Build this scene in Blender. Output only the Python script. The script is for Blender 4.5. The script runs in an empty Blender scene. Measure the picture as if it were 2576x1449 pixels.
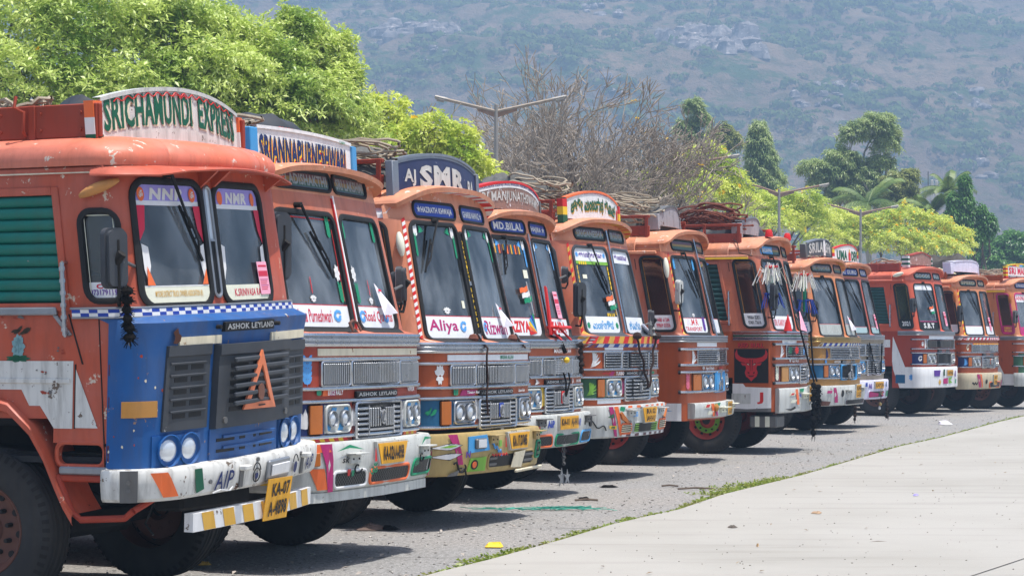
import bpy, math, random
import numpy as np
from mathutils import Vector, Matrix
random.seed(7); RNG = np.random.default_rng(11)
R = math.radians
scene = bpy.context.scene
COL = scene.collection
# ------------------------------------------------------------------ camera, sky, sun, exposure
CAM_F, CAM_X, CAM_Y, CAM_H = 5200.0, 1288.0, 865.0, 1.7      # focal length and centre measured on a 2576 px wide frame
cam = bpy.data.cameras.new('camera'); cam_o = bpy.data.objects.new('camera', cam); COL.objects.link(cam_o)
cam_o.location = (0, 0, CAM_H); cam_o.rotation_euler = (R(90), 0, 0)
cam.sensor_width = 36.0; cam.lens = 36.0 * CAM_F / 2576.0; cam.shift_y = (CAM_Y - 724.5) / 2576.0
cam.clip_start = 0.1; cam.clip_end = 6000
scene.camera = cam_o
SUN_EL, SUN_AZ = 77.0, 116.0
world = bpy.data.worlds.new('World'); scene.world = world; world.use_nodes = True
wn = world.node_tree.nodes; wl = world.node_tree.links
sky = wn.new('ShaderNodeTexSky'); sky.sky_type = 'NISHITA'; sky.sun_disc = False
sky.sun_elevation = R(SUN_EL); sky.sun_rotation = R(SUN_AZ); sky.air_density = 1.0; sky.dust_density = 3.0; sky.ozone_density = 1.0
wn['Background'].inputs[1].default_value = 0.13
wl.new(sky.outputs[0], wn['Background'].inputs[0])
sun = bpy.data.lights.new('sun', 'SUN'); sun.energy = 4.3; sun.angle = R(0.5); sun.color = (1.0, 0.96, 0.90)
sun_o = bpy.data.objects.new('sun', sun); COL.objects.link(sun_o)
az = R(SUN_AZ); el = R(SUN_EL)
to_sun = Vector((math.sin(az) * math.cos(el), math.cos(az) * math.cos(el), math.sin(el)))
sun_o.rotation_euler = to_sun.to_track_quat('Z', 'Y').to_euler(); sun_o.location = to_sun * 60
vs = scene.view_settings; vs.view_transform = 'Standard'; vs.look = 'None'; vs.gamma = 1; vs.exposure = 0.72; vs.use_curve_mapping = False
scene.cycles.max_bounces = 6; scene.cycles.transparent_max_bounces = 12; scene.cycles.volume_bounces = 0
scene.cycles.use_denoising = True

def at(x, y, d):
    """point seen at photo position (x, y) at distance d along the view"""
    return Vector(((x - CAM_X) * d / CAM_F, d, CAM_H + (CAM_Y - y) * d / CAM_F))
def on_ground(x, y):
    d = CAM_H * CAM_F / (y - CAM_Y)
    return Vector(((x - CAM_X) * d / CAM_F, d, 0))

# ------------------------------------------------------------------ materials
def lin(c):
    return tuple((v / 12.92 if v <= 0.04045 else ((v + 0.055) / 1.055) ** 2.4) for v in (c[0] / 255, c[1] / 255, c[2] / 255))
MATS = {}
def nodes(name):
    m = bpy.data.materials.new(name); m.use_nodes = True; MATS[name] = m
    n = m.node_tree.nodes; return m, n, m.node_tree.links, n['Principled BSDF']
def _mix(n, l, fac, a, b):
    x = n.new('ShaderNodeMix'); x.data_type = 'RGBA'
    for s, v in ((0, fac), (6, a), (7, b)):
        if isinstance(v, (float, int)): x.inputs[s].default_value = v
        elif isinstance(v, tuple): x.inputs[s].default_value = (*v[:3], 1)
        else: l.new(v, x.inputs[s])
    return x.outputs[2]
def _noise(n, l, vec, scale, detail=3, rough=0.55):
    t = n.new('ShaderNodeTexNoise'); t.inputs['Scale'].default_value = scale; t.inputs['Detail'].default_value = detail; t.inputs['Roughness'].default_value = rough
    l.new(vec, t.inputs['Vector']); return t.outputs[0]
def _ramp(n, l, v, a, b):
    r = n.new('ShaderNodeMapRange'); r.interpolation_type = 'SMOOTHSTEP'; r.inputs[1].default_value = a; r.inputs[2].default_value = b; l.new(v, r.inputs[0]); return r.outputs[0]
def _pos(n, l, scale=None):
    g = n.new('ShaderNodeNewGeometry'); v = g.outputs['Position']
    if scale:
        m = n.new('ShaderNodeMapping'); m.inputs['Scale'].default_value = scale; l.new(v, m.inputs['Vector']); v = m.outputs[0]
    return v
def _mul(n, l, a, b):
    m = n.new('ShaderNodeMath'); m.operation = 'MULTIPLY'
    for i, v in enumerate((a, b)):
        if isinstance(v, (float, int)): m.inputs[i].default_value = v
        else: l.new(v, m.inputs[i])
    return m.outputs[0]
def paint(name, rgb, rough=0.42, fade=0.25, chips=0.0, dirt=0.25, chip=(150, 142, 132), metal=0.0, bump=0.07, spec=0.3):
    """sun-faded, scratched, dusty paint"""
    if name in MATS: return MATS[name]
    m, n, l, b = nodes(name)
    c = lin(rgb); p = _pos(n, l)
    faded = tuple(min(1, v * 0.88 + 0.12 * (sum(c) / 3 + 0.15)) for v in c)
    col = _mix(n, l, _mul(n, l, _ramp(n, l, _noise(n, l, p, 2.3, 4), 0.38, 0.68), fade * 2), c, faded)
    ps = _pos(n, l, (5, 5, 0.7))
    dk = tuple(v * 0.45 + 0.035 * w for v, w in zip(c, (1, 0.8, 0.6)))
    col = _mix(n, l, _mul(n, l, _ramp(n, l, _noise(n, l, ps, 2.6, 5, 0.65), 0.42, 0.72), dirt), col, dk)
    if chips > 0:
        f = _ramp(n, l, _noise(n, l, p, 9, 6, 0.72), 0.70 - 0.12 * chips, 0.72 - 0.12 * chips)
        col = _mix(n, l, f, col, lin(chip))
        f2 = _ramp(n, l, _noise(n, l, p, 5, 7, 0.75), 0.72 - 0.10 * chips, 0.75 - 0.10 * chips)
        col = _mix(n, l, f2, col, lin((88, 58, 42)))
    l.new(col, b.inputs['Base Color'])
    rr = n.new('ShaderNodeMapRange'); rr.inputs[3].default_value = rough - 0.08; rr.inputs[4].default_value = rough + 0.25
    l.new(_noise(n, l, p, 3.1, 3), rr.inputs[0]); l.new(rr.outputs[0], b.inputs['Roughness'])
    b.inputs['Metallic'].default_value = metal; b.inputs['Specular IOR Level'].default_value = spec
    if bump:
        bm = n.new('ShaderNodeBump'); bm.inputs['Strength'].default_value = bump * 3; bm.inputs['Distance'].default_value = 0.02
        l.new(_noise(n, l, p, 4.5, 2), bm.inputs['Height']); l.new(bm.outputs[0], b.inputs['Normal'])
    return m
def plain(name, rgb, rough=0.6, metal=0.0, spec=0.4, var=0.15):
    return paint(name, rgb, rough, var, 0, var, metal=metal, bump=0.0, spec=spec)
orange = paint('faded_orange_paint', (186, 84, 58), 0.38, 0.5, 0.6, 0.42, (205, 190, 172))
orange_roof = paint('sunburnt_orange_paint', (218, 116, 86), 0.4, 0.5, 0.65, 0.36, (214, 203, 188))
salmon = paint('salmon_orange_paint', (208, 130, 96), 0.4, 0.45, 0.45, 0.4, (205, 190, 172))
salmon_d = paint('brick_orange_paint', (188, 106, 78), 0.4, 0.45, 0.4, 0.42, (200, 186, 170))
redbrown = paint('red_brown_paint', (160, 58, 36), 0.42, 0.22, 0.1, 0.3)
brown = paint('brown_paint', (172, 80, 36), 0.36, 0.2, 0.1, 0.3)
tan = paint('tan_orange_paint', (204, 128, 82), 0.42, 0.3, 0.25, 0.3, (205, 190, 172))
mustard = paint('mustard_paint', (172, 124, 58), 0.42, 0.25, 0.15, 0.35)
redboard = paint('red_oxide_paint', (152, 60, 40), 0.55, 0.25, 0.25, 0.35, (120, 92, 80))
blue = paint('blue_hood_paint', (22, 84, 148), 0.42, 0.5, 0.5, 0.5, (150, 120, 100))
navy = paint('navy_paint', (22, 40, 96), 0.35, 0.15, 0, 0.2)
teal_p = paint('teal_blue_paint', (20, 92, 132), 0.35, 0.15, 0, 0.2)
green_p = paint('green_paint', (44, 92, 62), 0.4, 0.2, 0.05, 0.25)
sky_p = paint('sky_blue_paint', (66, 150, 208), 0.35, 0.2, 0, 0.15)
white = paint('white_paint', (226, 226, 226), 0.4, 0.1, 0.25, 0.28, (120, 110, 100))
white_w = paint('worn_white_paint', (212, 211, 206), 0.5, 0.1, 0.85, 0.75, (110, 96, 84))
greywhite = paint('grey_white_paint', (194, 196, 192), 0.42, 0.15, 0.5, 0.6, (128, 118, 104))
lilac = paint('lilac_white_paint', (214, 212, 232), 0.45, 0.1, 0.15, 0.3)
cream = paint('cream_paint', (222, 212, 186), 0.5, 0.15, 0.6, 0.35, (150, 110, 70))
khaki = paint('khaki_paint', (176, 152, 96), 0.42, 0.3, 0.3, 0.4, (120, 100, 70))
plate_y = paint('plate_yellow', (236, 172, 38), 0.45, 0.15, 0.1, 0.3)
yellow = paint('yellow_paint', (238, 196, 40), 0.42, 0.15, 0.05, 0.2)
ochre = paint('ochre_paint', (214, 166, 64), 0.5, 0.2, 0.3, 0.3)
red = paint('red_paint', (206, 38, 38), 0.4, 0.15, 0.05, 0.2)
magenta = paint('magenta_paint', (178, 36, 108), 0.42, 0.2, 0.05, 0.2)
hot_orange = paint('orange_stripe_paint', (236, 112, 56), 0.42, 0.2, 0.05, 0.2)
d_green = paint('dark_green_paint', (14, 92, 66), 0.45, 0.15, 0.1, 0.2)
l_green = paint('light_green_paint', (120, 176, 60), 0.42, 0.2, 0.05, 0.2)
emerald = paint('emerald_paint', (20, 138, 98), 0.42, 0.2, 0.0, 0.15)
black = paint('black_paint', (22, 22, 24), 0.45, 0.1, 0, 0.2)
royal = paint('royal_blue_sign', (36, 66, 160), 0.3, 0.1, 0, 0.1)
purple = paint('purple_print', (92, 52, 150), 0.45, 0.1, 0, 0.1)
violet = paint('violet_print', (160, 150, 226), 0.4, 0.1, 0, 0.1)
crimson = paint('crimson_print', (204, 42, 72), 0.45, 0.1, 0, 0.1)
pink = paint('pink_paper', (240, 168, 190), 0.6, 0.05, 0, 0.05)
paper = paint('white_paper', (236, 232, 240), 0.7, 0.05, 0, 0.06)
ivory = paint('ivory_print', (224, 224, 204), 0.45, 0.1, 0, 0.1)
banner = paint('white_banner_vinyl', (228, 230, 234), 0.3, 0.08, 0, 0.1)
lblue = paint('light_blue_print', (86, 160, 226), 0.42, 0.1, 0, 0.1)
shutter_g = paint('green_shutter_paint', (16, 112, 100), 0.38, 0.2, 0.12, 0.4)
shutter_d = paint('dark_green_shutter_paint', (30, 74, 72), 0.42, 0.2, 0.0, 0.3)
grey_pl = paint('grey_plastic', (62, 66, 72), 0.5, 0.3, 0.1, 0.3, (150, 150, 150))
rubber = paint('black_rubber', (30, 30, 31), 0.6, 0.2, 0, 0.2)
tyre_m = paint('tyre_rubber', (46, 45, 45), 0.8, 0.5, 0, 0.45, bump=0.1, spec=0.25)
rim_m = paint('rusty_rim_paint', (104, 66, 54), 0.55, 0.3, 0.4, 0.4, (70, 50, 42))
rim_red = paint('red_rim_paint', (170, 62, 52), 0.5, 0.3, 0.3, 0.4, (80, 54, 44))
under = paint('chassis_black', (30, 28, 27), 0.75, 0.3, 0, 0.3)
under_r = paint('chassis_red_oxide', (84, 42, 34), 0.7, 0.3, 0.2, 0.4, (60, 50, 44))
interior = paint('cab_interior', (38, 40, 44), 0.7, 0.2, 0, 0.2)
seat_m = paint('seat_vinyl', (54, 58, 66), 0.6, 0.2, 0, 0.2)
amber = paint('amber_lens', (178, 98, 30), 0.22, 0.15, 0, 0.25)
amber_d = paint('dull_amber_lens', (186, 132, 62), 0.35, 0.3, 0.1, 0.3)
wood_y = paint('bare_wood', (196, 136, 74), 0.6, 0.2, 0, 0.35)
roof_tan = paint('bleached_roof_paint', (214, 140, 104), 0.45, 0.5, 0.65, 0.38, (222, 206, 190))
steel = paint('steel_sheet', (150, 154, 160), 0.32, 0.2, 0.1, 0.3, metal=0.7)
steel_d = paint('dull_steel', (112, 112, 112), 0.45, 0.2, 0.2, 0.4, (90, 70, 56), metal=0.5)
chrome = paint('chrome_trim', (186, 189, 194), 0.18, 0.1, 0.0, 0.25, metal=0.95, bump=0.02)
brass = paint('brassy_chrome', (176, 150, 96), 0.25, 0.2, 0.1, 0.3, metal=0.9)
rope_m = paint('jute_rope', (168, 156, 138), 0.9, 0.35, 0, 0.5, bump=0.0, spec=0.1)
rope_red = paint('red_brown_rope', (122, 74, 62), 0.9, 0.3, 0, 0.5, bump=0.0, spec=0.1)
tarp_k = paint('black_tarpaulin', (46, 50, 56), 0.45, 0.4, 0, 0.4, bump=0.12)
tarp_g = paint('grey_canvas', (92, 92, 90), 0.75, 0.4, 0, 0.5, bump=0.12)
hair_m = paint('black_yarn', (18, 16, 16), 0.9, 0.1, 0, 0.1, bump=0, spec=0.1)
grey_wood = paint('weathered_wood_board', (150, 150, 156), 0.7, 0.3, 0.75, 0.55, (104, 92, 84))
rust_wood = paint('peeling_red_board', (150, 120, 110), 0.65, 0.3, 0.9, 0.6, (196, 186, 180))
def lamp_glass():
    m, n, l, b = nodes('lamp_glass'); b.inputs['Base Color'].default_value = (0.62, 0.66, 0.7, 1); b.inputs['Roughness'].default_value = 0.08; b.inputs['Metallic'].default_value = 0.35
    t = n.new('ShaderNodeTexWave'); t.inputs['Scale'].default_value = 26; bm = n.new('ShaderNodeBump'); bm.inputs['Strength'].default_value = 0.25
    l.new(_pos(n, l), t.inputs['Vector']); l.new(t.outputs[0], bm.inputs['Height']); l.new(bm.outputs[0], b.inputs['Normal']); return m
lens_m = lamp_glass()
def glass(name, tint, gloss=1.0, film=0.1):
    m, n, l, b = nodes(name); n.remove(b)
    tr = n.new('ShaderNodeBsdfTransparent'); tr.inputs[0].default_value = (*tint, 1)
    gl = n.new('ShaderNodeBsdfGlossy'); gl.inputs['Roughness'].default_value = 0.03; gl.inputs['Color'].default_value = (gloss, gloss, gloss, 1)
    df = n.new('ShaderNodeBsdfDiffuse'); df.inputs['Color'].default_value = (0.36, 0.40, 0.44, 1)  # grey-blue diffuse film: dust, with reflected sky put into its colour
    p = _pos(n, l, (1, 1, 0.6))
    dust_sheen = n.new('ShaderNodeMixShader'); l.new(_mul(n, l, _ramp(n, l, _noise(n, l, p, 2.2, 4), 0.3, 0.8), film), dust_sheen.inputs[0]); l.new(tr.outputs[0], dust_sheen.inputs[1]); l.new(df.outputs[0], dust_sheen.inputs[2])
    fr = n.new('ShaderNodeFresnel'); fr.inputs[0].default_value = 1.8
    g = n.new('ShaderNodeNewGeometry')
    bm = n.new('ShaderNodeBump'); bm.inputs['Strength'].default_value = 0.04; bm.inputs['Distance'].default_value = 0.02; l.new(_noise(n, l, _pos(n, l), 2.0, 1), bm.inputs['Height']); l.new(bm.outputs[0], gl.inputs['Normal'])
    mx = n.new('ShaderNodeMixShader'); l.new(fr.outputs[0], mx.inputs[0]); l.new(dust_sheen.outputs[0], mx.inputs[1]); l.new(gl.outputs[0], mx.inputs[2])
    l.new(mx.outputs[0], n['Material Output'].inputs[0]); return m
glass_m = glass('dusty_sky_sheen_glass', (0.66, 0.72, 0.78), 1.0, 0.52)
glass_d = glass('dark_side_glass', (0.4, 0.43, 0.45), 0.9, 0.10)

# ------------------------------------------------------------------ mesh builder
class MB:
    def __init__(s): s.v = []; s.f = []; s.m = []; s.mats = []
    def mi(s, m):
        if m not in s.mats: s.mats.append(m)
        return s.mats.index(m)
    def add(s, vs, fs, m, fn=None):
        b = len(s.v); k = s.mi(m)
        s.v += [fn(*p) for p in vs] if fn else [tuple(p) for p in vs]
        for f in fs: s.f.append(tuple(b + i for i in f)); s.m.append(k)
        return s
    def box(s, x0, x1, y0, y1, z0, z1, m, ch=0.0, fn=None):
        ch = min(ch, (x1 - x0) * .45, (y1 - y0) * .45, (z1 - z0) * .45)
        if ch <= 0:
            vs = [(x, y, z) for x in (x0, x1) for y in (y0, y1) for z in (z0, z1)]
            return s.add(vs, [(0, 1, 3, 2), (4, 6, 7, 5), (0, 4, 5, 1), (2, 3, 7, 6), (0, 2, 6, 4), (1, 5, 7, 3)], m, fn)
        vs = []; idx = {}
        X = (x0, x1); Y = (y0, y1); Z = (z0, z1); sg = (1, -1)
        for i in (0, 1):
            for j in (0, 1):
                for k in (0, 1):
                    a = (X[i] + sg[i] * ch, Y[j] + sg[j] * ch, Z[k] + sg[k] * ch)
                    for ax in range(3):
                        p = list(a); p[ax] = (X[i], Y[j], Z[k])[ax]; idx[(i, j, k, ax)] = len(vs); vs.append(tuple(p))
        fs = []
        for ax in range(3):
            o = [(0, 0), (1, 0), (1, 1), (0, 1)]
            for side in (0, 1):
                q = []
                for (p, r) in o:
                    c = [0, 0, 0]; c[ax] = side; c[(ax + 1) % 3] = p; c[(ax + 2) % 3] = r; q.append(idx[(*c, ax)])
                fs.append(tuple(q if side else q[::-1]))
        for ax in range(3):      # edges parallel to ax
            b1, b2 = (ax + 1) % 3, (ax + 2) % 3
            for p in (0, 1):
                for r in (0, 1):
                    def key(t, w):
                        c = [0, 0, 0]; c[ax] = t; c[b1] = p; c[b2] = r; return idx[(*c, w)]
                    q = [key(0, b1), key(1, b1), key(1, b2), key(0, b2)]
                    fs.append(tuple(q if (p != r) else q[::-1]))
        for i in (0, 1):
            for j in (0, 1):
                for k in (0, 1):
                    q = [idx[(i, j, k, a)] for a in range(3)]
                    fs.append(tuple(q if (i + j + k) % 2 else q[::-1]))
        return s.add(vs, fs, m, fn)
    def slab(s, us, zs, o0, o1, m, fn, back=True):
        """curved plate: grid in (u, z), thickness o0..o1"""
        nu, nz = len(us), len(zs)
        vs = [(u, z, o1) for z in zs for u in us] + [(u, z, o0) for z in zs for u in us]
        fs = []; B = nu * nz
        for j in range(nz - 1):
            for i in range(nu - 1):
                a = j * nu + i; fs.append((a, a + 1, a + nu + 1, a + nu))
                if back: fs.append((B + a, B + a + nu, B + a + nu + 1, B + a + 1))
        for i in range(nu - 1):
            fs.append((i, B + i, B + i + 1, i + 1)); a = (nz - 1) * nu + i; fs.append((a, a + 1, B + a + 1, B + a))
        for j in range(nz - 1):
            a = j * nu; fs.append((a, a + nu, B + a + nu, B + a)); a += nu - 1; fs.append((a, B + a, B + a + nu, a + nu))
        return s.add(vs, fs, m, fn)
    def sheet(s, us, zs, fn, m):
        nu = len(us)
        vs = [fn(u, z) for z in zs for u in us]
        return s.add(vs, [(j * nu + i, j * nu + i + 1, (j + 1) * nu + i + 1, (j + 1) * nu + i) for j in range(len(zs) - 1) for i in range(nu - 1)], m)
    def prism(s, pts, o0, o1, m, fn):
        """outline pts (u, z) anticlockwise seen from outside, thickness o0..o1"""
        n = len(pts); A = sum(pts[i][0] * pts[(i + 1) % n][1] - pts[(i + 1) % n][0] * pts[i][1] for i in range(n))
        if A < 0: pts = pts[::-1]
        vs = [(u, z, o1) for u, z in pts] + [(u, z, o0) for u, z in pts]
        fs = [tuple(range(n)), tuple(range(2 * n - 1, n - 1, -1))] + [(i, n + i, n + (i + 1) % n, (i + 1) % n) for i in range(n)]
        return s.add(vs, fs, m, fn)
    def ring(s, u0, u1, z0, z1, r, w, o0, o1, m, fn, k=5, inner=True, skew=0.0):
        """rounded-rectangle frame of width w (outwards from the opening)"""
        a, b = rrect(u0, u1, z0, z1, r, k), rrect(u0 - w, u1 + w, z0 - w, z1 + w, r + w, k)
        h = (z1 - z0) or 1
        sk = lambda p: (p[0] + skew * (p[1] - z0) / h, p[1])
        a = [sk(p) for p in a]; b = [sk(p) for p in b]
        n = len(a); mid = [((p[0] + q[0]) / 2, (p[1] + q[1]) / 2) for p, q in zip(a, b)]
        vs = [(u, z, o0) for u, z in b] + [(u, z, o1 * .7 + o0 * .3) for u, z in b] + [(u, z, o1) for u, z in mid] + [(u, z, o1 * .7 + o0 * .3) for u, z in a] + [(u, z, o0 - (0.02 if inner else 0)) for u, z in a]
        fs = [(L * n + i, L * n + (i + 1) % n, (L + 1) * n + (i + 1) % n, (L + 1) * n + i) for L in range(4) for i in range(n)]
        return s.add(vs, fs, m, fn)
    def tube(s, path, r, m, n=6, fn=None, cap=True, r1=None):
        path = [Vector(fn(*p)) if fn else Vector(p) for p in path]
        vs = []; prev = None; N = len(path)
        for i, p in enumerate(path):
            t = (path[min(i + 1, N - 1)] - path[max(i - 1, 0)])
            t = t.normalized() if t.length > 1e-9 else Vector((0, 0, 1))
            if prev is None: a = t.orthogonal().normalized()
            else:
                a = prev - t * prev.dot(t); a = a.normalized() if a.length > 1e-6 else t.orthogonal().normalized()
            prev = a; b = t.cross(a); rr = r if r1 is None else r + (r1 - r) * i / max(1, N - 1)
            for k in range(n):
                q = 2 * math.pi * k / n; vs.append(tuple(p + (a * math.cos(q) + b * math.sin(q)) * rr))
        fs = [(i * n + k, i * n + (k + 1) % n, (i + 1) * n + (k + 1) % n, (i + 1) * n + k) for i in range(N - 1) for k in range(n)]
        if cap: fs += [tuple(range(n))[::-1], tuple((N - 1) * n + k for k in range(n))]
        return s.add(vs, fs, m)
    def lathe(s, prof, m, n=32, axis='y', fn=None, c=(0, 0, 0), mats=None):
        """profile [(radius, along)] spun about an axis"""
        vs = []
        for r, t in prof:
            for k in range(n):
                q = 2 * math.pi * k / n; a, b = r * math.cos(q), r * math.sin(q)
                vs.append({'y': (c[0] + a, c[1] + t, c[2] + b), 'x': (c[0] + t, c[1] + a, c[2] + b), 'z': (c[0] + a, c[1] + b, c[2] + t)}[axis])
        fs = [(j * n + k, j * n + (k + 1) % n, (j + 1) * n + (k + 1) % n, (j + 1) * n + k) for j in range(len(prof) - 1) for k in range(n)]
        if axis in 'y': fs = [f[::-1] for f in fs]
        if mats:
            for j in range(len(prof) - 1):
                pass
        return s.add(vs, fs, m, fn)
    def mesh(s, name, smooth=None):
        me = bpy.data.meshes.new(name); me.from_pydata(s.v, [], s.f)
        for m in s.mats: me.materials.append(m)
        me.polygons.foreach_set('material_index', s.m)
        if smooth is not None:
            me.polygons.foreach_set('use_smooth', [True] * len(me.polygons)); me.update(); me.set_sharp_from_angle(angle=R(smooth))
        me.update(); return me
    def build(s, name, parent=None, smooth=None, matrix=None, **props):
        o = bpy.data.objects.new(name, s.mesh(name, smooth)); return link(o, parent, matrix, **props)
def link(o, parent=None, matrix=None, **props):
    COL.objects.link(o)
    if parent is not None: o.parent = parent
    if matrix is not None: o.matrix_local = matrix
    for k, v in props.items(): o[k] = v
    if o.name.split('.')[0] in ('painted_decoration', 'painted_ornament', 'twigs', 'rust_patches'): o['kind'] = 'stuff'
    return o
def inst(name, me, parent, matrix, **props):
    return link(bpy.data.objects.new(name, me), parent, matrix, **props)
def empty(name, loc=(0, 0, 0), rot=(0, 0, 0), **props):
    o = bpy.data.objects.new(name, None); o.location = loc; o.rotation_euler = rot; o.empty_display_size = 0.3
    return link(o, **props)
def rrect(u0, u1, z0, z1, r, k=5):
    r = min(r, (u1 - u0) / 2 * .999, (z1 - z0) / 2 * .999); p = []
    for cu, cz, a0 in ((u1 - r, z0 + r, -90), (u1 - r, z1 - r, 0), (u0 + r, z1 - r, 90), (u0 + r, z0 + r, 180)):
        for i in range(k): a = R(a0 + 90 * i / (k - 1)); p.append((cu + r * math.cos(a), cz + r * math.sin(a)))
    return p
def span(a, b, step):
    n = max(1, int(math.ceil(abs(b - a) / step - 1e-6))); return [a + (b - a) * i / n for i in range(n + 1)]
# ------------------------------------------------------------------ flat lettering, laid on a curved surface
_txt = {}
def text_mesh(body, bold=0.0, shear=0.0, res=2):
    key = (body, bold, shear)
    if key in _txt: return _txt[key]
    c = bpy.data.curves.new('lettering', 'FONT'); c.body = body; c.resolution_u = res; c.offset = bold; c.shear = shear; c.space_character = 1.0 + bold * 2.2
    o = bpy.data.objects.new('lettering', c); COL.objects.link(o)
    bpy.context.view_layer.update()
    dg = bpy.context.evaluated_depsgraph_get(); me = o.evaluated_get(dg).to_mesh()
    vs = [(v.co.x, v.co.y) for v in me.vertices]; fs = [tuple(p.vertices) for p in me.polygons]
    o.evaluated_get(dg).to_mesh_clear(); bpy.data.objects.remove(o); bpy.data.curves.remove(c)
    if vs:
        x0 = min(v[0] for v in vs); x1 = max(v[0] for v in vs); y0 = min(v[1] for v in vs); y1 = max(v[1] for v in vs)
        vs = [((x - x0) / (x1 - x0 or 1), (y - y0) / (y1 - y0 or 1)) for x, y in vs]
    _txt[key] = (vs, fs); return _txt[key]
def letter(mb, body, u0, u1, z0, z1, m, fn, o=0.004, bold=0.02, shear=0.0, curve=None):
    vs, fs = text_mesh(body, bold, shear)
    cv = curve or (lambda t: 0.0)
    mb.add([(u0 + (u1 - u0) * x, z0 + (z1 - z0) * y + cv(x), o) for x, y in vs], fs, m, fn); return mb
# ------------------------------------------------------------------ ground
def ground_mat(name, c1, c2, c3, sc, bump, speck=True, streak=0.0):
    m, n, l, b = nodes(name); p = _pos(n, l)
    col = _mix(n, l, _ramp(n, l, _noise(n, l, p, 0.35, 5, 0.6), 0.35, 0.7), lin(c1), lin(c2))
    if speck:
        col = _mix(n, l, _mul(n, l, _ramp(n, l, _noise(n, l, p, sc, 4, 0.7), 0.42, 0.62), 0.75), col, lin(c3))
        col = _mix(n, l, _ramp(n, l, _noise(n, l, p, sc * 2.3, 2, 0.6), 0.62, 0.68), col, lin(tuple(min(255, v * 1.35) for v in c1)))
        col = _mix(n, l, _mul(n, l, _ramp(n, l, _noise(n, l, _pos(n, l, (0.5, 1.6, 1)), 0.8, 5, 0.65), 0.60, 0.72), 0.6), col, lin((74, 70, 66)))
    if streak:
        col = _mix(n, l, _mul(n, l, _ramp(n, l, _noise(n, l, _pos(n, l, (0.35, 3.0, 1)), 0.9, 5, 0.6), 0.5, 0.75), streak), col, lin(c3))
        col = _mix(n, l, _mul(n, l, _ramp(n, l, _noise(n, l, p, 60, 2, 0.5), 0.5, 0.7), 0.12), col, lin(c3))
    l.new(col, b.inputs['Base Color']); b.inputs['Roughness'].default_value = 0.9; b.inputs['Specular IOR Level'].default_value = 0.2
    bm = n.new('ShaderNodeBump'); bm.inputs['Strength'].default_value = bump; bm.inputs['Distance'].default_value = 0.02
    l.new(_noise(n, l, p, sc * 1.5, 4, 0.7), bm.inputs['Height']); l.new(bm.outputs[0], b.inputs['Normal']); return m
earth = ground_mat('dry_earth', (150, 132, 108), (122, 112, 86), (92, 92, 60), 3, 0.3)
asphalt = ground_mat('worn_gravelly_asphalt', (150, 149, 147), (157, 152, 146), (108, 106, 104), 22, 0.9)
concrete = ground_mat('pale_concrete', (164, 161, 155), (155, 152, 145), (138, 135, 128), 20, 0.15, False, 0.55)
gm = MB(); gm.sheet([-900 + 200 * i for i in range(11)], [-300 + 200 * i for i in range(9)], lambda x, y: (x, y, -0.02), earth); gm.build('ground', kind='structure')
EDGE = [(700, 1560), (1120, 1449), (1230, 1418), (1399, 1367), (1554, 1327), (1634, 1305), (1698, 1289), (1831, 1250), (2018, 1201), (2147, 1160), (2272, 1127), (2370, 1104), (2507, 1065), (2576, 1051), (2700, 1022), (2900, 985)]
EP = [on_ground(*p) for p in EDGE]
lot = MB(); lx = span(-40, 60, 2.0); lot.sheet(lx, span(2, 110, 2.0), lambda x, y: (x, y, 0.0), asphalt); lot.build('parking_lot', kind='structure')
far = EP[-1] + (EP[-1] - EP[-3]) * 2; near = EP[0] + (EP[0] - EP[2]) * 1.2
ep = [near] + EP + [far]
ep = [Vector((p.x + 0.05 * math.sin(i * 2.1), p.y, 0)) for i, p in enumerate(ep)]
def edge_x(y):
    for a, b in zip(ep, ep[1:]):
        if a.y <= y <= b.y: return a.x + (b.x - a.x) * (y - a.y) / (b.y - a.y)
    return ep[-1].x if y > ep[-1].y else ep[0].x
cm = MB(); n = len(ep); vs_ = [(p.x, p.y, 0.035) for p in ep] + [(p.x + 0.02, p.y, 0.035) for p in ep] + [(p.x + 60, p.y - 20, 0.035) for p in ep] + [(p.x, p.y, -0.01) for p in ep]
cm.add(vs_, [(n + i, 2 * n + i, 2 * n + i + 1, n + i + 1) for i in range(n - 1)] + [(i, n + i, n + i + 1, i + 1) for i in range(n - 1)] + [(3 * n + i, i, i + 1, 3 * n + i + 1) for i in range(n - 1)], concrete)
cm.build('concrete_road', kind='structure')
jm = MB(); a, b = on_ground(2480, 1449), on_ground(2640, 1395)
jd = (b - a).normalized(); jn = Vector((jd.y, -jd.x, 0)) * 0.005
jm.add([tuple(a - jd * 2 + jn + Vector((0, 0, .039))), tuple(a - jd * 2 - jn + Vector((0, 0, .039))), tuple(b + jd * 4 - jn + Vector((0, 0, .039))), tuple(b + jd * 4 + jn + Vector((0, 0, .039)))], [(0, 1, 2, 3)], under)
jm.build('road_joint', kind='structure')

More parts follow.
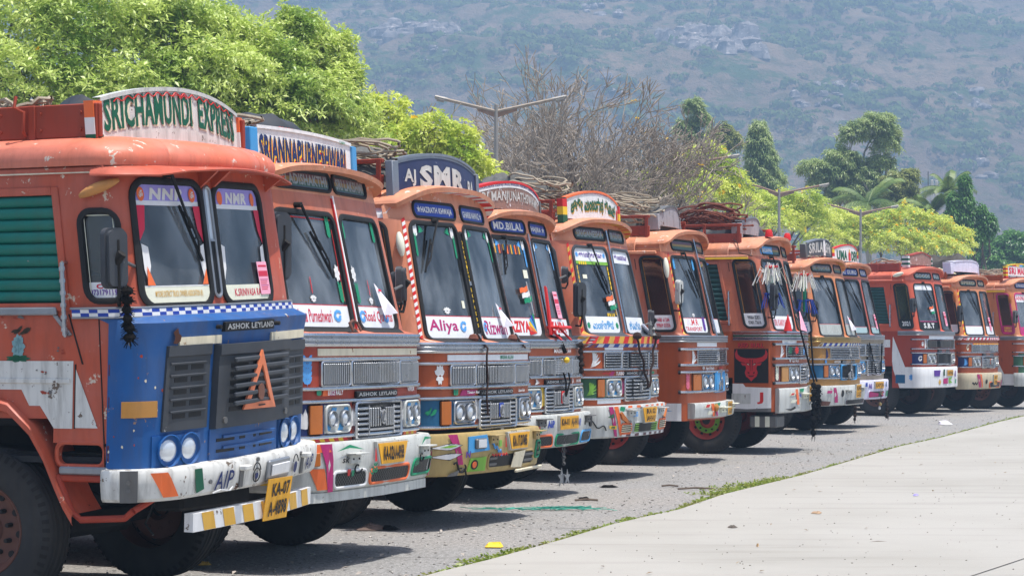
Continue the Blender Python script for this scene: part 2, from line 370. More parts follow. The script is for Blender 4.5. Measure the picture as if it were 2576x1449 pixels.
# ------------------------------------------------------------------ hill
def fbm(x, y, seed=0, oct=5, f=1.0):
    v = 0; a = 1; t = 0
    for o in range(oct):
        s = seed * 13.7 + o * 7.1
        v = v + a * (np.sin(x * f * 1.0 + 1.7 * np.sin(y * f * .83 + s) + s) * np.cos(y * f * 1.13 + 1.3 * np.sin(x * f * .71 + 2 * s) + s * .7)); t += a; a *= .52; f *= 2.03
    return v / t
def hill_z(x, y):
    x = np.asarray(x, float); y = np.asarray(y, float)
    base = 470 + 40 * fbm(x, x * 0 + 3, 1, 3, .006)
    h = np.maximum(0, y - base)
    return -0.5 + 230 * np.tanh(0.46 * h * (1 - np.exp(-h / 90)) / 230) + np.minimum(1, h / 60) * (15 * fbm(x, y, 2, 5, .017) + 3.2 * fbm(x, y, 5, 4, .11))
hx = np.linspace(-560, 760, 230); hy = np.concatenate([np.linspace(420, 900, 180), np.linspace(910, 1200, 12)])
HXg, HYg = np.meshgrid(hx, hy); HZ = hill_z(HXg, HYg)
def hill_mat():
    m, n, l, b = nodes('scrubby_hillside'); p = _pos(n, l)
    col = _mix(n, l, _ramp(n, l, _noise(n, l, p, 0.018, 5, 0.6), 0.38, 0.62), lin((108, 94, 82)), lin((130, 112, 92)))
    col = _mix(n, l, _mul(n, l, _ramp(n, l, _noise(n, l, p, 0.12, 5, 0.7), 0.45, 0.62), 0.8), col, lin((84, 82, 58)))
    rk = _mul(n, l, _ramp(n, l, _noise(n, l, p, 0.014, 3, 0.5), 0.58, 0.74), _ramp(n, l, _noise(n, l, p, 0.16, 5, 0.75), 0.45, 0.6))
    col = _mix(n, l, rk, col, lin((150, 140, 132)))
    col = _mix(n, l, _ramp(n, l, _noise(n, l, p, 0.045, 6, 0.72), 0.52, 0.62), col, lin((62, 82, 44)))
    l.new(col, b.inputs['Base Color']); b.inputs['Roughness'].default_value = 1; b.inputs['Specular IOR Level'].default_value = 0
    bm = n.new('ShaderNodeBump'); bm.inputs['Strength'].default_value = 1; bm.inputs['Distance'].default_value = 3
    l.new(_noise(n, l, p, 0.2, 5, 0.7), bm.inputs['Height']); l.new(bm.outputs[0], b.inputs['Normal']); return m
def np_mesh(name, verts, quads, mat, smooth=False):
    me = bpy.data.meshes.new(name); nv = len(verts); nf = len(quads)
    me.vertices.add(nv); me.vertices.foreach_set('co', np.asarray(verts, np.float32).ravel())
    k = quads.shape[1]; me.loops.add(nf * k); me.loops.foreach_set('vertex_index', quads.astype(np.int32).ravel())
    me.polygons.add(nf); me.polygons.foreach_set('loop_start', np.arange(0, nf * k, k, dtype=np.int32))
    me.materials.append(mat)
    if smooth: me.polygons.foreach_set('use_smooth', np.ones(nf, bool))
    me.update(calc_edges=True); me.validate(); return me
idx = np.arange(HZ.size).reshape(HZ.shape)
hq = np.stack([idx[:-1, :-1], idx[:-1, 1:], idx[1:, 1:], idx[1:, :-1]], -1).reshape(-1, 4)
hill = bpy.data.objects.new('hill', np_mesh('hill', np.stack([HXg, HYg, HZ], -1).reshape(-1, 3), hq, hill_mat(), True)); link(hill, kind='structure')
# ------------------------------------------------------------------ foliage
def leaf_mat(name, c1, c2, c3, trans=0.35):
    m, n, l, b = nodes(name); g = n.new('ShaderNodeNewGeometry')
    col = _mix(n, l, g.outputs['Random Per Island'], lin(c1), lin(c2))
    col = _mix(n, l, _ramp(n, l, _noise(n, l, g.outputs['Position'], 0.9, 3), 0.45, 0.7), col, lin(c3))
    l.new(col, b.inputs['Base Color']); b.inputs['Roughness'].default_value = 0.42; b.inputs['Specular IOR Level'].default_value = 0.45
    t = n.new('ShaderNodeBsdfTranslucent'); l.new(col, t.inputs['Color'])
    mx = n.new('ShaderNodeMixShader'); mx.inputs[0].default_value = trans; l.new(b.outputs[0], mx.inputs[1]); l.new(t.outputs[0], mx.inputs[2]); l.new(mx.outputs[0], n['Material Output'].inputs[0]); return m
leaf_a = leaf_mat('leaves_mid_green', (184, 206, 90), (222, 232, 150), (136, 168, 70), 0.30)
leaf_b = leaf_mat('leaves_lime_green', (200, 214, 84), (230, 234, 130), (164, 192, 74), 0.36)
leaf_c = leaf_mat('leaves_olive', (146, 158, 88), (172, 176, 112), (118, 132, 78), 0.35)
leaf_d = leaf_mat('leaves_deep_green', (88, 138, 64), (118, 162, 78), (68, 112, 58), 0.35)
leaf_e = leaf_mat('leaves_grey_green', (156, 178, 108), (190, 202, 142), (128, 152, 96), 0.38)
leaf_p = leaf_mat('palm_leaves', (92, 120, 50), (124, 142, 64), (78, 104, 50), 0.2)
scrub_m = leaf_mat('hill_scrub_leaves', (80, 106, 52), (106, 118, 66), (84, 102, 56), 0.15); scrub_m.node_tree.nodes['Principled BSDF'].inputs['Specular IOR Level'].default_value = 0; scrub_m.node_tree.nodes['Principled BSDF'].inputs['Roughness'].default_value = 1
petal_m = leaf_mat('yellow_petals', (248, 200, 20), (250, 212, 40), (244, 190, 16), 0.3)
dry_m = leaf_mat('dry_twigs_leaves', (140, 116, 84), (166, 142, 104), (120, 100, 76), 0.2)
bark = plain('grey_brown_bark', (104, 90, 78), 0.9, var=0.4); bark_pale = plain('pale_dead_wood', (164, 151, 136), 0.9, var=0.45); bark_w = plain('pale_trunk', (166, 158, 146), 0.85, var=0.35)
def unit(v): return v / np.maximum(1e-9, np.linalg.norm(v, axis=-1, keepdims=True))
def rand_dirs(n): return unit(RNG.normal(size=(n, 3)))
def leaves(C, A, k, L, W, droop=0.35, jit=0.5):
    """C rosette centres, A their axes, k leaves each -> quads"""
    n = len(C); up = np.array([0, 0, 1.0])
    t1 = unit(np.cross(A, unit(RNG.normal(size=(n, 3))))); t2 = np.cross(A, t1)
    V = []
    for i in range(k):
        q = 2 * math.pi * i / k + RNG.normal(0, .25, n); e = RNG.uniform(.05, .95, n) * (1 - jit) + RNG.uniform(-.5, 1, n) * jit
        d = unit(t1 * np.cos(q)[:, None] + t2 * np.sin(q)[:, None] + A * e[:, None])
        l = (L * RNG.uniform(.65, 1.25, n))[:, None]
        s = unit(np.cross(d, unit(up + RNG.normal(0, .5, (n, 3))))); w = W * RNG.uniform(.75, 1.2, n)[:, None]
        p0 = C + d * l * .08; mid = C + d * l * .55 - up * (droop * .12) * l; tip = C + d * l - up * droop * l * RNG.uniform(.3, 1.2, n)[:, None]
        V.append(np.stack([p0, mid + s * w + up * w * .35, tip, mid - s * w + up * w * .35], 1))
    V = np.concatenate(V, 0); return V.reshape(-1, 3), np.arange(len(V) * 4).reshape(-1, 4)
def ros_points(clumps, n, inner=0.5):
    w = np.array([(c[3] * c[4] * c[5]) ** .67 for c in clumps]); cnt = np.maximum(1, (n * w / w.sum()).astype(int)); P = []; A = []
    for c, k in zip(clumps, cnt):
        d = rand_dirs(k); d[:, 2] = np.where(d[:, 2] < -0.35, -d[:, 2], d[:, 2])
        r = RNG.uniform(inner, 1.0, k) ** .6 * (1 + .2 * np.sin(d[:, 0] * 7 + d[:, 2] * 8 + c[0]) + .12 * np.sin(d[:, 1] * 15 + d[:, 2] * 13 + c[2])) * np.where(RNG.random(k) > .9, RNG.uniform(1.0, 1.22, k), 1)
        P.append(np.array(c[:3]) + d * r[:, None] * np.array(c[3:6])); A.append(unit(d * .8 + np.array([0, 0, .5]) + RNG.normal(0, .35, (k, 3))))
    return np.concatenate(P), np.concatenate(A)
def limb(mb, a, b, r0, r1, m, n=5, wig=.12, seg=5):
    a, b = Vector(a), Vector(b); L = (b - a).length; pts = []
    for i in range(seg + 1):
        t = i / seg; p = a.lerp(b, t); k = math.sin(t * math.pi) * L * wig
        pts.append(p + Vector((random.uniform(-k, k), random.uniform(-k, k), random.uniform(-k, k) * .5 + k * .4)))
    mb.tube(pts, r0, m, n, r1=r1); return pts
def tree(name, label, base, clumps, nros, L, W, mat, k=6, group=None, wood=bark, r=.16, flowers=0, droop=.15, inner=.5, twigs=0, cat='tree'):
    root = empty(name, base, label=label, category=cat)
    if group: root['group'] = group
    bx, by = base[0], base[1]; loc = lambda p: (p[0] - bx, p[1] - by, p[2])
    tm = MB(); zmin = min(c[2] - c[5] * .6 for c in clumps); cx = sum(c[0] for c in clumps) / len(clumps) - bx; cy = sum(c[1] for c in clumps) / len(clumps) - by
    fork = (cx * .25, cy * .25, max(.8, zmin * .6)); limb(tm, (0, 0, -.05), fork, r, r * .75, wood, 8, .04); tm.build('trunk', root, 40)
    bm_ = MB()
    for c in clumps:
        e = loc(c); pts = limb(bm_, fork, e, r * .5, r * .14, wood, 5)
        for q in range(twigs or 5):
            d = rand_dirs(1)[0]; d[2] = abs(d[2]); t = (e[0] + d[0] * c[3] * .85, e[1] + d[1] * c[4] * .85, e[2] + d[2] * c[5] * .85)
            limb(bm_, pts[random.choice((3, 4, 5))], t, r * .16, r * .04, wood, 4, .1, 4)
    bm_.build('branches', root, 40)
    P, A = ros_points(clumps, nros, inner); P = P - np.array([bx, by, 0])
    V, Q = leaves(P, A, k, L, W, droop)
    o = link(bpy.data.objects.new('crown', np_mesh('crown', V, Q, mat)), root)
    if flowers:
        s = RNG.choice(len(P), flowers); V, Q = leaves(P[s] + A[s] * L * .5, A[s], 5, L * .5, L * .26, .2); link(bpy.data.objects.new('flowers', np_mesh('flowers', V, Q, petal_m)), root)
    return root
def cl(x, y, d, rx, rz, dd=0.0, ry=None):
    p = at(x, y, d + dd); s = d / CAM_F; return (p.x, p.y, p.z, rx * s, ry or rx * s * .9, rz * s)
# scrub on the hill: far too many bushes to count, one mass
N = 6800; X = RNG.uniform(-260, 430, N * 3); Y = RNG.uniform(455, 900, N * 3)
dens = fbm(X, Y, 9, 4, .02) + .5 * fbm(X, Y, 4, 3, .07); keep = np.argsort(-(dens + RNG.normal(0, .45, len(X))))[:N]; X = X[keep]; Y = Y[keep]; Z = hill_z(X, Y)
Rb = 1.2 + 3.2 * RNG.random(N) ** 2.4; K = 48
dv = rand_dirs(N * K); dv[:, 2] = np.abs(dv[:, 2]) * .75
c = np.repeat(np.stack([X, Y, Z], 1), K, 0) + dv * np.repeat(Rb, K)[:, None] * RNG.uniform(.75, 1.05, (N * K, 1))
s1 = unit(np.cross(dv, RNG.normal(size=dv.shape))); s2 = np.cross(dv, s1); h = np.repeat(Rb, K)[:, None] * RNG.uniform(.16, .34, (N * K, 1))
V = np.stack([c - s1 * h, c - s2 * h * .7, c + s1 * h + dv * h * .3, c + s2 * h * .7], 1).reshape(-1, 3)
link(bpy.data.objects.new('hillside_scrub', np_mesh('hillside_scrub', V, np.arange(N * K * 4).reshape(-1, 4), scrub_m)), kind='stuff')
# rock outcrops
rock_m = ground_mat('granite_rock', (150, 142, 138), (128, 120, 116), (96, 88, 86), 0.35, 1.0, True)
def hill_at(x, y):
    for d in np.linspace(440, 1000, 561):
        p = at(x, y, d)
        if hill_z(p.x, p.y) > p.z: return p
    return at(x, y, 900)
def outcrop(x, y, wpx, hpx, n, label):
    c = hill_at(x, y); s = c.y / CAM_F; root = empty('rock_outcrop', c, label=label, category='rock outcrop', group='rock outcrops on the hillside')
    for i in range(n):
        mb = MB()
        ux, uz = random.uniform(-.5, .5), random.uniform(-.5, .5); px, py = c.x + ux * wpx * s, c.y + uz * hpx * s * 2.0; pz = float(hill_z(px, py))
        a, b2, hh = wpx * s * random.uniform(.06, .17), wpx * s * random.uniform(.06, .15), hpx * s * random.uniform(.08, .24)
        ph = random.random() * 6; pts = []
        for lv, (rr, zz) in enumerate(((1.05, -.4), (1, .25), (.75, .8), (.35, 1.0))):
            for k in range(7):
                q = ph + 6.283 * k / 7; j = random.uniform(.75, 1.2); pts.append((px - c.x + a * rr * j * math.cos(q), py - c.y + b2 * rr * j * math.sin(q), pz - c.z + hh * zz * random.uniform(.8, 1.15)))
        mb.add(pts, [(l2 * 7 + k, l2 * 7 + (k + 1) % 7, (l2 + 1) * 7 + (k + 1) % 7, (l2 + 1) * 7 + k) for l2 in range(3) for k in range(7)] + [tuple(21 + k for k in range(7))], rock_m); mb.build('boulder', root)
for a in ((1050, 70, 190, 110, 42, 'pale rock outcrop on the hill just right of the big leafy tree top'), (1770, 120, 250, 150, 60, 'widest grey rock face, high in the middle of the hill'), (2110, 226, 120, 50, 14, 'whitish slab of rock on the hill above the tall eucalyptus'),
          (1105, 142, 80, 40, 12, 'small pale boulder cluster under the leftmost outcrop'), (1510, 24, 120, 50, 14, 'rocks at the top of the picture above the bare tree'), (1580, 225, 110, 50, 10, 'low rock ledge right behind the bare tree top'),
          (2040, 255, 110, 70, 14, 'broken rocks left below the whitish slab'), (2420, 260, 110, 50, 12, 'grey rocks far up right on the hill'), (2480, 420, 120, 60, 14, 'rocks in the reddish clearing low on the right of the hill')): outcrop(*a)
# ------------------------------------------------------------------ trees behind the trucks
G = 'leafy trees behind the trucks'
def base_of(x, d): p = at(x, 800, d); return (p.x, p.y, 0)
tree('leafy_tree', 'dense green tree filling the top left corner', base_of(120, 38), [cl(30, 60, 38, 190, 150), cl(190, 90, 38, 170, 140, -1), cl(330, 130, 38, 150, 130, .5), cl(80, 230, 38, 200, 130, -1.5), cl(270, 270, 38, 170, 120, -1.5), cl(-60, 330, 38, 150, 150), cl(150, 380, 38, 200, 100, -1)], 8000, .14, .022, leaf_a, 6, G, droop=.12, inner=.35, flowers=6)
tree('leafy_tree', 'dense green tree above the green lettered name board', base_of(480, 38.5), [cl(430, 90, 38.5, 150, 120, -.5), cl(560, 120, 38.5, 120, 110, .5), cl(500, 210, 38.5, 170, 110, -1), cl(620, 230, 38.5, 140, 110, -.5), cl(420, 300, 38.5, 180, 110, -1), cl(600, 350, 38.5, 170, 90, -.5)], 7000, .14, .022, leaf_a, 6, G, droop=.12, inner=.35)
tree('leafy_tree', 'rounded light green tree right of the broken twigs at the top', base_of(780, 39), [cl(745, 110, 39, 95, 90), cl(830, 160, 39, 75, 90, .3), cl(700, 190, 39, 120, 100, -.5), cl(850, 240, 39, 75, 90), cl(760, 270, 39, 140, 90, -.8), cl(870, 330, 39, 90, 80), cl(700, 360, 39, 150, 80, -.5)], 6500, .14, .022, leaf_a, 6, G, droop=.12, inner=.35)
tree('leafy_tree', 'sparse yellow green tree between the big crown and the lamp post', base_of(1040, 45), [cl(960, 302, 45, 75, 65), cl(1060, 352, 45, 80, 60, -.5), cl(1150, 372, 45, 60, 60), cl(980, 392, 45, 110, 70, -.5), cl(1110, 432, 45, 120, 70), cl(1190, 462, 45, 70, 60), cl(930, 372, 45, 80, 90), cl(1000, 472, 45, 140, 70), cl(1140, 512, 45, 130, 60)], 2700, .18, .028, leaf_b, 6, G, wood=bark, twigs=14, flowers=5)
def bare_tree(label, base, tops, depth, r, spread, n0, twig):
    root = empty('bare_tree', base, label=label, category='tree', group='leafless trees behind the trucks'); tm = MB(); bb = MB(); tw = MB()
    def grow(p, d, L, r, lv):
        e = p + d * L; m = p.lerp(e, .5) + Vector([random.gauss(0, L * .06) for _ in range(3)])
        (bb if r > .022 else tw).tube([p, m, e], max(r, .014), bark if r > .035 else bark_pale, 5 if r > .03 else 3, r1=max(r * .7, .011), cap=False)
        if lv == 0: return
        for i in range(random.choice((2, 3, 3)) if lv > 1 else random.choice((2, 3))):
            nd = (d + Vector([random.gauss(0, spread) for _ in range(3)]) + Vector((0, 0, .1 if lv < 4 else .03))).normalized()
            grow(e, nd, L * random.uniform(.62, .88), r * random.uniform(.55, .72), lv - 1)
    limb(tm, (0, 0, -.05), (0, 0, twig), r * 1.3, r, bark, 8, .03); tm.build('trunk', root, 40)
    for t in tops:
        d = (Vector(t) - Vector(base) - Vector((0, 0, twig))); grow(Vector((0, 0, twig)), d.normalized(), d.length * .28, r * .62, depth)
    bb.build('branches', root, 40); tw.build('twigs', root); P = np.array(random.sample(tw.v, 26)); A = np.tile([0, 0, 1.0], (26, 1)); k = RNG.random(26) > .6
    V, Q = leaves(P[k], A[k], 5, .1, .05); link(bpy.data.objects.new('flowers', np_mesh('flowers', V, Q, petal_m)), root)
    V, Q = leaves(P[~k], -A[~k], 5, .12, .03); link(bpy.data.objects.new('dry_leaves', np_mesh('dry_leaves', V, Q, dry_m)), root)
bare_tree('large leafless tree with pale twigs behind the middle trucks', base_of(1400, 60), [tuple(at(x, y, 60 + random.uniform(-2, 2))) for x, y in ((1310, 200), (1370, 180), (1440, 190), (1260, 280), (1500, 230), (1560, 300), (1230, 380), (1610, 360), (1330, 330), (1480, 350), (1230, 450), (1600, 440), (1300, 430), (1410, 290), (1450, 430), (1550, 460), (1350, 470))], 6, .17, .42, 12, 2.6)
bare_tree('smaller leafless tree with a few yellow flowers right of the large one', base_of(1640, 63), [tuple(at(x, y, 63 + random.uniform(-1.5, 1.5))) for x, y in ((1570, 270), (1640, 275), (1690, 330), (1600, 350), (1540, 400), (1700, 420), (1650, 400))], 6, .12, .42, 8, 2.4)
bare_tree('thin bare twigs poking out of the yellow green tree by the lamp post', base_of(1050, 46), [tuple(at(x, y, 46)) for x, y in ((950, 225), (1005, 205), (1060, 235), (1120, 290), (1170, 320), (900, 240))], 4, .08, .36, 6, 2.6)
L2 = 'lime green flowering trees behind the trucks'
tree('flowering_tree', 'low green bush tree under the leafless branches', base_of(1560, 66), [cl(1500, 500, 66, 90, 50), cl(1620, 480, 66, 80, 50, -1), cl(1700, 500, 66, 80, 50)], 1300, .2, .03, leaf_b, 6, L2, flowers=30)
tree('flowering_tree', 'lime green tree behind the second lamp post', base_of(1770, 75), [cl(1740, 430, 75, 60, 50), cl(1790, 410, 75, 55, 50), cl(1830, 460, 75, 55, 45), cl(1760, 490, 75, 90, 50, -.5), cl(1850, 510, 75, 60, 45)], 2300, .19, .026, leaf_b, 6, L2, flowers=28)
tree('flowering_tree', 'lime green tree with an open crown left of the third lamp post', base_of(1920, 89), [cl(1890, 530, 89, 70, 40), cl(1960, 520, 89, 70, 40), cl(2030, 520, 89, 55, 40, -.5), cl(1930, 570, 89, 100, 40, -1), cl(2050, 560, 89, 60, 40)], 2300, .19, .026, leaf_b, 6, L2, flowers=36)
tree('flowering_tree', 'lime green tree between the third and fourth lamp posts', base_of(2120, 102), [cl(2070, 560, 102, 60, 42), cl(2140, 570, 102, 60, 40), cl(2090, 610, 102, 80, 40, -.5), cl(2170, 600, 102, 50, 40)], 1800, .2, .028, leaf_b, 6, L2, flowers=40)
tree('flowering_tree', 'tree covered most thickly in yellow flowers', base_of(2290, 102), [cl(2210, 580, 102, 60, 42), cl(2280, 560, 102, 65, 40), cl(2350, 580, 102, 60, 42), cl(2400, 610, 102, 50, 40), cl(2260, 620, 102, 90, 45, -1), cl(2350, 630, 102, 80, 40, -1)], 3000, .21, .03, leaf_b, 6, L2, flowers=240)
FT = 'tall trees beyond the flowering trees'
tree('tall_tree', 'thin wispy grey green tree right of the leafless crown', base_of(1735, 130), [cl(1745, 275, 130, 26, 24), cl(1765, 310, 130, 24, 26), cl(1725, 340, 130, 30, 36), cl(1755, 365, 130, 28, 26)], 2200, .26, .035, leaf_e, 5, FT, bark_w, droop=.45)
tree('tall_tree', 'round olive tree left of the dark drooping one', base_of(1810, 135), [cl(1790, 370, 135, 50, 38), cl(1835, 365, 135, 36, 40), cl(1826, 330, 135, 20, 18), cl(1780, 410, 135, 60, 40)], 3200, .25, .04, leaf_c, 5, FT, droop=.4)
tree('tall_tree', 'dark drooping cone shaped tree beside the olive one', base_of(1912, 128), [cl(1908, 335, 128, 22, 28), cl(1912, 375, 128, 32, 36), cl(1918, 425, 128, 42, 45), cl(1925, 480, 128, 52, 45)], 4200, .28, .036, leaf_e, 5, FT, droop=.7)
tree('tall_tree', 'tallest eucalyptus with a leaning pale trunk', base_of(2140, 125), [cl(2205, 320, 125, 48, 34), cl(2150, 345, 125, 38, 34), cl(2230, 365, 125, 34, 50), cl(2215, 420, 125, 36, 30), cl(2120, 410, 125, 50, 36), cl(2100, 440, 125, 55, 36), cl(2042, 430, 125, 36, 26), cl(2070, 465, 125, 40, 22), cl(2170, 455, 125, 50, 36), cl(2130, 500, 125, 60, 36), cl(2205, 490, 125, 46, 40)], 8500, .26, .038, leaf_e, 5, FT, bark_w, r=.26, droop=.4)
tree('tall_tree', 'brownish green tree right of the front palm', base_of(2270, 118), [cl(2260, 470, 118, 42, 34), cl(2285, 450, 118, 26, 22), cl(2265, 520, 118, 46, 36)], 2600, .25, .04, leaf_c, 5, FT, droop=.3)
for i, (x, lab, cs) in enumerate(((2428, 'slim dark green ashoka tree with the pointed top', [(2428, 470, 13, 26), (2428, 515, 18, 34), (2428, 570, 24, 45)]), (2400, 'shorter dark green ashoka tree just left of the pointed one', [(2398, 510, 12, 20), (2398, 550, 17, 34), (2398, 600, 20, 35)]), (2475, 'drooping dark green ashoka tree rightmost of the three', [(2470, 545, 16, 24), (2480, 580, 22, 34), (2455, 600, 24, 36), (2495, 570, 10, 26)]))):
    tree('ashoka_tree', lab, base_of(x, 110), [cl(a, b2, 110, c2, d2) for a, b2, c2, d2 in cs], 2200, .24, .036, leaf_d, 5, 'ashoka trees beyond the last trucks', droop=.6, inner=.3)
tree('bushy_tree', 'broad dark green tree low at the right edge', base_of(2530, 140), [cl(2500, 640, 140, 60, 36), cl(2560, 620, 140, 60, 36), cl(2620, 630, 140, 60, 40), cl(2540, 670, 140, 90, 40)], 4200, .3, .06, leaf_d, 5, droop=.3)
def palm(label, x, y, d, n, fl):
    b = base_of(x, d); root = empty('coconut_palm', b, label=label, category='palm', group='coconut palms'); top = at(x, y, d); tm = MB()
    limb(tm, (0, 0, -.05), (top.x - b[0], 0, top.z), .2, .13, bark_w, 8, .02, 8); tm.build('trunk', root, 40); t = Vector((top.x - b[0], 0, top.z))
    for i in range(n):
        q = 6.283 * i / n + random.uniform(-.2, .2); e = random.uniform(-.1, 1.15); d0 = Vector((math.cos(q) * math.cos(e), math.sin(q) * math.cos(e), math.sin(e))); mb = MB(); pts = []; L = fl * random.uniform(.85, 1.1)
        for k in range(11):
            s = k / 10; pts.append(t + d0 * L * s - Vector((0, 0, 1)) * L * (.75 - .35 * math.sin(e)) * s * s)
        mb.tube(pts, .035, leaf_p, 4, r1=.01)
        for k in range(1, 11):
            for sg in (-1, 1):
                for h in (0, .33, .66):
                    p = pts[k - 1].lerp(pts[k], h); ax = (pts[k] - pts[k - 1]).normalized(); sd = ax.cross(Vector((0, 0, 1))).normalized() * sg; ll = L * .2 * (1 - .55 * abs(k / 10 - .4)); tip = p + (sd * .8 + ax * .5 - Vector((0, 0, .55))) * ll
                    w = ax * .035; mb.add([tuple(p - w), tuple(p + w), tuple(p.lerp(tip, .6) + w), tuple(tip)], [(0, 1, 2, 3)], leaf_p)
        mb.build('frond', root)
palm('coconut palm in front of the tall eucalyptus', 2185, 510, 108, 15, 3.0)
palm('coconut palm left of the slim ashoka trees', 2345, 535, 112, 13, 2.6)
palm('taller coconut palm behind the ashoka trees', 2385, 480, 122, 12, 2.6)
# water tower like steel mast far off
t = empty('antenna_mast', base_of(2335, 200), label='grey steel mast with upright antennas among the trees', category='mast'); mb = MB(); s = 200 / CAM_F; z0 = at(0, 560, 200).z
for dx in (-.35, .35):
    for dy in (-.35, .35): mb.tube([(dx, dy, 0), (dx, dy, at(0, 470, 200).z)], .06, steel_d, 5)
for k in range(16): z = k * .85; mb.tube([(-.35, -.35, z), (.35, -.35, z + .8)], .03, steel_d, 4); mb.tube([(.35, -.35, z), (.35, .35, z + .8)], .03, steel_d, 4)
mb.build('lattice', t); mb = MB()
mb.tube([(0, 0, at(0, 470, 200).z), (0, 0, at(0, 432, 200).z)], .05, steel_d, 5); mb.build('pole', t)
for dx, dy in ((-.8, 0), (.8, 0), (.2, -.8)):
    m2 = MB(); zt = at(0, 478, 200).z; m2.box(dx - .14, dx + .14, dy - .08, dy + .08, zt - 1.1, zt + .9, greywhite, .03); m2.tube([(0, 0, zt), (dx, dy, zt)], .04, steel_d, 5); m2.build('antenna', t)
# ------------------------------------------------------------------ street lamps
rust = plain('rusty_lamp_steel', (150, 122, 104), 0.8, var=0.5); galv = plain('weathered_galvanised_steel', (160, 156, 150), 0.6, metal=0.3, var=0.4)
for x, y, d, aL, aR, lab in ((1248, 270, 55, (1095, 247), (1425, 241), 'nearest twin armed street lamp in front of the leafless tree'), (1715, 405, 71, (1640, 386), (1862, 389), 'second twin armed street lamp, right of the leafless tree'),
                             (1960, 480, 85, (1866, 457), (2088, 462), 'third twin armed street lamp, below the drooping cone shaped tree'), (2165, 530, 98, (2062, 510), (2262, 517), 'farthest twin armed street lamp, in front of the palm')):
    p = at(x, y, d); root = empty('street_lamp', (p.x, p.y, 0), label=lab, category='street lamp', group='twin armed street lamps'); H = p.z; mb = MB()
    mb.tube([(0, 0, -.05), (0, 0, H * .8), (0, 0, H * .8 + .01), (0, 0, H + .06)], .055, galv, 8); mb.tube([(0, 0, H * .78), (0, 0, H * .81)], .075, galv, 8); mb.build('pole', root, 40)
    for q in (aL, aR):
        e = at(*q, d) - Vector((p.x, p.y, 0)); e.y += .25 if q is aR else -.25; m2 = MB(); st = Vector((0, 0, H - .12)); m2.tube([st, st.lerp(e, .84)], .045, rust if d > 60 else bark_pale, 6)
        g = st.lerp(e, .3); m2.prism([(0, -.17), (e.x * .3, (g.z - st.z) - .10), (e.x * .3, (g.z - st.z)), (0, 0)], -.02, .02, rust, lambda u, z, o: (u, o + e.y * .3 * abs(u / (e.x * .3)), z + st.z)); arm = m2.build('arm', root, 40)
        m3 = MB(); h0 = st.lerp(e, .8); ax = (e - h0); m3.tube([h0, h0 + ax * .15, h0 + ax * .2, h0 + ax * .9, e], .055, galv, 6, r1=.05); dn = Vector((0, 0, -.05)); m3.tube([h0 + ax * .25 + dn, h0 + ax * .85 + dn], .05, galv, 6); m3.build('lamp_head', arm, 40)
# ------------------------------------------------------------------ small stuff on the ground
def in_lot(x, y): return x < edge_x(y) - .05
N = 9000; yy = 9 + 45 * RNG.random(N) ** 1.7; xx = (RNG.uniform(-.27, .27, N)) * yy; ok = np.array([in_lot(a, b2) for a, b2 in zip(xx, yy)])
def stones(name, xs, ys, z0, r0, r1, mat, flat=.6):
    n = len(xs); r = RNG.uniform(r0, r1, n)[:, None, None] * RNG.uniform(.7, 1.3, (n, 6, 1))
    o = np.array([[1, 0, 0], [0, 1, 0], [-1, 0, 0], [0, -1, 0], [0, 0, flat], [0, 0, -flat]], float)[None] * r
    q = RNG.uniform(0, 6.28, n); cq, sq = np.cos(q)[:, None], np.sin(q)[:, None]; x = o[..., 0] * cq - o[..., 1] * sq; y = o[..., 0] * sq + o[..., 1] * cq
    V = np.stack([x + np.asarray(xs)[:, None], y + np.asarray(ys)[:, None], o[..., 2] + z0 + r.mean(1) * .2], -1).reshape(-1, 3)
    f = np.array([[0, 1, 4], [1, 2, 4], [2, 3, 4], [3, 0, 4], [1, 0, 5], [2, 1, 5], [3, 2, 5], [0, 3, 5]])[None] + (np.arange(n) * 6)[:, None, None]
    link(bpy.data.objects.new(name, np_mesh(name, V, f.reshape(-1, 3), mat)), kind='stuff')
grit = ground_mat('loose_stone', (166, 162, 156), (128, 124, 120), (92, 89, 86), 9, .2)
stones('gravel', xx[ok], yy[ok], 0, .004, .017, grit); k = ~ok & (RNG.random(N) < .3); stones('road_grit', xx[k], yy[k] , .035, .002, .009, plain('dark_grit', (84, 74, 64), .9))
# pale sandy wash between trucks is in the asphalt; grass along the kerb line
gp = []; 
for a, b2 in zip(ep[1:], ep[2:]):
    Lq = (b2 - a).length
    for i in range(int(Lq * 110)):
        t = random.random(); p = a.lerp(b2, t); w = fbm(np.array(p.x * 1.0), np.array(p.y), 3, 3, 1.3); wd = 0.05 + .08 * max(0, float(w)) + (.16 if 23.2 < p.y < 26.2 else 0)
        if random.random() < .55 + .6 * float(w) + (.5 if 23 < p.y < 26.3 else 0): gp.append((p.x - abs(random.gauss(0, wd)), p.y + random.gauss(0, .05), 0))
gp = np.array(gp); V, Q = leaves(gp, unit(np.tile([0, 0, 1.0], (len(gp), 1)) + RNG.normal(0, .3, (len(gp), 3))), 5, .055, .011, .2, .3)
V[:, 2] = np.maximum(V[:, 2], .002); link(bpy.data.objects.new('grass', np_mesh('grass', V, Q, leaf_mat('kerb_grass', (112, 138, 44), (150, 160, 70), (136, 132, 66)))), kind='stuff')
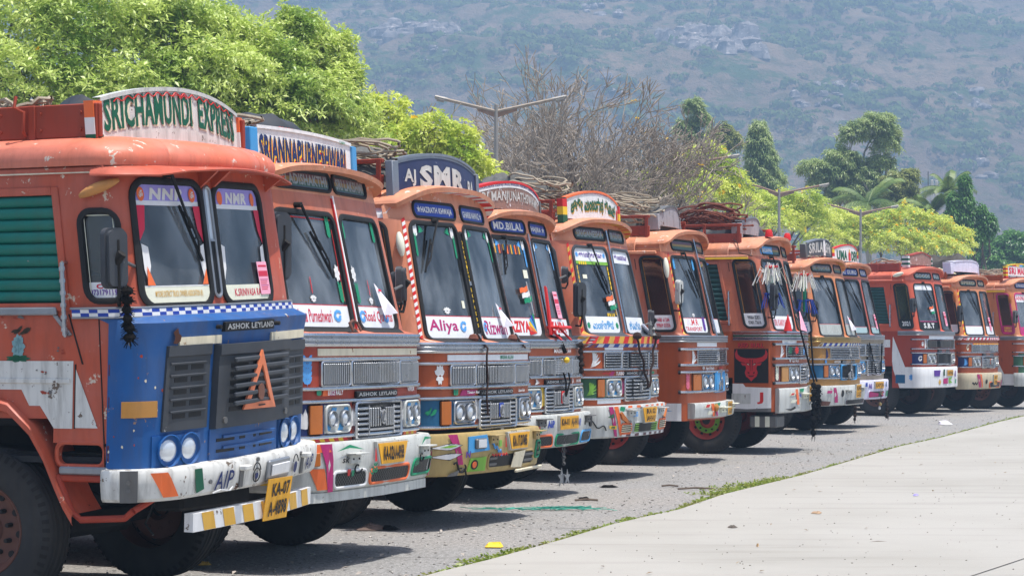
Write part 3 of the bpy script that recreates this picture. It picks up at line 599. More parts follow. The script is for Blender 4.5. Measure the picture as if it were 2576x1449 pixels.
# dry leaves and bits on the concrete
N = 150; yy = 11 + 30 * RNG.random(N) ** 1.5; xx = np.array([edge_x(a) + RNG.uniform(.2, 9) for a in yy]); C = np.stack([xx, yy, np.full(N, .04)], 1); V, Q = leaves(C, np.tile([0, 0, 1.0], (N, 1)), 1, .07, .012, 0, 0); V[:, 2] = np.clip(V[:, 2], .038, .055)
link(bpy.data.objects.new('leaf_litter', np_mesh('leaf_litter', V, Q, dry_m)), kind='stuff')
N = 260; yy = 12 + 34 * RNG.random(N) ** 1.4; xx = np.array([edge_x(a) - RNG.uniform(.1, 5) for a in yy]); C = np.stack([xx, yy, np.full(N, .01)], 1); V, Q = leaves(C, np.tile([0, 0, 1.0], (N, 1)), 1, .09, .016, 0, 0); V[:, 2] = np.clip(V[:, 2], .004, .03)
link(bpy.data.objects.new('lot_litter', np_mesh('lot_litter', V, Q, plain('scattered_scraps', (176, 166, 156), .8, var=.6))), kind='stuff')
# ------------------------------------------------------------------ trucks
class Skin:
    """wrapped surface of a cab: u runs across the bowed front and round the corners along the sides"""
    def __init__(s, hw=1.1, vee=0.08, bow=0.06, r=0.2, zb=1.8, lean=0.22, tum=0.07, low=0.0, length=2.1, ledge=0.08):
        s.hw, s.zb, s.lean, s.tum, s.low, s.ledge = hw, zb, lean, tum, low, ledge
        f = lambda y: -vee * abs(y) - bow * (y / hw) ** 2
        pts = [(f(y), y) for y in np.linspace(0, hw - r, 24)]
        sl = math.atan(vee + 2 * bow * (hw - r) / hw ** 2); x0, y0 = pts[-1]; k = r / (1 - math.sin(sl))
        for a in np.linspace(sl, math.pi / 2, 12)[1:]: pts.append((x0 - k * (math.cos(sl) - math.cos(a)), y0 + k * (math.sin(a) - math.sin(sl))))
        s.xc = pts[-1][0] * .5 + pts[23][0] * .5; s.xe = pts[-1][0]; pts.append((pts[-1][0] - length, hw)); s.xback = pts[-1][0]
        p = np.array(pts); u = np.concatenate([[0], np.cumsum(np.hypot(*(np.diff(p, axis=0).T)))])
        s.ufl, s.uf, s.umax = float(u[23]), float(u[-2]), float(u[-1])
        t = np.gradient(p, u, axis=0); n = np.stack([t[:, 1], -t[:, 0]], 1); n /= np.linalg.norm(n, axis=1)[:, None]; n[-1] = n[-2] = (0, 1); s.n = n; s.ut = u; s.p = p
    def P(s, u, z, o=0.0):
        a = abs(u); sg = 1 if u >= 0 else -1
        x, y, nx, ny = (float(np.interp(a, s.ut, c)) for c in (s.p[:, 0], s.p[:, 1], s.n[:, 0], s.n[:, 1])); l = math.hypot(nx, ny); h = z - s.zb
        if h > 0: lx, ty = -s.lean * h - s.ledge * min(1, h / .03), 1 - s.tum * h
        else: lx, ty = s.low * h, 1.0
        return (x + lx + o * nx / l, sg * (y * ty + o * ny / l), z)
    def M(s, u, z, o=0.0):
        """frame on the surface: x outwards, y along u, z up the surface"""
        p = Vector(s.P(u, z, o)); t = (Vector(s.P(u + .01, z, o)) - Vector(s.P(u - .01, z, o))).normalized(); k = (Vector(s.P(u, z + .01, o)) - Vector(s.P(u, z - .01, o))).normalized()
        n = t.cross(k).normalized(); k = n.cross(t); return Matrix(((n.x, t.x, k.x, p.x), (n.y, t.y, k.y, p.y), (n.z, t.z, k.z, p.z), (0, 0, 0, 1)))
def U(a, b): return span(a, b, .07)
def strips(pts, step=.06):
    """cut a painted outline into upright strips so that it follows a curved panel"""
    lo, hi = min(p[0] for p in pts), max(p[0] for p in pts); e = span(lo, hi, step)
    def clip(P, lim, keep_hi):
        out = []
        for i in range(len(P)):
            a, b = P[i - 1], P[i]; ia = (a[0] >= lim) == keep_hi or a[0] == lim; ib = (b[0] >= lim) == keep_hi or b[0] == lim
            if ia != ib: t = (lim - a[0]) / (b[0] - a[0]); out.append((lim, a[1] + (b[1] - a[1]) * t))
            if ib: out.append(b)
        return out
    for a, b in zip(e, e[1:]):
        q = clip(clip(list(pts), a, True), b, False)
        if len(q) > 2: yield q
_share = {}
def shared(key, make):
    if key not in _share: _share[key] = make()
    return _share[key]
def slat_mesh(w, h, d, m, bulge=.0):
    def mk():
        mb = MB(); mb.box(0, d, -w / 2, w / 2, -h / 2, h / 2, m, min(w, h, d) * .3); return mb.mesh('slat')
    return shared(('slat', round(w, 3), round(h, 3), round(d, 3), m.name), mk)
def tyre_mesh():
    def mk():
        mb = MB(); P = [(.29, -.105), (.33, -.125), (.42, -.135), (.485, -.128), (.508, -.112)]
        for k, y in enumerate((-.075, -.03, .03, .075)): P += [(.518, y - .016), (.505, y - .006), (.505, y + .006), (.518, y + .016)]
        P += [(.508, .112), (.485, .128), (.42, .135), (.33, .125), (.29, .105)]
        mb.lathe(P[::-1], tyre_m, 56); lug = 56
        for k in range(lug):
            q = 6.283 * k / lug
            for sd in (-1, 1):
                r0, r1 = .47, .512; a, b = q - .02, q + .03
                mb.add([(r * math.cos(t), y * sd, r * math.sin(t)) for r, y in ((r0, .136), (r1, .118)) for t in (a, b)], [(0, 1, 3, 2)], under)
        return mb.mesh('tyre', 35)
    return shared('tyre', mk)
def rim_mesh(m, hubm):
    def mk():
        mb = MB(); mb.lathe([(.0, -.10), (.08, -.10), (.09, -.06), (.10, -.03), (.19, -.02), (.235, -.035), (.262, -.085), (.292, -.115), (.3, -.10), (.3, .1), (.29, .1)][::-1], m, 40)
        for k in range(10):
            q = 6.283 * k / 10; c = (.16 * math.cos(q), 0, .16 * math.sin(q)); mb.lathe([(.0, -.075), (.014, -.075), (.016, -.02)][::-1], under, 6, c=c)
            c = (.225 * math.cos(q + .31), 0, .225 * math.sin(q + .31)); mb.lathe([(.0, -.041), (.022, -.041), (.024, -.03)][::-1], under, 10, c=c)
        if hubm is not m: mb.lathe([(.125, -.034), (.2, -.036), (.2, -.02)][::-1], hubm, 40)
        mb.lathe([(.0, -.135), (.055, -.13), (.065, -.10), (.07, -.06)][::-1], under, 20); return mb.mesh('rim', 35)
    return shared(('rim', m.name, hubm.name), mk)
class Truck:
    def __init__(s, name, label, nx, d, a, sh=0.0, roll=0.0, zo=0.0, **k):
        s.zo = zo; k['zb'] = k.get('zb', 1.8 + zo); s.sk = Skin(**k); s.P = s.sk.P; s.label = label
        A = R(a); X = (nx - CAM_X) * d / CAM_F; F, L = (math.cos(A), -math.sin(A)), (math.sin(A), math.cos(A)); w = s.sk.hw + sh
        s.loc = Vector((X - F[0] * s.sk.xc + L[0] * w, d - F[1] * s.sk.xc + L[1] * w, 0)); s.rot = -A; s.roll = R(roll)
        s.root = empty(name, s.loc, (0, 0, s.rot), label=label, category='truck', group='painted trucks parked in a row')
        s.RM = Matrix.Translation((0, 0, .5)) @ Matrix.Rotation(s.roll, 4, 'X') @ Matrix.Translation((0, 0, -.5)) if roll else None
        s.W = Matrix.Translation(s.loc) @ Matrix.Rotation(s.rot, 4, 'Z') @ (s.RM or Matrix.Identity(4))
        s.deco = MB()
    def part(s, mb, name, smooth=32, roll=True, **kw): return mb.build(name, s.root, smooth, s.RM if roll else None, **kw)
    def sub(s, mb, name, parent, smooth=32, **kw): return mb.build(name, parent, smooth, None, **kw)
    def world(s, p): return s.W @ Vector(p)
    # ---- body shell with openings
    def shell(s, zones, holes, zbot, ztop, ucuts=()):
        k = s.sk; us = {-k.umax, k.umax, -k.uf, k.uf}; us |= set(U(-k.ufl, k.ufl)); us |= set(np.linspace(k.ufl, k.uf, 8)); us |= set(-np.linspace(k.ufl, k.uf, 8)); us |= set(ucuts)
        zs = {zbot, ztop, k.zb, k.zb + .03}
        for u0, u1, z0, z1 in holes: us |= {u0, u1}; zs |= {z0, z1}
        for z, m in zones: zs.add(z)
        us = sorted(u for u in us if -k.umax <= u <= k.umax); zs = sorted(z for z in zs if zbot <= z <= ztop)
        def tidy(v, keep):
            o = [v[0]]
            for x in v[1:]:
                if x - o[-1] < 1e-4: continue
                o.append(x)
            return o
        us, zs = tidy(us, 0), tidy(zs, 0); mb = MB(); ids = {}
        def vid(i, j):
            if (i, j) not in ids: ids[(i, j)] = len(mb.v); mb.v.append(s.P(us[i], zs[j]))
            return ids[(i, j)]
        for j in range(len(zs) - 1):
            for i in range(len(us) - 1):
                cu, cz = (us[i] + us[i + 1]) / 2, (zs[j] + zs[j + 1]) / 2
                if any(a < cu < b and c < cz < d for a, b, c, d in holes): continue
                m = next(m for z, m in zones if cz < z); mb.f.append((vid(i, j), vid(i + 1, j), vid(i + 1, j + 1), vid(i, j + 1))); mb.m.append(mb.mi(m))
        s.body = s.part(mb, 'cab_body', 30)
        b = MB(); xb = k.xback + .02; b.box(xb - .02, xb, -k.hw * .9, k.hw * .9, zbot + .3, ztop, interior); b.box(xb, -.25, -k.hw + .05, k.hw - .05, 1.0, 1.04, interior); s.part(b, 'cab_rear_wall')
        it = MB(); it.box(-.85, -.42 - k.ledge, -k.hw * .86, k.hw * .86, 1.45 + s.zo, k.zb + .03, interior, .05); s.part(it, 'dashboard')
        for y in (-.5, .5):
            it = MB(); it.box(-1.75, -1.25, y - .28, y + .28, 1.2, 1.62 + s.zo, seat_m, .06); it.box(-1.85, -1.68, y - .26, y + .26, 1.55 + s.zo, 2.3 + s.zo, seat_m, .06); s.part(it, 'seat')
        it = MB(); q = [(-.98 + .1 * math.cos(a), -.5 + .24 * math.sin(a), k.zb + .1 + .2 * math.cos(a)) for a in np.linspace(0, 6.283, 25)]; it.tube(q, .016, black, 6, cap=False); it.tube([(-.98, -.74, k.zb + .1), (-.98, -.26, k.zb + .1)], .014, black, 5); it.tube([(-.98, -.5, k.zb + .1), (-.7, -.5, k.zb - .2)], .025, black, 6); s.part(it, 'steering_wheel')
    # ---- barrel roof with a peaked visor over the front
    def roof(s, zg, zr, m, stripes=None, over=.11, p=2.7, fp=None, seams=(-.9, -1.7)):
        k = s.sk; H = zr - zg; hv = k.hw * (1 - k.tum * (zg - k.zb)) + .015; ts = np.linspace(-math.pi / 2, math.pi / 2, 37)
        sec = [(hv * math.copysign(abs(math.sin(t)) ** (2 / p), t), H * abs(math.cos(t)) ** (2 / p)) for t in ts]
        def fx(y, z):
            u = float(np.interp(min(abs(y) / (1 - k.tum * (z - k.zb)), k.hw), k.p[:, 1], k.ut)); return s.P(math.copysign(u, y), z)[0]
        mb = MB(); xs = [k.xback] + [x for sm in sorted(seams) for x in (sm - .012, sm, sm + .012)] + [k.xback * .5 - .1]; rows = []
        xs = sorted(set(xs)); nu = len(sec); vs = []
        for x in xs:
            e = .008 if any(abs(x - q) < 1e-6 for q in seams) else 0
            vs += [(x, y * (1 + e), zg + h * (1 + e * 2)) for y, h in sec]
        lip = []
        for st in (.0, .35, .7, 1.0):
            for i, (y, h) in enumerate(sec):
                c = abs(math.cos(ts[i])) ** .45; ov = .035 + over * c; z = zg + h; x0 = fx(y, z)
                vs.append((x0 - .18 + (ov + .18) * st, y, z + .012 * math.sin(st * 3.14) - (.01 if st == 1 else 0)))
                if st == 1: lip.append(vs[-1])
        nr = len(xs) + 4; mb.add(vs, [(j * nu + i, (j + 1) * nu + i, (j + 1) * nu + i + 1, j * nu + i + 1) for j in range(nr - 1) for i in range(nu - 1)], m); s.roofo = s.part(mb, 'roof', 50)
        vb = MB(); inner = [(x - .006, y * .975, zg - .03 + (z - zg) * .955) for x, y, z in lip]; base = []
        for (x, y, z), (yy, h) in zip(inner, sec): base.append((fx(y, z) - .03, y, z - .004))
        for i in range(nu - 1):
            vb.add([lip[i], lip[i + 1], inner[i + 1], inner[i]], [(0, 1, 2, 3)], m)
        seglen = 0
        for i in range(nu - 1):
            seglen += math.dist(inner[i], inner[i + 1])
        if stripes:
            cum = 0; per = .075
            for i in range(nu - 1):
                L = math.dist(inner[i], inner[i + 1]); n = max(1, round(L / per)); 
                for q in range(n):
                    a, b = q / n, (q + 1) / n; lp = lambda A, B, t: tuple(x + (y - x) * t for x, y in zip(A, B)); mm = stripes[int((cum + L * (q + .5) / n) / per) % 2]
                    vb.add([lp(inner[i], inner[i + 1], a), lp(inner[i], inner[i + 1], b), lp(base[i], base[i + 1], b), lp(base[i], base[i + 1], a)], [(0, 1, 2, 3)], mm)
                cum += L
        else:
            for i in range(nu - 1): vb.add([inner[i], inner[i + 1], base[i + 1], base[i]], [(0, 1, 2, 3)], m)
        s.part(vb, 'visor', 30)
        f = MB(); us = U(-k.ufl, k.ufl) + [k.ufl + .06, k.uf * .97]; us = [-k.uf * .97, -k.ufl - .06] + us
        top = []
        for u in us:
            z = zg
            for _ in range(6):
                y = abs(s.P(u, z)[1]); q = min(1, y / hv); z = zg + H * max(0, 1 - q ** p) ** (1 / p) * .975 - .008
            top.append(max(z, zg - .03))
        vs = [s.P(u, zg - .001 + (t + .001 - zg) * r, .001) for r in (0, .5, 1) for u, t in zip(us, top)]; n = len(us)
        f.add(vs, [(j * n + i, j * n + i + 1, (j + 1) * n + i + 1, (j + 1) * n + i) for j in range(2) for i in range(n - 1)], fp or m); s.part(f, 'brow_panel', 40)
        g = MB()
        for sg in (-1, 1): g.box(-k.umax, -k.uf - .02, zg - .035, zg + .012, 0, .035, m, .008, lambda u, z, o: s.P(u * -sg, z, o))
        s.part(g, 'gutter'); s.zg, s.zr = zg, zr
    # ---- window: pane with rubber seal; print goes on the pane as children
    def pane(s, name, u0, u1, z0, z1, r=.07, w=.038, g=None, seal=None, skew=0.0):
        mb = MB(); mb.slab(U(u0 - .01, u1 + .01), span(z0 - .01, z1 + .01, .4), -.022, -.012, g or glass_m, s.P); o = s.part(mb, name, 40)
        mb = MB(); mb.ring(u0, u1, z0, z1, r, w, -.002, .02, seal or rubber, s.P, 6); s.sub(mb, 'seal', o, 50); o['u'] = 0
        del o['u']; return o
    def print_on(s, parent, name, items, base=-.010):
        """items: ('bg', u0,u1,z0,z1,mat) | ('t', text,u0,u1,z0,z1,mat[,bold,shear]) | ('p', mat, pts)"""
        mb = MB(); lay = 0
        for it in items:
            lay += .0012
            if it[0] == 'bg': mb.sheet(U(it[1], it[2]), [it[3], it[4]], lambda u, z: s.P(u, z, base + lay), it[5])
            elif it[0] == 't': letter(mb, it[1], it[2], it[3], it[4], it[5], it[6], s.P, base + lay, *(it[7:] or (.02,)))
            elif it[0] == 'p': mb.add([(u, z, base + lay) for u, z in it[2]], [tuple(range(len(it[2])))], it[1], s.P)
        return s.sub(mb, name, parent, None)
    def plate_panel(s, name, u0, u1, z0, z1, m, o0=0, o1=.012, r=.0, parent=None):
        mb = MB()
        if r: mb.prism(rrect(u0, u1, z0, z1, r, 6), o0, o1, m, s.P)
        else: mb.slab(U(u0, u1), [z0, z0 + .004, z1 - .004, z1], o0, o1, m, s.P)
        return s.sub(mb, name, parent) if parent else s.part(mb, name)
    def rod(s, u0, u1, z, r=.014, o=.012, m=None, caps=True):
        mb = MB(); us = U(u0, u1); mb.tube([(u, z, o) for u in us], r, m or chrome, 8, s.P)
        if caps:
            for a, b in ((us[0], us[0] + .03), (us[-1] - .03, us[-1])): mb.tube([(a, z, o), (b, z, o)], r * 1.25, black, 8, s.P)
        return s.part(mb, 'chrome_rod', 40)
    def belt(s, z0, z1, m=None, u0=None, u1=None, side=.5, o=.03):
        k = s.sk; mb = MB(); us = [-k.uf - side] + list(-np.linspace(k.uf, k.ufl, 6)) + U(-k.ufl, k.ufl)[1:-1] + list(np.linspace(k.ufl, k.uf, 6)) + [k.uf + side]
        dz = (z1 - z0); prof = [(0, 0), (.0, o * .7), (.18, o), (.30, o * .55), (.42, o * .9), (.58, o * .9), (.7, o * .55), (.82, o), (1, o * .75), (1, -.02)]
        vs = [(u, z0 + dz * t, oo) for t, oo in prof for u in us]; n = len(us); mb.add(vs, [(j * n + i, j * n + i + 1, (j + 1) * n + i + 1, (j + 1) * n + i) for j in range(len(prof) - 1) for i in range(n - 1)], m or chrome, s.P); return s.part(mb, 'belt_trim', 25)
    def check_strip(s, z0, z1, u0, u1, ma, mb_, step=.09, rows=2, o=.012, slant=0.0):
        mb = MB(); n = int((u1 - u0) / step)
        for j in range(rows):
            a, b = z0 + (z1 - z0) * j / rows, z0 + (z1 - z0) * (j + 1) / rows
            for i in range(n):
                p = u0 + (u1 - u0) * i / n; q = u0 + (u1 - u0) * (i + 1) / n; mb.add([(p, a, o), (q, a, o), (q + slant, b, o), (p + slant, b, o)], [(0, 1, 2, 3)], ma if (i + j) % 2 else mb_, s.P)
        return s.part(mb, 'painted_strip', None)
    def grille(s, u0, u1, z0, z1, n, kind='v', fm=None, sm=None, fw=.02, dark=None, split=()):
        """framed grille; every slat is its own piece"""
        mb = MB(); mb.slab(U(u0, u1), [z0, z1], -.005, .004, dark or black, s.P); mb.ring(u0, u1, z0, z1, .01, fw, .0, .03, fm or chrome, s.P, 3)
        for q in split: mb.slab([q - .008, q + .008], [z0, z1], 0, .03, fm or chrome, s.P)
        g = s.part(mb, 'grille'); sm = sm or chrome
        if kind == 'v':
            me = slat_mesh((u1 - u0) / n * .46, (z1 - z0) * .96, .03, sm)
            for i in range(n): inst('slat', me, g, s.sk.M(u0 + (u1 - u0) * (i + .5) / n, (z0 + z1) / 2, .006))
        else:
            cuts = [u0] + list(split) + [u1]
            for a, b in zip(cuts, cuts[1:]):
                me = slat_mesh((b - a) * .97, (z1 - z0) / n * .42, .03, sm)
                for i in range(n): inst('slat', me, g, s.sk.M((a + b) / 2, z0 + (z1 - z0) * (i + .5) / n, .008))
        return g
    def headlights(s, u0, u1, z0, z1, hm, n=2, rad=None, accent=None, cham=.02):
        mb = MB(); mb.slab(U(u0, u1), [z0, z1], 0, .012, hm, s.P); mb.ring(u0 + .015, u1 - .015, z0 + .015, z1 - .015, .03, .018, .0, .034, chrome if accent is None else hm, s.P, 4); w = (u1 - u0) / n
        if accent:
            for i in range(n): a = u0 + w * i; mb.add([(a + w * .02, z0 + .02, .0145), (a + w * .42, z0 + .02, .0145), (a + w * .98, z1 - .02, .0145), (a + w * .58, z1 - .02, .0145)], [(0, 1, 2, 3)], accent, s.P)
        hp = s.part(mb, 'headlight_panel'); rad = rad or min(w * (.35 if accent else .42), (z1 - z0) * .40)
        def mk():
            b = MB(); b.lathe([(rad * .98, 0), (rad * 1.05, .028), (rad * .94, .036), (rad * .86, .022), (rad * .8, .006)], steel, 28, 'x'); b.lathe([(rad * .84, .010), (rad * .5, .028), (.001, .034)], lens_m, 28, 'x'); return b.mesh('headlight', 40)
        me = shared(('hl', round(rad, 3)), mk)
        for i in range(n): inst('headlight', me, hp, s.sk.M(u0 + w * (i + .5), (z0 + z1) / 2, .008))
        return hp
    def indicator(s, u0, u1, z0, z1, m=None):
        mb = MB(); mb.slab(U(u0, u1), [z0, z0 + .01, z1 - .01, z1], 0, .028, m or amber, s.P); mb.ring(u0, u1, z0, z1, .01, .01, 0, .012, black, s.P, 3); return s.part(mb, 'indicator_lamp')
    def nameplate(s, u0, u1, z0, z1, text='ASHOK LEYLAND', bg=None, tm=None, o=.03):
        mb = MB(); mb.box(u0, u1, z0, z1, 0, o, bg or black, .004, s.P); p = s.part(mb, 'nameplate')
        mb = MB(); h = z1 - z0; letter(mb, text, u0 + .02, u1 - .02, z0 + h * .2, z1 - h * .2, tm or chrome, s.P, o + .003, .03); s.sub(mb, 'lettering', p, None); return p
    def centre_grille(s, u0, u1, z0, z1, style='A', emblem=None, fm=None):
        fm = fm or chrome; mb = MB(); mb.slab(U(u0, u1), [z0, z1], 0, .005, black, s.P); mb.ring(u0 + .02, u1 - .02, z0 + .02, z1 - .02, .012, .022, 0, .045, fm, s.P, 3)
        w, h = u1 - u0, z1 - z0; g = None
        if style == 'A':
            a, b = u0 + w * .25, u1 - w * .2
            mb.slab([a - .008, a + .008], [z0 + .03, z1 - .03], 0, .035, fm, s.P); mb.slab([b - .008, b + .008], [z0 + .03, z1 - .03], 0, .035, fm, s.P); mb.slab(U(a, b), [z0 + h * .22, z0 + h * .28], 0, .04, fm, s.P)
            g = s.part(mb, 'centre_grille')
            for lo, hi in ((u0 + .035, a - .012), (b + .012, u1 - .035)):
                me = slat_mesh(hi - lo, h * .075, .03, fm)
                for i in range(6): inst('slat', me, g, s.sk.M((lo + hi) / 2, z0 + h * (.14 + .135 * i), .008))
            n = 12; me = slat_mesh((b - a) / n * .45, h * .5, .036, fm)
            for i in range(n):
                if i in (5, 6) and emblem: continue
                inst('slat', me, g, s.sk.M(a + (b - a) * (i + .5) / n, z0 + h * .58, .008))
        elif style == 'H':
            g = s.part(mb, 'centre_grille'); cuts = [u0 + .035, u0 + w * .22, u1 - w * .22, u1 - .035]
            for lo, hi in zip(cuts, cuts[1:]):
                me = slat_mesh(hi - lo - .012, h * .075, .032, fm)
                for i in range(6): inst('slat', me, g, s.sk.M((lo + hi) / 2, z0 + h * (.13 + .15 * i), .008))
        else:
            g = s.part(mb, 'centre_grille')
        c = s.sk.M((u0 + u1) / 2, z0 + h * (.58 if style != 'star' else .5), .012)
        if style == 'star':
            for q in (90, 210, 330):
                b2 = MB(); b2.prism([(-.022, 0), (.022, 0), (.05, .17), (-.05, .17)], 0, .03, steel, lambda y, z, o: (o, y * math.cos(R(q - 90)) - z * math.sin(R(q - 90)), y * math.sin(R(q - 90)) + z * math.cos(R(q - 90)))); b2.build('grille_arm', g, 32, c)
            for i in range(5):
                me = slat_mesh(w - .08, .008, .01, under); inst('slat', me, g, s.sk.M((u0 + u1) / 2, z0 + h * (.15 + .17 * i), .006))
        if emblem and style != 'hole':
            b2 = MB(); bgm, fgm = emblem
            if bgm: b2.box(.028, .036, -.05, .05, -h * .2, h * .26, bgm, .003)
            ell = lambda rr: [(rr * .78 * math.cos(t), rr * math.sin(t)) for t in np.linspace(0, 6.283, 25)[:-1]]
            b2.prism(ell(.06), .034, .044, fgm, lambda y, z, o: (o, y, z)); b2.prism(ell(.045), .044, .047, steel_d, lambda y, z, o: (o, y, z)); b2.prism([(-.028, -.03), (.028, -.03), (0, .034)], .047, .053, fgm, lambda y, z, o: (o, y, z)); b2.build('emblem', g, 32, c)
        return g
    def bumper(s, z0, z1, m, side=.6, o=.1, tuck=.06, far=.12, start=None):
        k = s.sk; s.bz = (z0, z1); s.bo = o
        s.BP = lambda u, z, oo=0.0: s.P(u, z, oo + o * (1 - .35 * max(0, (abs(u) - k.ufl)) / max(.01, k.uf - k.ufl) if abs(u) < k.uf else .65) - tuck * max(0, (z0 + (z1 - z0) * .55 - z) / (z1 - z0)))
        us = [-k.uf - side, -k.uf - .02] + list(-np.linspace(k.uf, k.ufl, 7)) + U(-k.ufl, k.ufl)[1:-1] + list(np.linspace(k.ufl, k.uf, 7)) + [k.uf + far]
        if start is not None: us = [start] + [u for u in us if u > start + .01]
        mb = MB(); mb.slab(us, [z0, z0 + .02, z0 + (z1 - z0) * .3, z0 + (z1 - z0) * .55, z1 - .025, z1], -o - .02, 0, m, lambda u, z, oo: (s.BP(u, z, oo - (.015 if z in (z0, z1) else 0)) if oo == 0 else s.P(u, z, .002))); s.bump = s.part(mb, 'bumper', 32); return s.bump
    def bsub(s, name, fn_build, smooth=32): mb = MB(); fn_build(mb); return s.sub(mb, name, s.bump, smooth)
    def bdeco(s, items, base=.007):
        mb = MB(); lay = base
        for it in items:
            lay += .0012
            if it[0] == 't': letter(mb, it[1], it[2], it[3], it[4], it[5], it[6], s.BP, lay, *(it[7:] or (.02,)))
            else:
                pts = it[2]
                if it[0] == 'l': mb.tube([(u, z, lay) for u, z in pts], it[3] if len(it) > 3 else .006, it[1], 4, s.BP)
                else:
                    for q in strips(pts, .05): mb.add([(u, z, lay) for u, z in q], [tuple(range(len(q)))], it[1], s.BP)
        return s.sub(mb, 'painted_decoration', s.bump, None)
    def plate(s, u0, u1, z0, z1, lines, tilt=.0, bold=.03, taper=0.0, o=.02):
        fn = lambda u, z, oo: s.BP(u + .0 * z, z, oo + tilt * (z - z0))
        mb = MB(); pts = [(u0 + taper, z0), (u1 - taper, z0), (u1, z1), (u0, z1)]
        mb.prism([(u0 - .02, z1 + .015), (u0 + taper - .012, z0 - .012), (u1 - taper + .012, z0 - .012), (u1 + .02, z1 + .015)], 0, o, greywhite, fn); mb.prism(pts, o, o + .006, plate_y, fn)
        n = len(lines); h = (z1 - z0)
        for i, t in enumerate(lines): letter(mb, t, u0 + taper + .02, u1 - taper - .02, z0 + h * (1 - (i + .86) / n), z0 + h * (1 - (i + .14) / n), black, fn, o + .009, bold)
        return s.sub(mb, 'number_plate', s.bump)
    def vent(s, u0, u1, z0, z1, rim, kind='mesh', n=4, sm=None, slant=0.0):
        fn = lambda u, z, oo: s.BP(u + slant * (z - z0), z, oo)
        mb = MB(); mb.slab(span(u0, u1, .1), [z0, z1], -.002, .004, black, fn); mb.ring(u0, u1, z0, z1, .03, .022, 0, .016, rim, fn, 4)
        v = s.sub(mb, 'bumper_vent', s.bump)
        mb = MB()
        if kind == 'mesh':
            st = .035; k = int((u1 - u0) / st)
            for i in range(-3, k + 1):
                for sg in (0, 1):
                    a = u0 + i * st; h = z1 - z0; p, q = ((a, z0), (a + h, z1)) if sg else ((a + h, z0), (a, z1))
                    def clip(P, Q):
                        (x0, y0), (x1, y1) = P, Q; t0, t1 = 0.0, 1.0
                        if abs(x1 - x0) < 1e-6: return None
                        for lim, low in ((u0, True), (u1, False)):
                            t = (lim - x0) / (x1 - x0); inside0 = x0 >= lim if low else x0 <= lim; inside1 = x1 >= lim if low else x1 <= lim
                            if not inside0 and not inside1: return None
                            if not inside0: t0 = max(t0, t)
                            if not inside1: t1 = min(t1, t)
                        if t1 - t0 < .05: return None
                        return (x0 + (x1 - x0) * t0, y0 + (y1 - y0) * t0), (x0 + (x1 - x0) * t1, y0 + (y1 - y0) * t1)
                    c = clip(p, q)
                    if c: (xa, ya), (xb, yb) = c; w = .0025; mb.add([(xa - w, ya, .008), (xa + w, ya, .008), (xb + w, yb, .008), (xb - w, yb, .008)], [(0, 1, 2, 3)], sm or steel_d, fn)
            s_ = mb.build('wire_mesh', v)
        else:
            for i in range(n): mb.box(u0, u1, z0 + (z1 - z0) * (i + .25) / n, z0 + (z1 - z0) * (i + .7) / n, .004, .02, sm or greywhite, .003, fn)
            mb.build('vent_bars', v)
        return v
    def bracket(s, u, z, w=.12, m=None):
        mb = MB(); m = m or greywhite; mb.box(u - w / 2, u + w / 2, z - .005, z + .006, 0, .09, m, .002, s.BP); mb.box(u - w * .35, u + w * .35, z - .075, z - .005, 0, .03, m, .004, s.BP)
        for q in (-.2, .2): mb.tube([(u + q * w, z - .04, .028), (u + q * w, z - .04, .036)], .008, under, 6, s.BP)
        return s.sub(mb, 'bumper_bracket', s.bump)
    # ---- side
    def shutter(s, u0, u1, z0, z1, n, m, frame=None):
        mb = MB(); mb.slab([u0, u1], [z0, z1], -.05, -.04, interior, s.P)
        for a, b, c, d in ((u0 - .05, u0, z0 - .05, z1 + .05), (u1, u1 + .05, z0 - .05, z1 + .05)): mb.box(a, b, c, d, 0, .012, frame or orange, .004, s.P)
        mb.box(u0, u1, z1, z1 + .05, 0, .014, frame or orange, .004, s.P); mb.box(u0, u1, z0 - .05, z0, 0, .016, frame or orange, .004, s.P)
        g = s.part(mb, 'window_shutter'); h = (z1 - z0) / n; um = (u0 + u1) / 2; w = u1 - u0
        def mk():
            b = MB(); prof = [(-.5, -.030), (-.42, -.012), (-.2, .004), (.1, .010), (.35, .004), (.5, -.012), (.52, -.03)]; ys = span(-w / 2, w / 2, .2)
            vs = [(o, y, t * h) for t, o in prof for y in ys]; k = len(ys); b.add(vs, [(j * k + i, j * k + i + 1, (j + 1) * k + i + 1, (j + 1) * k + i) for j in range(len(prof) - 1) for i in range(k - 1)], m); return b.mesh('slat', 60)
        me = shared(('shut', round(w, 3), round(h, 4), m.name), mk)
        for i in range(n): inst('slat', me, g, s.sk.M(um, z0 + h * (i + .5), -.006) @ Matrix.Rotation(random.uniform(-.004, .004), 4, 'X'))
        return g
    def door_seam(s, u, z0, z1, o=.004, m=None):
        s.deco.slab([u - .006, u + .006], [z0, z1], -.004, o, m or under, s.P)
    def handle_bar(s, u, z0, z1, o=.05, m=None):
        mb = MB(); m = m or chrome; T_ = s.P(u, z1, o); B_ = (T_[0] + .02, s.P(u, z0, o)[1], z0); q_ = lambda z: tuple(b + (a - b) * (z - z0) / (z1 - z0) for a, b in zip(T_, B_)); mb.tube([B_, T_], .014, m, 8); k = max(3, int((z1 - z0) / .07))
        for i in range(k): z = z0 + (z1 - z0) * (i + .5) / k; mb.tube([q_(z - .012), q_(z + .012)], .02, m, 8)
        for z in (z0, z1): a_ = q_(z); mb.tube([a_, (a_[0], a_[1] + o * 1.1, a_[2])], .012, m, 6)
        return s.part(mb, 'grab_handle')
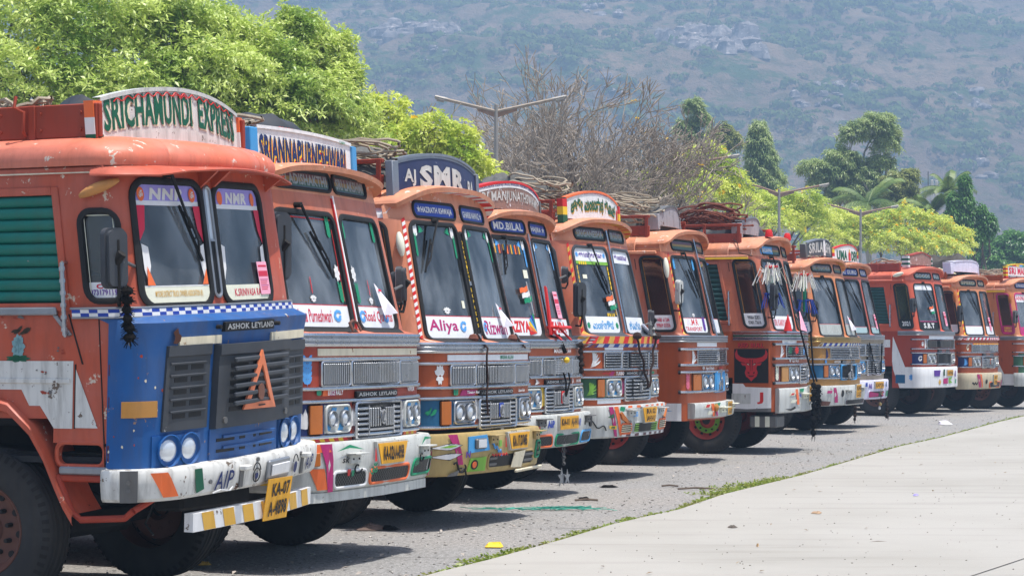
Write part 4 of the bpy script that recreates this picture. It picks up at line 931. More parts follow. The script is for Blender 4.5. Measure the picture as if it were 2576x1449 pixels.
    def mirror(s, u, z, h=.36, w=.17, out=.22, fwd=.05, m=None, arm_z=None):
        p = Vector(s.P(u, z, 0)); sg = -1 if u < 0 else 1; c = p + Vector((fwd, sg * out, 0)); mb = MB(); m = m or grey_pl
        def rot(x, y, zz, a=R(20) * sg): return (c.x + x * math.cos(a) - y * math.sin(a), c.y + x * math.sin(a) + y * math.cos(a), c.z + zz)
        pts = rrect(-w / 2, w / 2, -h / 2, h / 2, .045, 6); mb.prism(pts, 0, .045, m, lambda y, zz, o: rot(o, y, zz)); mb.prism([(y * .86, zz * .92) for y, zz in pts], .045, .075, m, lambda y, zz, o: rot(o, y, zz)); mb.prism([(y * .9, zz * .93) for y, zz in pts], -.004, 0.0, lens_m, lambda y, zz, o: rot(o, y, zz))
        o = s.part(mb, 'mirror', 50); mb = MB(); q = Vector(rot(.07, 0, 0)); b1 = Vector(s.P(u + .12 * -sg * 1, z - .05, 0)); b2 = Vector(s.P(u, z - h * .75, 0))
        mb.tube([q + Vector((0, 0, h * .3)), q, q - Vector((0, 0, h * .55)), q - Vector((0, 0, h * .62)) + (b2 - q) * .2, b2], .012, under, 6); mb.tube([q, b1], .012, steel_d, 6); mb.tube([q - Vector((.02, 0, .03)), q + Vector((.03, 0, .03))], .03, under, 8); s.sub(mb, 'mirror_arm', o, 40); return o
    def wiper(s, u0, z0, u1, z1, um=None):
        mb = MB(); A = Vector(s.P(u0, z0, .0)); n = s.sk.M(u0, z0).to_3x3() @ Vector((1, 0, 0)); a = Vector(s.P(u0, z0, .06)); e = Vector(s.P(u0 + (u1 - u0) * .62, z0 + (z1 - z0) * .62, .035))
        mb.tube([A, a], .022, under, 8); mb.tube([a, a.lerp(e, .35), e], .013, black, 6, r1=.008); w = s.part(mb, 'wiper', 40)
        mb = MB(); f = lambda t: Vector(s.P(u0 + (u1 - u0) * t, z0 + (z1 - z0) * t, .012)); mb.tube([f(.36), f(.68), f(1.0)], .011, black, 5); g = lambda t: Vector(s.P(u0 + (u1 - u0) * t + .012, z0 + (z1 - z0) * t, .04)); mb.tube([f(.42), g(.5), g(.62), g(.76), f(.92)], .008, black, 5); mb.tube([g(.55), f(.58)], .006, black, 4); mb.tube([g(.72), f(.76)], .006, black, 4); s.sub(mb, 'wiper_blade', w, 40); return w
    def marker_lamp(s, u0, z0, u1, z1, m, r=.035):
        mb = MB(); n = 9; pts = [(u0 + (u1 - u0) * i / (n - 1), z0 + (z1 - z0) * i / (n - 1), .02 + r * .4) for i in range(n)]; path = [Vector(s.P(*p)) for p in pts]; vs = []
        for i, p in enumerate(path):
            t = (path[-1] - path[0]).normalized(); a = t.orthogonal().normalized(); b = t.cross(a); rr = r * max(.15, math.sin(math.pi * (.06 + .88 * i / (n - 1)))) ** .6
            vs += [tuple(p + (a * math.cos(q) + b * math.sin(q)) * rr) for q in np.linspace(0, 6.283, 11)[:-1]]
        mb.add(vs, [(i * 10 + k, i * 10 + (k + 1) % 10, (i + 1) * 10 + (k + 1) % 10, (i + 1) * 10 + k) for i in range(n - 1) for k in range(10)] + [tuple(range(10))[::-1], tuple(range((n - 1) * 10, n * 10))], m); return s.part(mb, 'marker_lamp', 60)
    # ---- things on the roof
    def board(s, x, yw, z0, z1, arch, face, frame, bow=.12, depth=.1, post=None, postw=.07, inset=.0, prints=(), peak=False, seg=18):
        arc = (lambda t: arch * (1 - abs(t))) if peak else (lambda t: arch * (1 - t * t))
        fx = lambda y, z, o=0.0: (x + bow * (1 - (y / yw) ** 2) + o - .05 * (z - z0), y, z)
        mb = MB(); ys = [-yw + 2 * yw * i / seg for i in range(seg + 1)]; vs = []
        for o in (0, -depth * .25):
            for y in ys: vs += [fx(y, z0, o), fx(y, z1 + arc(y / yw), o)]
        n = 2 * (seg + 1); fs = []
        for i in range(seg): a = 2 * i; fs += [(a, a + 2, a + 3, a + 1), (n + a, n + a + 1, n + a + 3, n + a + 2), (a + 1, a + 3, n + a + 3, n + a + 1), (a, n + a, n + a + 2, a + 2)]
        mb.add(vs, fs, face); b = s.part(mb, 'name_board', 20)
        fr = MB()
        for i in range(seg):
            t0, t1 = ys[i] / yw, ys[i + 1] / yw; q = [fx(ys[i], z1 + arc(t0) - .012, .012), fx(ys[i + 1], z1 + arc(t1) - .012, .012), fx(ys[i + 1], z1 + arc(t1) + .014, .012), fx(ys[i], z1 + arc(t0) + .014, .012), fx(ys[i], z1 + arc(t0) + .014, -depth), fx(ys[i + 1], z1 + arc(t1) + .014, -depth)]
            fr.add(q, [(0, 1, 2, 3), (3, 2, 5, 4)], frame)
        s.sub(fr, 'board_edge', b, 20)
        for sg in (-1, 1):
            pm = MB(); ms = post or [frame]; N = len(ms)
            for i, m in enumerate(ms):
                a, c = z0 - .06 + (z1 - z0 + .05) * i / N, z0 - .06 + (z1 - z0 + .05) * (i + 1) / N; pm.box(min(0, sg * postw), max(0, sg * postw), a, c, -depth, .02, m, .006 if N == 1 else 0, lambda y, z, o: fx(sg * yw + y, z, o))
            s.sub(pm, 'board_post', b)
        if prints:
            mb = MB(); lay = .002
            for it in prints:
                lay += .0015
                if it[0] == 't': letter(mb, it[1], it[2], it[3], it[4], it[5], it[6], fx, lay, it[7] if len(it) > 7 else .02, it[8] if len(it) > 8 else 0, it[9] if len(it) > 9 else None)
                elif it[0] == 'arc':   # band under the arched top
                    for i in range(seg): mb.add([fx(ys[i], it[2] + arc(ys[i] / yw) * it[4], lay), fx(ys[i + 1], it[2] + arc(ys[i + 1] / yw) * it[4], lay), fx(ys[i + 1], it[3] + arc(ys[i + 1] / yw), lay), fx(ys[i], it[3] + arc(ys[i] / yw), lay)], [(0, 1, 2, 3)], it[1])
                elif it[0] == 'line': mb.tube([fx(y, z, lay) for y, z in it[2]], it[3], it[1], 4)
                else: mb.add([(y, z, lay) for y, z in it[2]], [tuple(range(len(it[2])))], it[1], fx)
            s.sub(mb, 'lettering', b, None)
        return b
    def carrier(s, z0, x0=-.72, x1=None, m=None, two=True, h=.17, yw=.88, solid=False):
        m = m or redboard; x1 = x1 or s.sk.xback - 1.2; mb = MB(); zr = s.zr
        for sg in (-1, 1):
            y = sg * yw; mb.box(x1, x0, y - .018, y + .018, z0, z0 + h, m, .006)
            if two:
                mb.box(x1, x0, y - .02, y + .02, z0 + h + .11, z0 + h + .15, m, .006)
            for i in range(6):
                x = x0 - .04 - (x0 - x1 - .08) * i / 5; mb.box(x - .025, x + .025, y - .03 if sg < 0 else y + .012, y - .012 if sg < 0 else y + .03, z0 - .1, z0 + h + (.15 if two else .0), m, .005)
            for i in range(7): x = x0 - .14 - i * .3; mb.tube([(x, y + sg * .018, z0 + h * .75), (x, y + sg * .03, z0 + h * .75)], .012, m, 6); mb.tube([(x, y + sg * .018, z0 + h * .25), (x, y + sg * .03, z0 + h * .25)], .012, m, 6)
        s.carz = z0; c = s.part(mb, 'roof_carrier')
        hk = MB(); xh = x0 - .55; hk.tube([(xh, -yw - .02, z0 + .02), (xh, -yw - .05, z0 + .05), (xh + .01, -yw - .05, z0 + h * .8), (xh - .04, -yw - .08, z0 + h * .95), (xh - .04, -yw - .06, z0 + h + .06)], .012, m, 6); s.sub(hk, 'tie_hook', c)
    def chassis(s, wheels=(rim_m, rim_m), ax=-1.2, cargo=True, cargo_m=None):
        k = s.sk; mb = MB()
        for y in (-.42, .42): mb.box(-7.4, -.15, y - .04, y + .04, .78, 1.0, under, .01)
        mb.box(-1.9, -.3, -.36, .36, .72, 1.5, under, .05); mb.tube([(ax, -.85, .5), (ax, .85, .5)], .06, under, 8); mb.box(ax - .12, ax + .12, -.5, .5, .4, .56, under, .04)
        for y in (-.5, .5): mb.tube([(ax + .7, y, .72), (ax, y, .58), (ax - .7, y, .72)], .04, under, 4)
        mb.box(-.5, -.28, -.45, .45, .62, 1.4, under, .02); mb.box(k.xback, -.35, -k.hw + .1, k.hw - .1, .98, 1.02, under); s.part(mb, 'chassis', roll=False)  # last box: dark underfloor plate added to keep light out below the cab
        mb = MB(); mb.tube([(-3.0, -.75, .75), (-3.9, -.75, .75)], .26, under, 16); mb.box(-3.2, -2.4, .5, .98, .5, 1.0, under, .04); s.part(mb, 'fuel_tank', roll=False)
        def wheel(x, y, rm, flip=False):
            M = Matrix.Translation((x, y, .518)) @ Matrix.Rotation(math.pi if flip else 0, 4, 'Z') @ Matrix.Rotation(random.random() * 6, 4, 'Y'); w = bpy.data.objects.new('wheel', None); link(w, s.root, M); inst('tyre', tyre_mesh(), w, Matrix.Identity(4)); inst('rim', rim_mesh(*rm), w, Matrix.Identity(4))
        wheel(ax, -.97, wheels); wheel(ax, .97, wheels, True)
        for y in (-.95, -.64): wheel(-5.6, y, wheels)
        for y in (.95, .64): wheel(-5.6, y, wheels, True)
        if cargo:
            m = cargo_m or redboard; x0, x1 = k.xback - .12, -7.6; fl = MB(); fl.box(x1, x0, -1.18, 1.18, 1.08, 1.2, under, .01)
            for y in (-1.2, 1.2):
                for i in range(9): x = x0 - .05 - (x0 - x1 - .1) * i / 8; fl.box(x - .035, x + .035, y - .03, y + .03, 1.0, 2.62 + s.zo, m, .006)
            fl.box(x0 - .05, x0, -1.18, 1.18, 1.2, 2.75 + s.zo, m, .01); c = s.part(fl, 'cargo_body', roll=False)
            pm = shared(('plank', m.name, round(x1 - x0, 2)), lambda: (lambda b: (b.box(x1 - x0, 0, -.015, .015, -.105, .105, m, .006), b.mesh('plank'))[1])(MB()))
            for y in (-1.16, 1.16):
                for i in range(6): inst('plank', pm, c, Matrix.Translation((x0, y, 1.32 + i * .235)))
    def finish(s):
        if s.deco.f: s.part(s.deco, 'painted_decoration', None)
    def flat(s, m, pts, o=.004):
        for q in strips(pts): s.deco.add([(u, z, o) for u, z in q], [tuple(range(len(q)))], m, s.P)
    def flat_text(s, t, u0, u1, z0, z1, m, o=.006, bold=.02, shear=0.0): letter(s.deco, t, u0, u1, z0, z1, m, s.P, o, bold, shear)
    def fleuron(s, u, z, w, h, m, kind='flower', o=.004, flip=1, P=None, mb=None):
        """small painted motif"""
        mb = mb or s.deco; P = P or s.P
        def petal(cx, cz, a, l, wd):
            ca, sa = math.cos(a), math.sin(a); pts = [(0, 0), (.35, .5), (.75, .42), (1, 0), (.75, -.42), (.35, -.5)]
            mb.add([(u + flip * w * (cx + (x * l) * ca - (y * wd) * sa), z + h * (cz + (x * l) * sa + (y * wd) * ca), o) for x, y in pts], [tuple(range(6))], m, P)
        if kind == 'flower':
            for i in range(7): petal(0, 0, i * 6.283 / 7, .5, .3)
        elif kind == 'lotus':
            for a in (20, 55, 90, 125, 160): petal(0, .05, R(a), .5, .26)
            for a in (200, 250, 290, 340): petal(0, -.05, R(a), .38, .2)
            petal(-.1, -.4, R(100), .3, .12)
        elif kind == 'wing':
            for i in range(7): petal(-.45 + .05 * i, -.45 + .09 * i, R(25 + 13 * i), 1.0 - .085 * i, .16)
        elif kind == 'shell':
            for i in range(7): petal(0, -.45, R(30 + 20 * i), .95, .24)
        elif kind == 'leaf':
            for i in range(5): petal(0, -.4 + .2 * i, R(40), .45, .2); petal(0, -.4 + .2 * i, R(140), .45, .2)
            petal(0, -.5, R(90), 1.0, .12)
        elif kind == 'swirl':
            for i in range(9): a = .5 + i * .55; rr = .5 - .045 * i; petal(rr * math.cos(a) * .8, rr * math.sin(a) * .8, a + 1.9, .34, .2)
        elif kind == 'fire':
            for i in range(6): petal(-.45 + .16 * i, -.1 * (i % 2), R(15 + 14 * (i % 3)), .5, .16)
def thing_on(t, mb, name, label, cat, group=None, smooth=None):
    """a loose thing resting on or hanging from a truck: an object of its own"""
    c = Vector([sum(v[i] for v in mb.v) / len(mb.v) for i in range(3)]); c.z = min(v[2] for v in mb.v)
    mb.v = [tuple(Vector(v) - c) for v in mb.v]; o = mb.build(name, None, smooth, t.W @ Matrix.Translation(c), label=label, category=cat)
    if group: o['group'] = group
    return o
def notice(t, u, z, w, h, label, tilt=-.08, fold=False, o=.006):
    mb = MB(); fn = lambda a, b, oo: t.P(u + a + tilt * b, z + b, o + oo)
    if fold:
        mb.add([(-w / 2, -h / 2, .03), (w * .9, -h * .42, .07), (-w * .45, h / 2, 0), (-w * .1, -h * .1, .06)], [(0, 1, 3), (0, 3, 2), (3, 1, 2)], paper, fn)
        for i in range(4): mb.add([(-w * .40 + .01 * i, h * (.32 - .18 * i), .022), (-w * .22, h * (.30 - .18 * i), .036), (-w * .22, h * (.23 - .18 * i), .038), (-w * .40 + .01 * i, h * (.25 - .18 * i), .024)], [(0, 1, 2, 3)], crimson, fn)
    else:
        mb.slab(span(-w / 2, w / 2, .05), [-h / 2, h / 2], 0, .002, pink, fn); mb.slab([-w * .46, w * .46], [h * .05, h * .22], .002, .003, crimson, fn); mb.slab([-w * .4, w * .42], [h * .34, h * .4], .002, .003, crimson, fn)
        for i in range(6): mb.slab([-w * .38, w * (.38 - .08 * (i % 3))], [-h * (.06 + .06 * i), -h * (.035 + .06 * i)], .002, .003, crimson if i % 3 else magenta, fn)
    return thing_on(t, mb, 'paper_notice', label, 'paper', 'parking notices tucked on windscreens')
def yarn(t, p0, L, r, label, lumps=9, m=None, name='yarn_tassel', group='black yarn tassels hung on trucks', thin=False):
    mb = MB(); p0 = Vector(p0); m = m or hair_m
    mb.tube([p0, p0 - Vector((0, 0, L))], .006, m, 5)
    for i in range(lumps):
        c = p0 + Vector((random.uniform(-.1, .1) * r, random.uniform(-.1, .1) * r, -L * (i + .5) / lumps)); k = L / lumps * .62; rr = r * random.uniform(.75, 1.1)
        for q in range(26 if not thin else 12):
            d = Vector([random.gauss(0, 1) for _ in range(3)]).normalized(); d.z -= .35; s = d.orthogonal().normalized() * .005
            e = c + Vector((d.x * rr, d.y * rr, d.z * k * 1.6)); mb.add([tuple(c - s), tuple(c + s), tuple(e + s * .5), tuple(e - s * .5)], [(0, 1, 2, 3)], m)
        mb.lathe([(.001, -k * .9), (rr * .45, -k * .6), (rr * .66, 0), (rr * .45, k * .6), (.001, k * .9)], m, 8, 'z', c=tuple(c))
    return thing_on(t, mb, name, label, 'tassel', group)
def rope_pile(t, x0, x1, y0, y1, z, n, hgt, label, m=None, r=.014):
    mb = MB(); cx, cy = (x0 + x1) / 2, (y0 + y1) / 2
    for i in range(n):
        a, b = (x1 - x0) / 2 * random.uniform(.55, 1.0), (y1 - y0) / 2 * random.uniform(.5, 1.0); ph = random.uniform(0, 6); zz = z + hgt * (i / n) * random.uniform(.8, 1.1); q = []
        n_ = 26
        for k in range(n_ + 1):
            tt = 6.283 * k / n_; e = 1 + .12 * math.sin(3 * tt + ph); q.append((cx + a * math.cos(tt) * e + random.gauss(0, .012), cy + b * math.sin(tt) * e + random.gauss(0, .012), zz + .04 * math.sin(2 * tt + ph) + random.gauss(0, .008) + hgt * .25 * (1 - abs(math.cos(tt)))))
        mb.tube(q, r, m or rope_m, 5, cap=False)
    return thing_on(t, mb, 'rope_coil', label, 'rope', 'rope coils on truck roofs', 50)
def tarp(t, x0, x1, y0, y1, z, hgt, label, m=None, seed=0, roll=False):
    mb = MB(); n, k = 26, 18; vs = []
    for j in range(k + 1):
        for i in range(n + 1):
            a, b = i / n * 2 - 1, j / k * 2 - 1; e = max(0, 1 - abs(a) ** 3.2) ** .5 * max(0, 1 - abs(b) ** 3.2) ** .5
            f = float(fbm(np.array(a * 2.2 + seed), np.array(b * 2.2 - seed), seed % 7 + 1, 4, 1.4)); w = float(fbm(np.array(a * 6. + seed), np.array(b * 3.), seed % 5 + 2, 3, 1.6))
            vs.append(((x0 + x1) / 2 + (x1 - x0) / 2 * a * (1 + .06 * w), (y0 + y1) / 2 + (y1 - y0) / 2 * b * (1 + .06 * f), z - .04 + hgt * e * (.78 + .35 * f + .13 * abs(w))))
    mb.add(vs, [(j * (n + 1) + i, j * (n + 1) + i + 1, (j + 1) * (n + 1) + i + 1, (j + 1) * (n + 1) + i) for j in range(k) for i in range(n)], m or tarp_k)
    return thing_on(t, mb, 'tarpaulin', label, 'tarpaulin', 'folded tarpaulins on truck roofs', 42)
# ================================================================== truck 1: blue bonnet, green lettered board
t = Truck('cargo_truck', 'nearest orange truck with blue grille front and green lettered name board', 345, 12.7, 22, roll=2.4, hw=1.08, vee=.06, bow=.06, r=.22, zb=1.88, lean=.12, tum=.04, low=.05, ledge=.1, length=2.2)
T1 = t; k = t.sk
WN, WF, QW = (-.93, -.275, 1.985, 2.735), (-.10, .60, 1.985, 2.73), (-1.42 + .13, -1.075, 2.025, 2.55)
t.shell([(1.90, orange), (9, orange)], [WN, WF, QW, (-2.17, -1.49, 2.0, 2.67), (-k.umax, -1.66, .9, 1.28), (-1.66, -1.27, 1.0, 1.13), (-k.umax, -1.50, .5, 1.0)], .9, 2.84, (-1.5, -1.272))
# blue bonnet skin over the lower front
mb = MB(); us = [-1.262] + list(-np.linspace(k.uf, k.ufl, 8)) + U(-k.ufl, k.ufl)[1:-1] + list(np.linspace(k.ufl, k.uf, 8)) + [1.262]
mb.slab(us, [.9, 1.2, 1.5, 1.75, 1.87, 1.913], -.004, .016, blue, lambda u, z, o: t.P(u, z, o + (.03 * min(1, max(0, (z - 1.72) / .15)) * min(1, max(0, (1.12 - abs(u)) / .26)) if o > 0 else 0))); t.part(mb, 'bonnet')
mb = MB()
for u0, u1, z0, z1 in ((-1.255, -1.245, 1.35, 1.42), (-1.258, -1.24, 1.02, 1.12), (-1.256, -1.246, 1.55, 1.62)): mb.slab([u0, u1], [z0, z1], .0145, .016, redbrown, t.P)
for q in range(60):
    u0 = random.choice((random.uniform(-1.25, -.9), random.uniform(-.9, .8))); z0 = random.uniform(.92, 1.88); s = random.uniform(.0025, .008); mb.add([(u0 + s * math.cos(a) * random.uniform(.6, 1.3), z0 + s * 1.4 * math.sin(a) * random.uniform(.6, 1.3), .0465 if abs(u0) < .86 and z0 > 1.86 else .0165) for a in np.linspace(0, 6.28, 7)[:-1]], [tuple(range(6))], random.choice((steel_d, redbrown, cream)), t.P)
pts = [(-.875, 1.81), (-.86, 1.775), (-.875, 1.74), (-.845, 1.735), (-.81, 1.752), (-.80, 1.785), (-.825, 1.80), (-.835, 1.835)]
mb.add([(a, b, .05) for a, b in pts], [tuple(range(8))], paint('rust_hole', (74, 40, 26), .8), t.P); t.part(mb, 'rust_patches', None)
# chequered strip, chrome lips
t.check_strip(1.915, 1.958, -1.41, 1.2, royal, white, .062, 2, .034, .0); t.rod(-1.42, 1.2, 1.965, .008, .03, steel, False); t.rod(-1.42, 1.2, 1.908, .007, .03, steel, False)
t.plate_panel('cream_strip', -.80, -.37, 1.722, 1.775, cream, .016, .036); t.plate_panel('cream_strip', .27, .86, 1.712, 1.768, cream, .016, .036)
t.nameplate(-.37, .25, 1.795, 1.858, o=.062)
for u in (-.43, .31): mb = MB(); mb.tube([(u, 1.828, .04), (u, 1.828, .075)], .014, under, 8, t.P); t.part(mb, 'rubber_buffer')
# three grey plastic grille panels
for u0, u1, z0, z1, o, cen in ((-.90, -.48, 1.195, 1.725, .035, 0), (-.43, .50, 1.18, 1.715, .07, 1), (.52, .86, 1.18, 1.70, .035, 0)):
    mb = MB(); sk = .03
    fn = (lambda u, z, oo, u0=u0, u1=u1: t.P(u - .05 * (1.72 - z) / .5 * (1 if u < -.3 else -.6 if u > .3 else 0) * .6, z, oo))
    mb.box(u0, u1, z0, z1, 0, o, grey_pl, .02, fn) if False else mb.slab(U(u0, u1), [z0, z0 + .02, z1 - .075, z1 - .065, z1 - .03, z1 - .025, z1], -.01, o, grey_pl, lambda u, z, oo: fn(u, z, oo + (.012 if oo > 0 and z > z1 - .07 else 0)))
    g = t.part(mb, 'grille'); rows = 6 if cen else 5
    for r_ in range(rows):
        zc = z1 - .13 - (z1 - z0 - .2) * r_ / (rows - (0 if cen else .6))
        for c_ in range(3 if cen else 2):
            w = (u1 - u0 - (.2 if cen else .1)) / (3 if cen else 2); a = u0 + (.1 if cen else .05) + w * c_
            m2 = MB(); m2.slab([a + w * .12, a + w * .88], [zc - .024, zc + .006], o, o + .0025, black, fn); t.sub(m2, 'slot', g, None)
        me = slat_mesh((u1 - u0) * (.86 if cen else .84), .03 if cen else .014, .024 if cen else .012, grey_pl); inst('slat', me, g, k.M((u0 + u1) / 2 - (.02 if not cen and u0 < 0 else -.01 if not cen else 0), zc + (.03 if cen else .018), o - .002))
    if cen:
        for u, z in ((u0 + .06, z0 + .05), (u1 - .06, z0 + .05)): m2 = MB(); m2.tube([(u, z, o), (u, z, o + .012)], .022, steel_d, 12, t.P); t.sub(m2, 'bolt', g)
# warning triangle wired to the grille
mb = MB(); A, B, C = Vector((.0, 1.665)), Vector((-.20, 1.285)), Vector((.215, 1.275)); cen = (A + B + C) / 3
for p, q in ((A, B), (B, C), (C, A)):
    pi, qi = p.lerp(cen, .36), q.lerp(cen, .36); mb.prism([tuple(p), tuple(q), tuple(qi), tuple(pi)], .085, .10, paint('orange_plastic', (226, 126, 84), .4, .3), t.P)
mb.prism([tuple(p.lerp(cen, .36)) for p in (A, B, C)], .083, .088, black, t.P); mb.prism([(cen.x + .035 * math.cos(a), cen.y - .02 + .055 * math.sin(a)) for a in np.linspace(0, 6.28, 13)[:-1]], .089, .1, paint('copper_boss', (120, 74, 56), .4), t.P); mb.slab([-.03, .05], [1.298, 1.308], .101, .102, black, t.P)
thing_on(t, mb, 'warning_triangle', 'orange plastic warning triangle wired to the grey grille of the nearest truck', 'warning triangle')
# lower front: lamps and blue louvres
for u0, u1, n in ((-.99, -.57, 2), (.44, .80, 2)):
    mb = MB(); mb.slab(U(u0, u1), [.96, .965, 1.165, 1.17], 0, .03, blue, t.P); p = t.part(mb, 'headlight_panel')
    def hl():
        b = MB(); b.lathe([(.100, .002), (.104, .012), (.098, .016), (.088, -.03), (.07, -.045), (.001, -.05)], blue, 26, 'x'); b.lathe([(.078, -.012), (.06, .006), (.03, .016), (.001, .018)], lens_m, 26, 'x'); return b.mesh('headlight', 40)
    for i in range(n): inst('headlight', shared('hl1', hl), p, k.M(u0 + (u1 - u0) * (.27 + .46 * i), 1.075, .032))
mb = MB(); mb.slab(U(-.47, .40), [.93, .95, 1.16, 1.175], 0, .03, blue, t.P); g = t.part(mb, 'grille')
for r_ in range(2):
    for c_ in range(3): a = -.40 + .26 * c_; m2 = MB(); m2.slab([a, a + .2], [1.02 + .07 * r_, 1.04 + .07 * r_], .03, .033, black, t.P); t.sub(m2, 'slot', g, None)
    inst('slat', slat_mesh(.62, .02, .014, blue), g, k.M(-.03, 1.05 + .07 * r_, .028))
t.indicator(-1.165, -.96, 1.29, 1.39, amber_d)
# bumper
t.bumper(.775, .975, white_w, side=-.08, o=.14, tuck=.03, far=-.05)
F_ = t.BP
t.bdeco([('p', steel_d, [(-1.148, .775), (-1.07, .775), (-1.07, .972), (-1.148, .972)]), ('p', hot_orange, [(-.96, .80), (-.885, .80), (-.945, .955), (-1.02, .955)]), ('p', d_green, [(-.735, .80), (-.66, .82), (-.695, .955), (-.77, .955)]), ('t', 'AIP', -.56, -.36, .80, .915, navy, .01, .25), ('t', 'AIP', .66, .80, .81, .91, navy, .01, .25),
         ('l', black, [(-.11 + .045 * math.cos(a), .865 + .07 * math.sin(a)) for a in np.linspace(.3, 2.8, 9)], .004), ('l', black, [(-.11 + .04 * math.cos(a), .855 + .045 * math.sin(a)) for a in np.linspace(0, 6.28, 13)], .004), ('p', navy, [(-.11 + .02 * math.cos(a), .85 + .022 * math.sin(a)) for a in np.linspace(0, 6.28, 11)[:-1]]),
         ('l', black, [(.45 + .045 * math.cos(a), .865 + .07 * math.sin(a)) for a in np.linspace(.3, 2.8, 9)], .004), ('p', navy, [(.45 + .03 * math.cos(a), .85 + .04 * math.sin(a)) for a in np.linspace(0, 6.28, 11)[:-1]]), ('l', white, [(-.58, .785), (-.5, .80), (-.4, .785), (-.37, .805)], .005)])
def f(mb):
    mb.box(.0, .33, .80, .935, 0, .03, steel, .01, F_); mb.box(.03, .30, .83, .905, .03, .04, white, .004, F_)
t.bsub('lamp_housing', f)
for u in (-.27, .60):
    t.bsub('bumper_bracket', lambda mb: (mb.box(u - .02, u + .02, .79, .93, 0, .015, steel_d, .003, F_), mb.box(u - .03, u + .04, .90, .935, .0, .06, white_w, .008, F_)))
for u, z in ((-.09, .955), (.57, .93), (-.6, .86), (-1.11, .85), (-1.11, .9)): t.bsub('bolt', lambda mb: mb.tube([(u, z, 0), (u, z, .012)], .014, steel_d, 8, F_))
# hazard striped lower bar and plate
mb = MB(); bu = U(-.75, .82); mb.slab(bu, [.555, .57, .66, .672], .06, .13, white, lambda u, z, o: t.P(u, z, o)); bar = t.part(mb, 'lower_bar')
mb = MB()
for i in range(7): a = -.64 + .215 * i; mb.add([(a, .557, .1325), (a + .12, .557, .1325), (a + .09, .67, .1325), (a - .03, .67, .1325)], [(0, 1, 2, 3)], ochre, t.P)
t.sub(mb, 'painted_stripes', bar, None)
fn = lambda u, z, o: t.P(u, z, .15 + o + .10 * (z - .55))
mb = MB(); mb.prism([(-.03, .54), (.315, .525), (.345, .80), (-.01, .815)], 0, .006, plate_y, fn); letter(mb, 'KA-07', .035, .31, .69, .78, black, fn, .008, .03); letter(mb, 'A-4898', .005, .29, .56, .66, black, fn, .008, .03); t.part(mb, 'number_plate', None)
# windows
o = t.pane('windscreen', *WN, r=.09, w=.042, skew=0); t.print_on(o, 'printed_film', [('bg', -.925, -.28, 2.61, 2.73, violet), ('bg', -.925, -.28, 2.60, 2.63, banner), ('t', 'NNR', -.79, -.43, 2.635, 2.71, white, .05, .15), ('p', hot_orange, [(-.87 + .035 * math.cos(a), 2.67 + .045 * math.sin(a)) for a in np.linspace(0, 6.28, 15)[:-1]]), ('t', 'ॐ', -.89, -.85, 2.65, 2.695, white), ('p', hot_orange, [(-.345 + .035 * math.cos(a), 2.67 + .045 * math.sin(a)) for a in np.linspace(0, 6.28, 15)[:-1]]), ('t', 'ॐ', -.365, -.325, 2.65, 2.695, white),
    ('p', crimson, [(-.925, 2.6), (-.85, 2.6), (-.87, 2.45), (-.925, 2.37)]), ('p', crimson, [(-.28, 2.6), (-.355, 2.6), (-.33, 2.45), (-.28, 2.37)]), ('p', white, [(-.915, 2.36), (-.86, 2.34), (-.85, 2.22), (-.885, 2.12), (-.91, 2.2)]), ('p', white, [(-.285, 2.36), (-.34, 2.34), (-.345, 2.26), (-.31, 2.12), (-.285, 2.2)]), ('bg', -.925, -.28, 1.99, 2.09, ivory), ('bg', -.925, -.28, 2.09, 2.097, white), ('t', 'MYSORE DISTRICT TRUCK OWNERS ASSOCIATION (R)', -.84, -.36, 2.015, 2.065, ochre, .01), ('p', hot_orange, [(-.9, 2.1), (-.83, 2.1), (-.89, 2.22)]), ('p', hot_orange, [(-.29, 2.1), (-.35, 2.1), (-.295, 2.2)])])
o = t.pane('windscreen', *WF, r=.09, w=.042); t.print_on(o, 'printed_film', [('bg', -.09, .59, 2.60, 2.725, violet), ('bg', -.09, .59, 2.59, 2.62, banner), ('t', 'NMR', .06, .40, 2.625, 2.70, white, .05, .15), ('p', hot_orange, [(-.02 + .035 * math.cos(a), 2.66 + .045 * math.sin(a)) for a in np.linspace(0, 6.28, 15)[:-1]]), ('p', hot_orange, [(.50 + .035 * math.cos(a), 2.66 + .045 * math.sin(a)) for a in np.linspace(0, 6.28, 15)[:-1]]), ('p', crimson, [(.59, 2.59), (.50, 2.59), (.53, 2.45), (.59, 2.36)]), ('p', white, [(.585, 2.36), (.53, 2.34), (.52, 2.24), (.56, 2.12), (.585, 2.2)]), ('p', white, [(-.09, 2.36), (-.04, 2.34), (-.05, 2.2), (-.08, 2.12)]), ('bg', -.09, .59, 1.99, 2.09, ivory), ('t', 'K.SRINIVASA RAO', .02, .48, 2.015, 2.065, crimson, .02)])
t.wiper(-.62, 2.80, -.33, 2.25)
mb = MB(); mb.ring(-.215, -.165, 2.03, 2.72, .025, .022, 0, .02, steel, t.P, 6); mb.slab([-.215, -.165], [2.03, 2.38], .002, .006, black, t.P); mb.slab([-.215, -.165], [2.39, 2.72], .002, .006, lens_m, t.P); mb.slab([-.215, -.165], [2.375, 2.39], .002, .016, steel, t.P); t.part(mb, 'slit_window')
o = t.pane('quarter_window', *QW, r=.07, w=.035, g=glass_d); t.print_on(o, 'printed_film', [('bg', QW[0], QW[1], 2.03, 2.125, banner), ('t', 'CTR', -1.24, -1.10, 2.085, 2.115, crimson, .04), ('t', '9731791199', -1.285, -1.08, 2.045, 2.08, purple, .03), ('bg', QW[0] + .008, QW[0] + .014, 2.03, 2.54, ivory), ('bg', QW[1] - .014, QW[1] - .008, 2.03, 2.54, ivory), ('bg', QW[0] + .01, QW[1] - .01, 2.535, 2.541, ivory)])
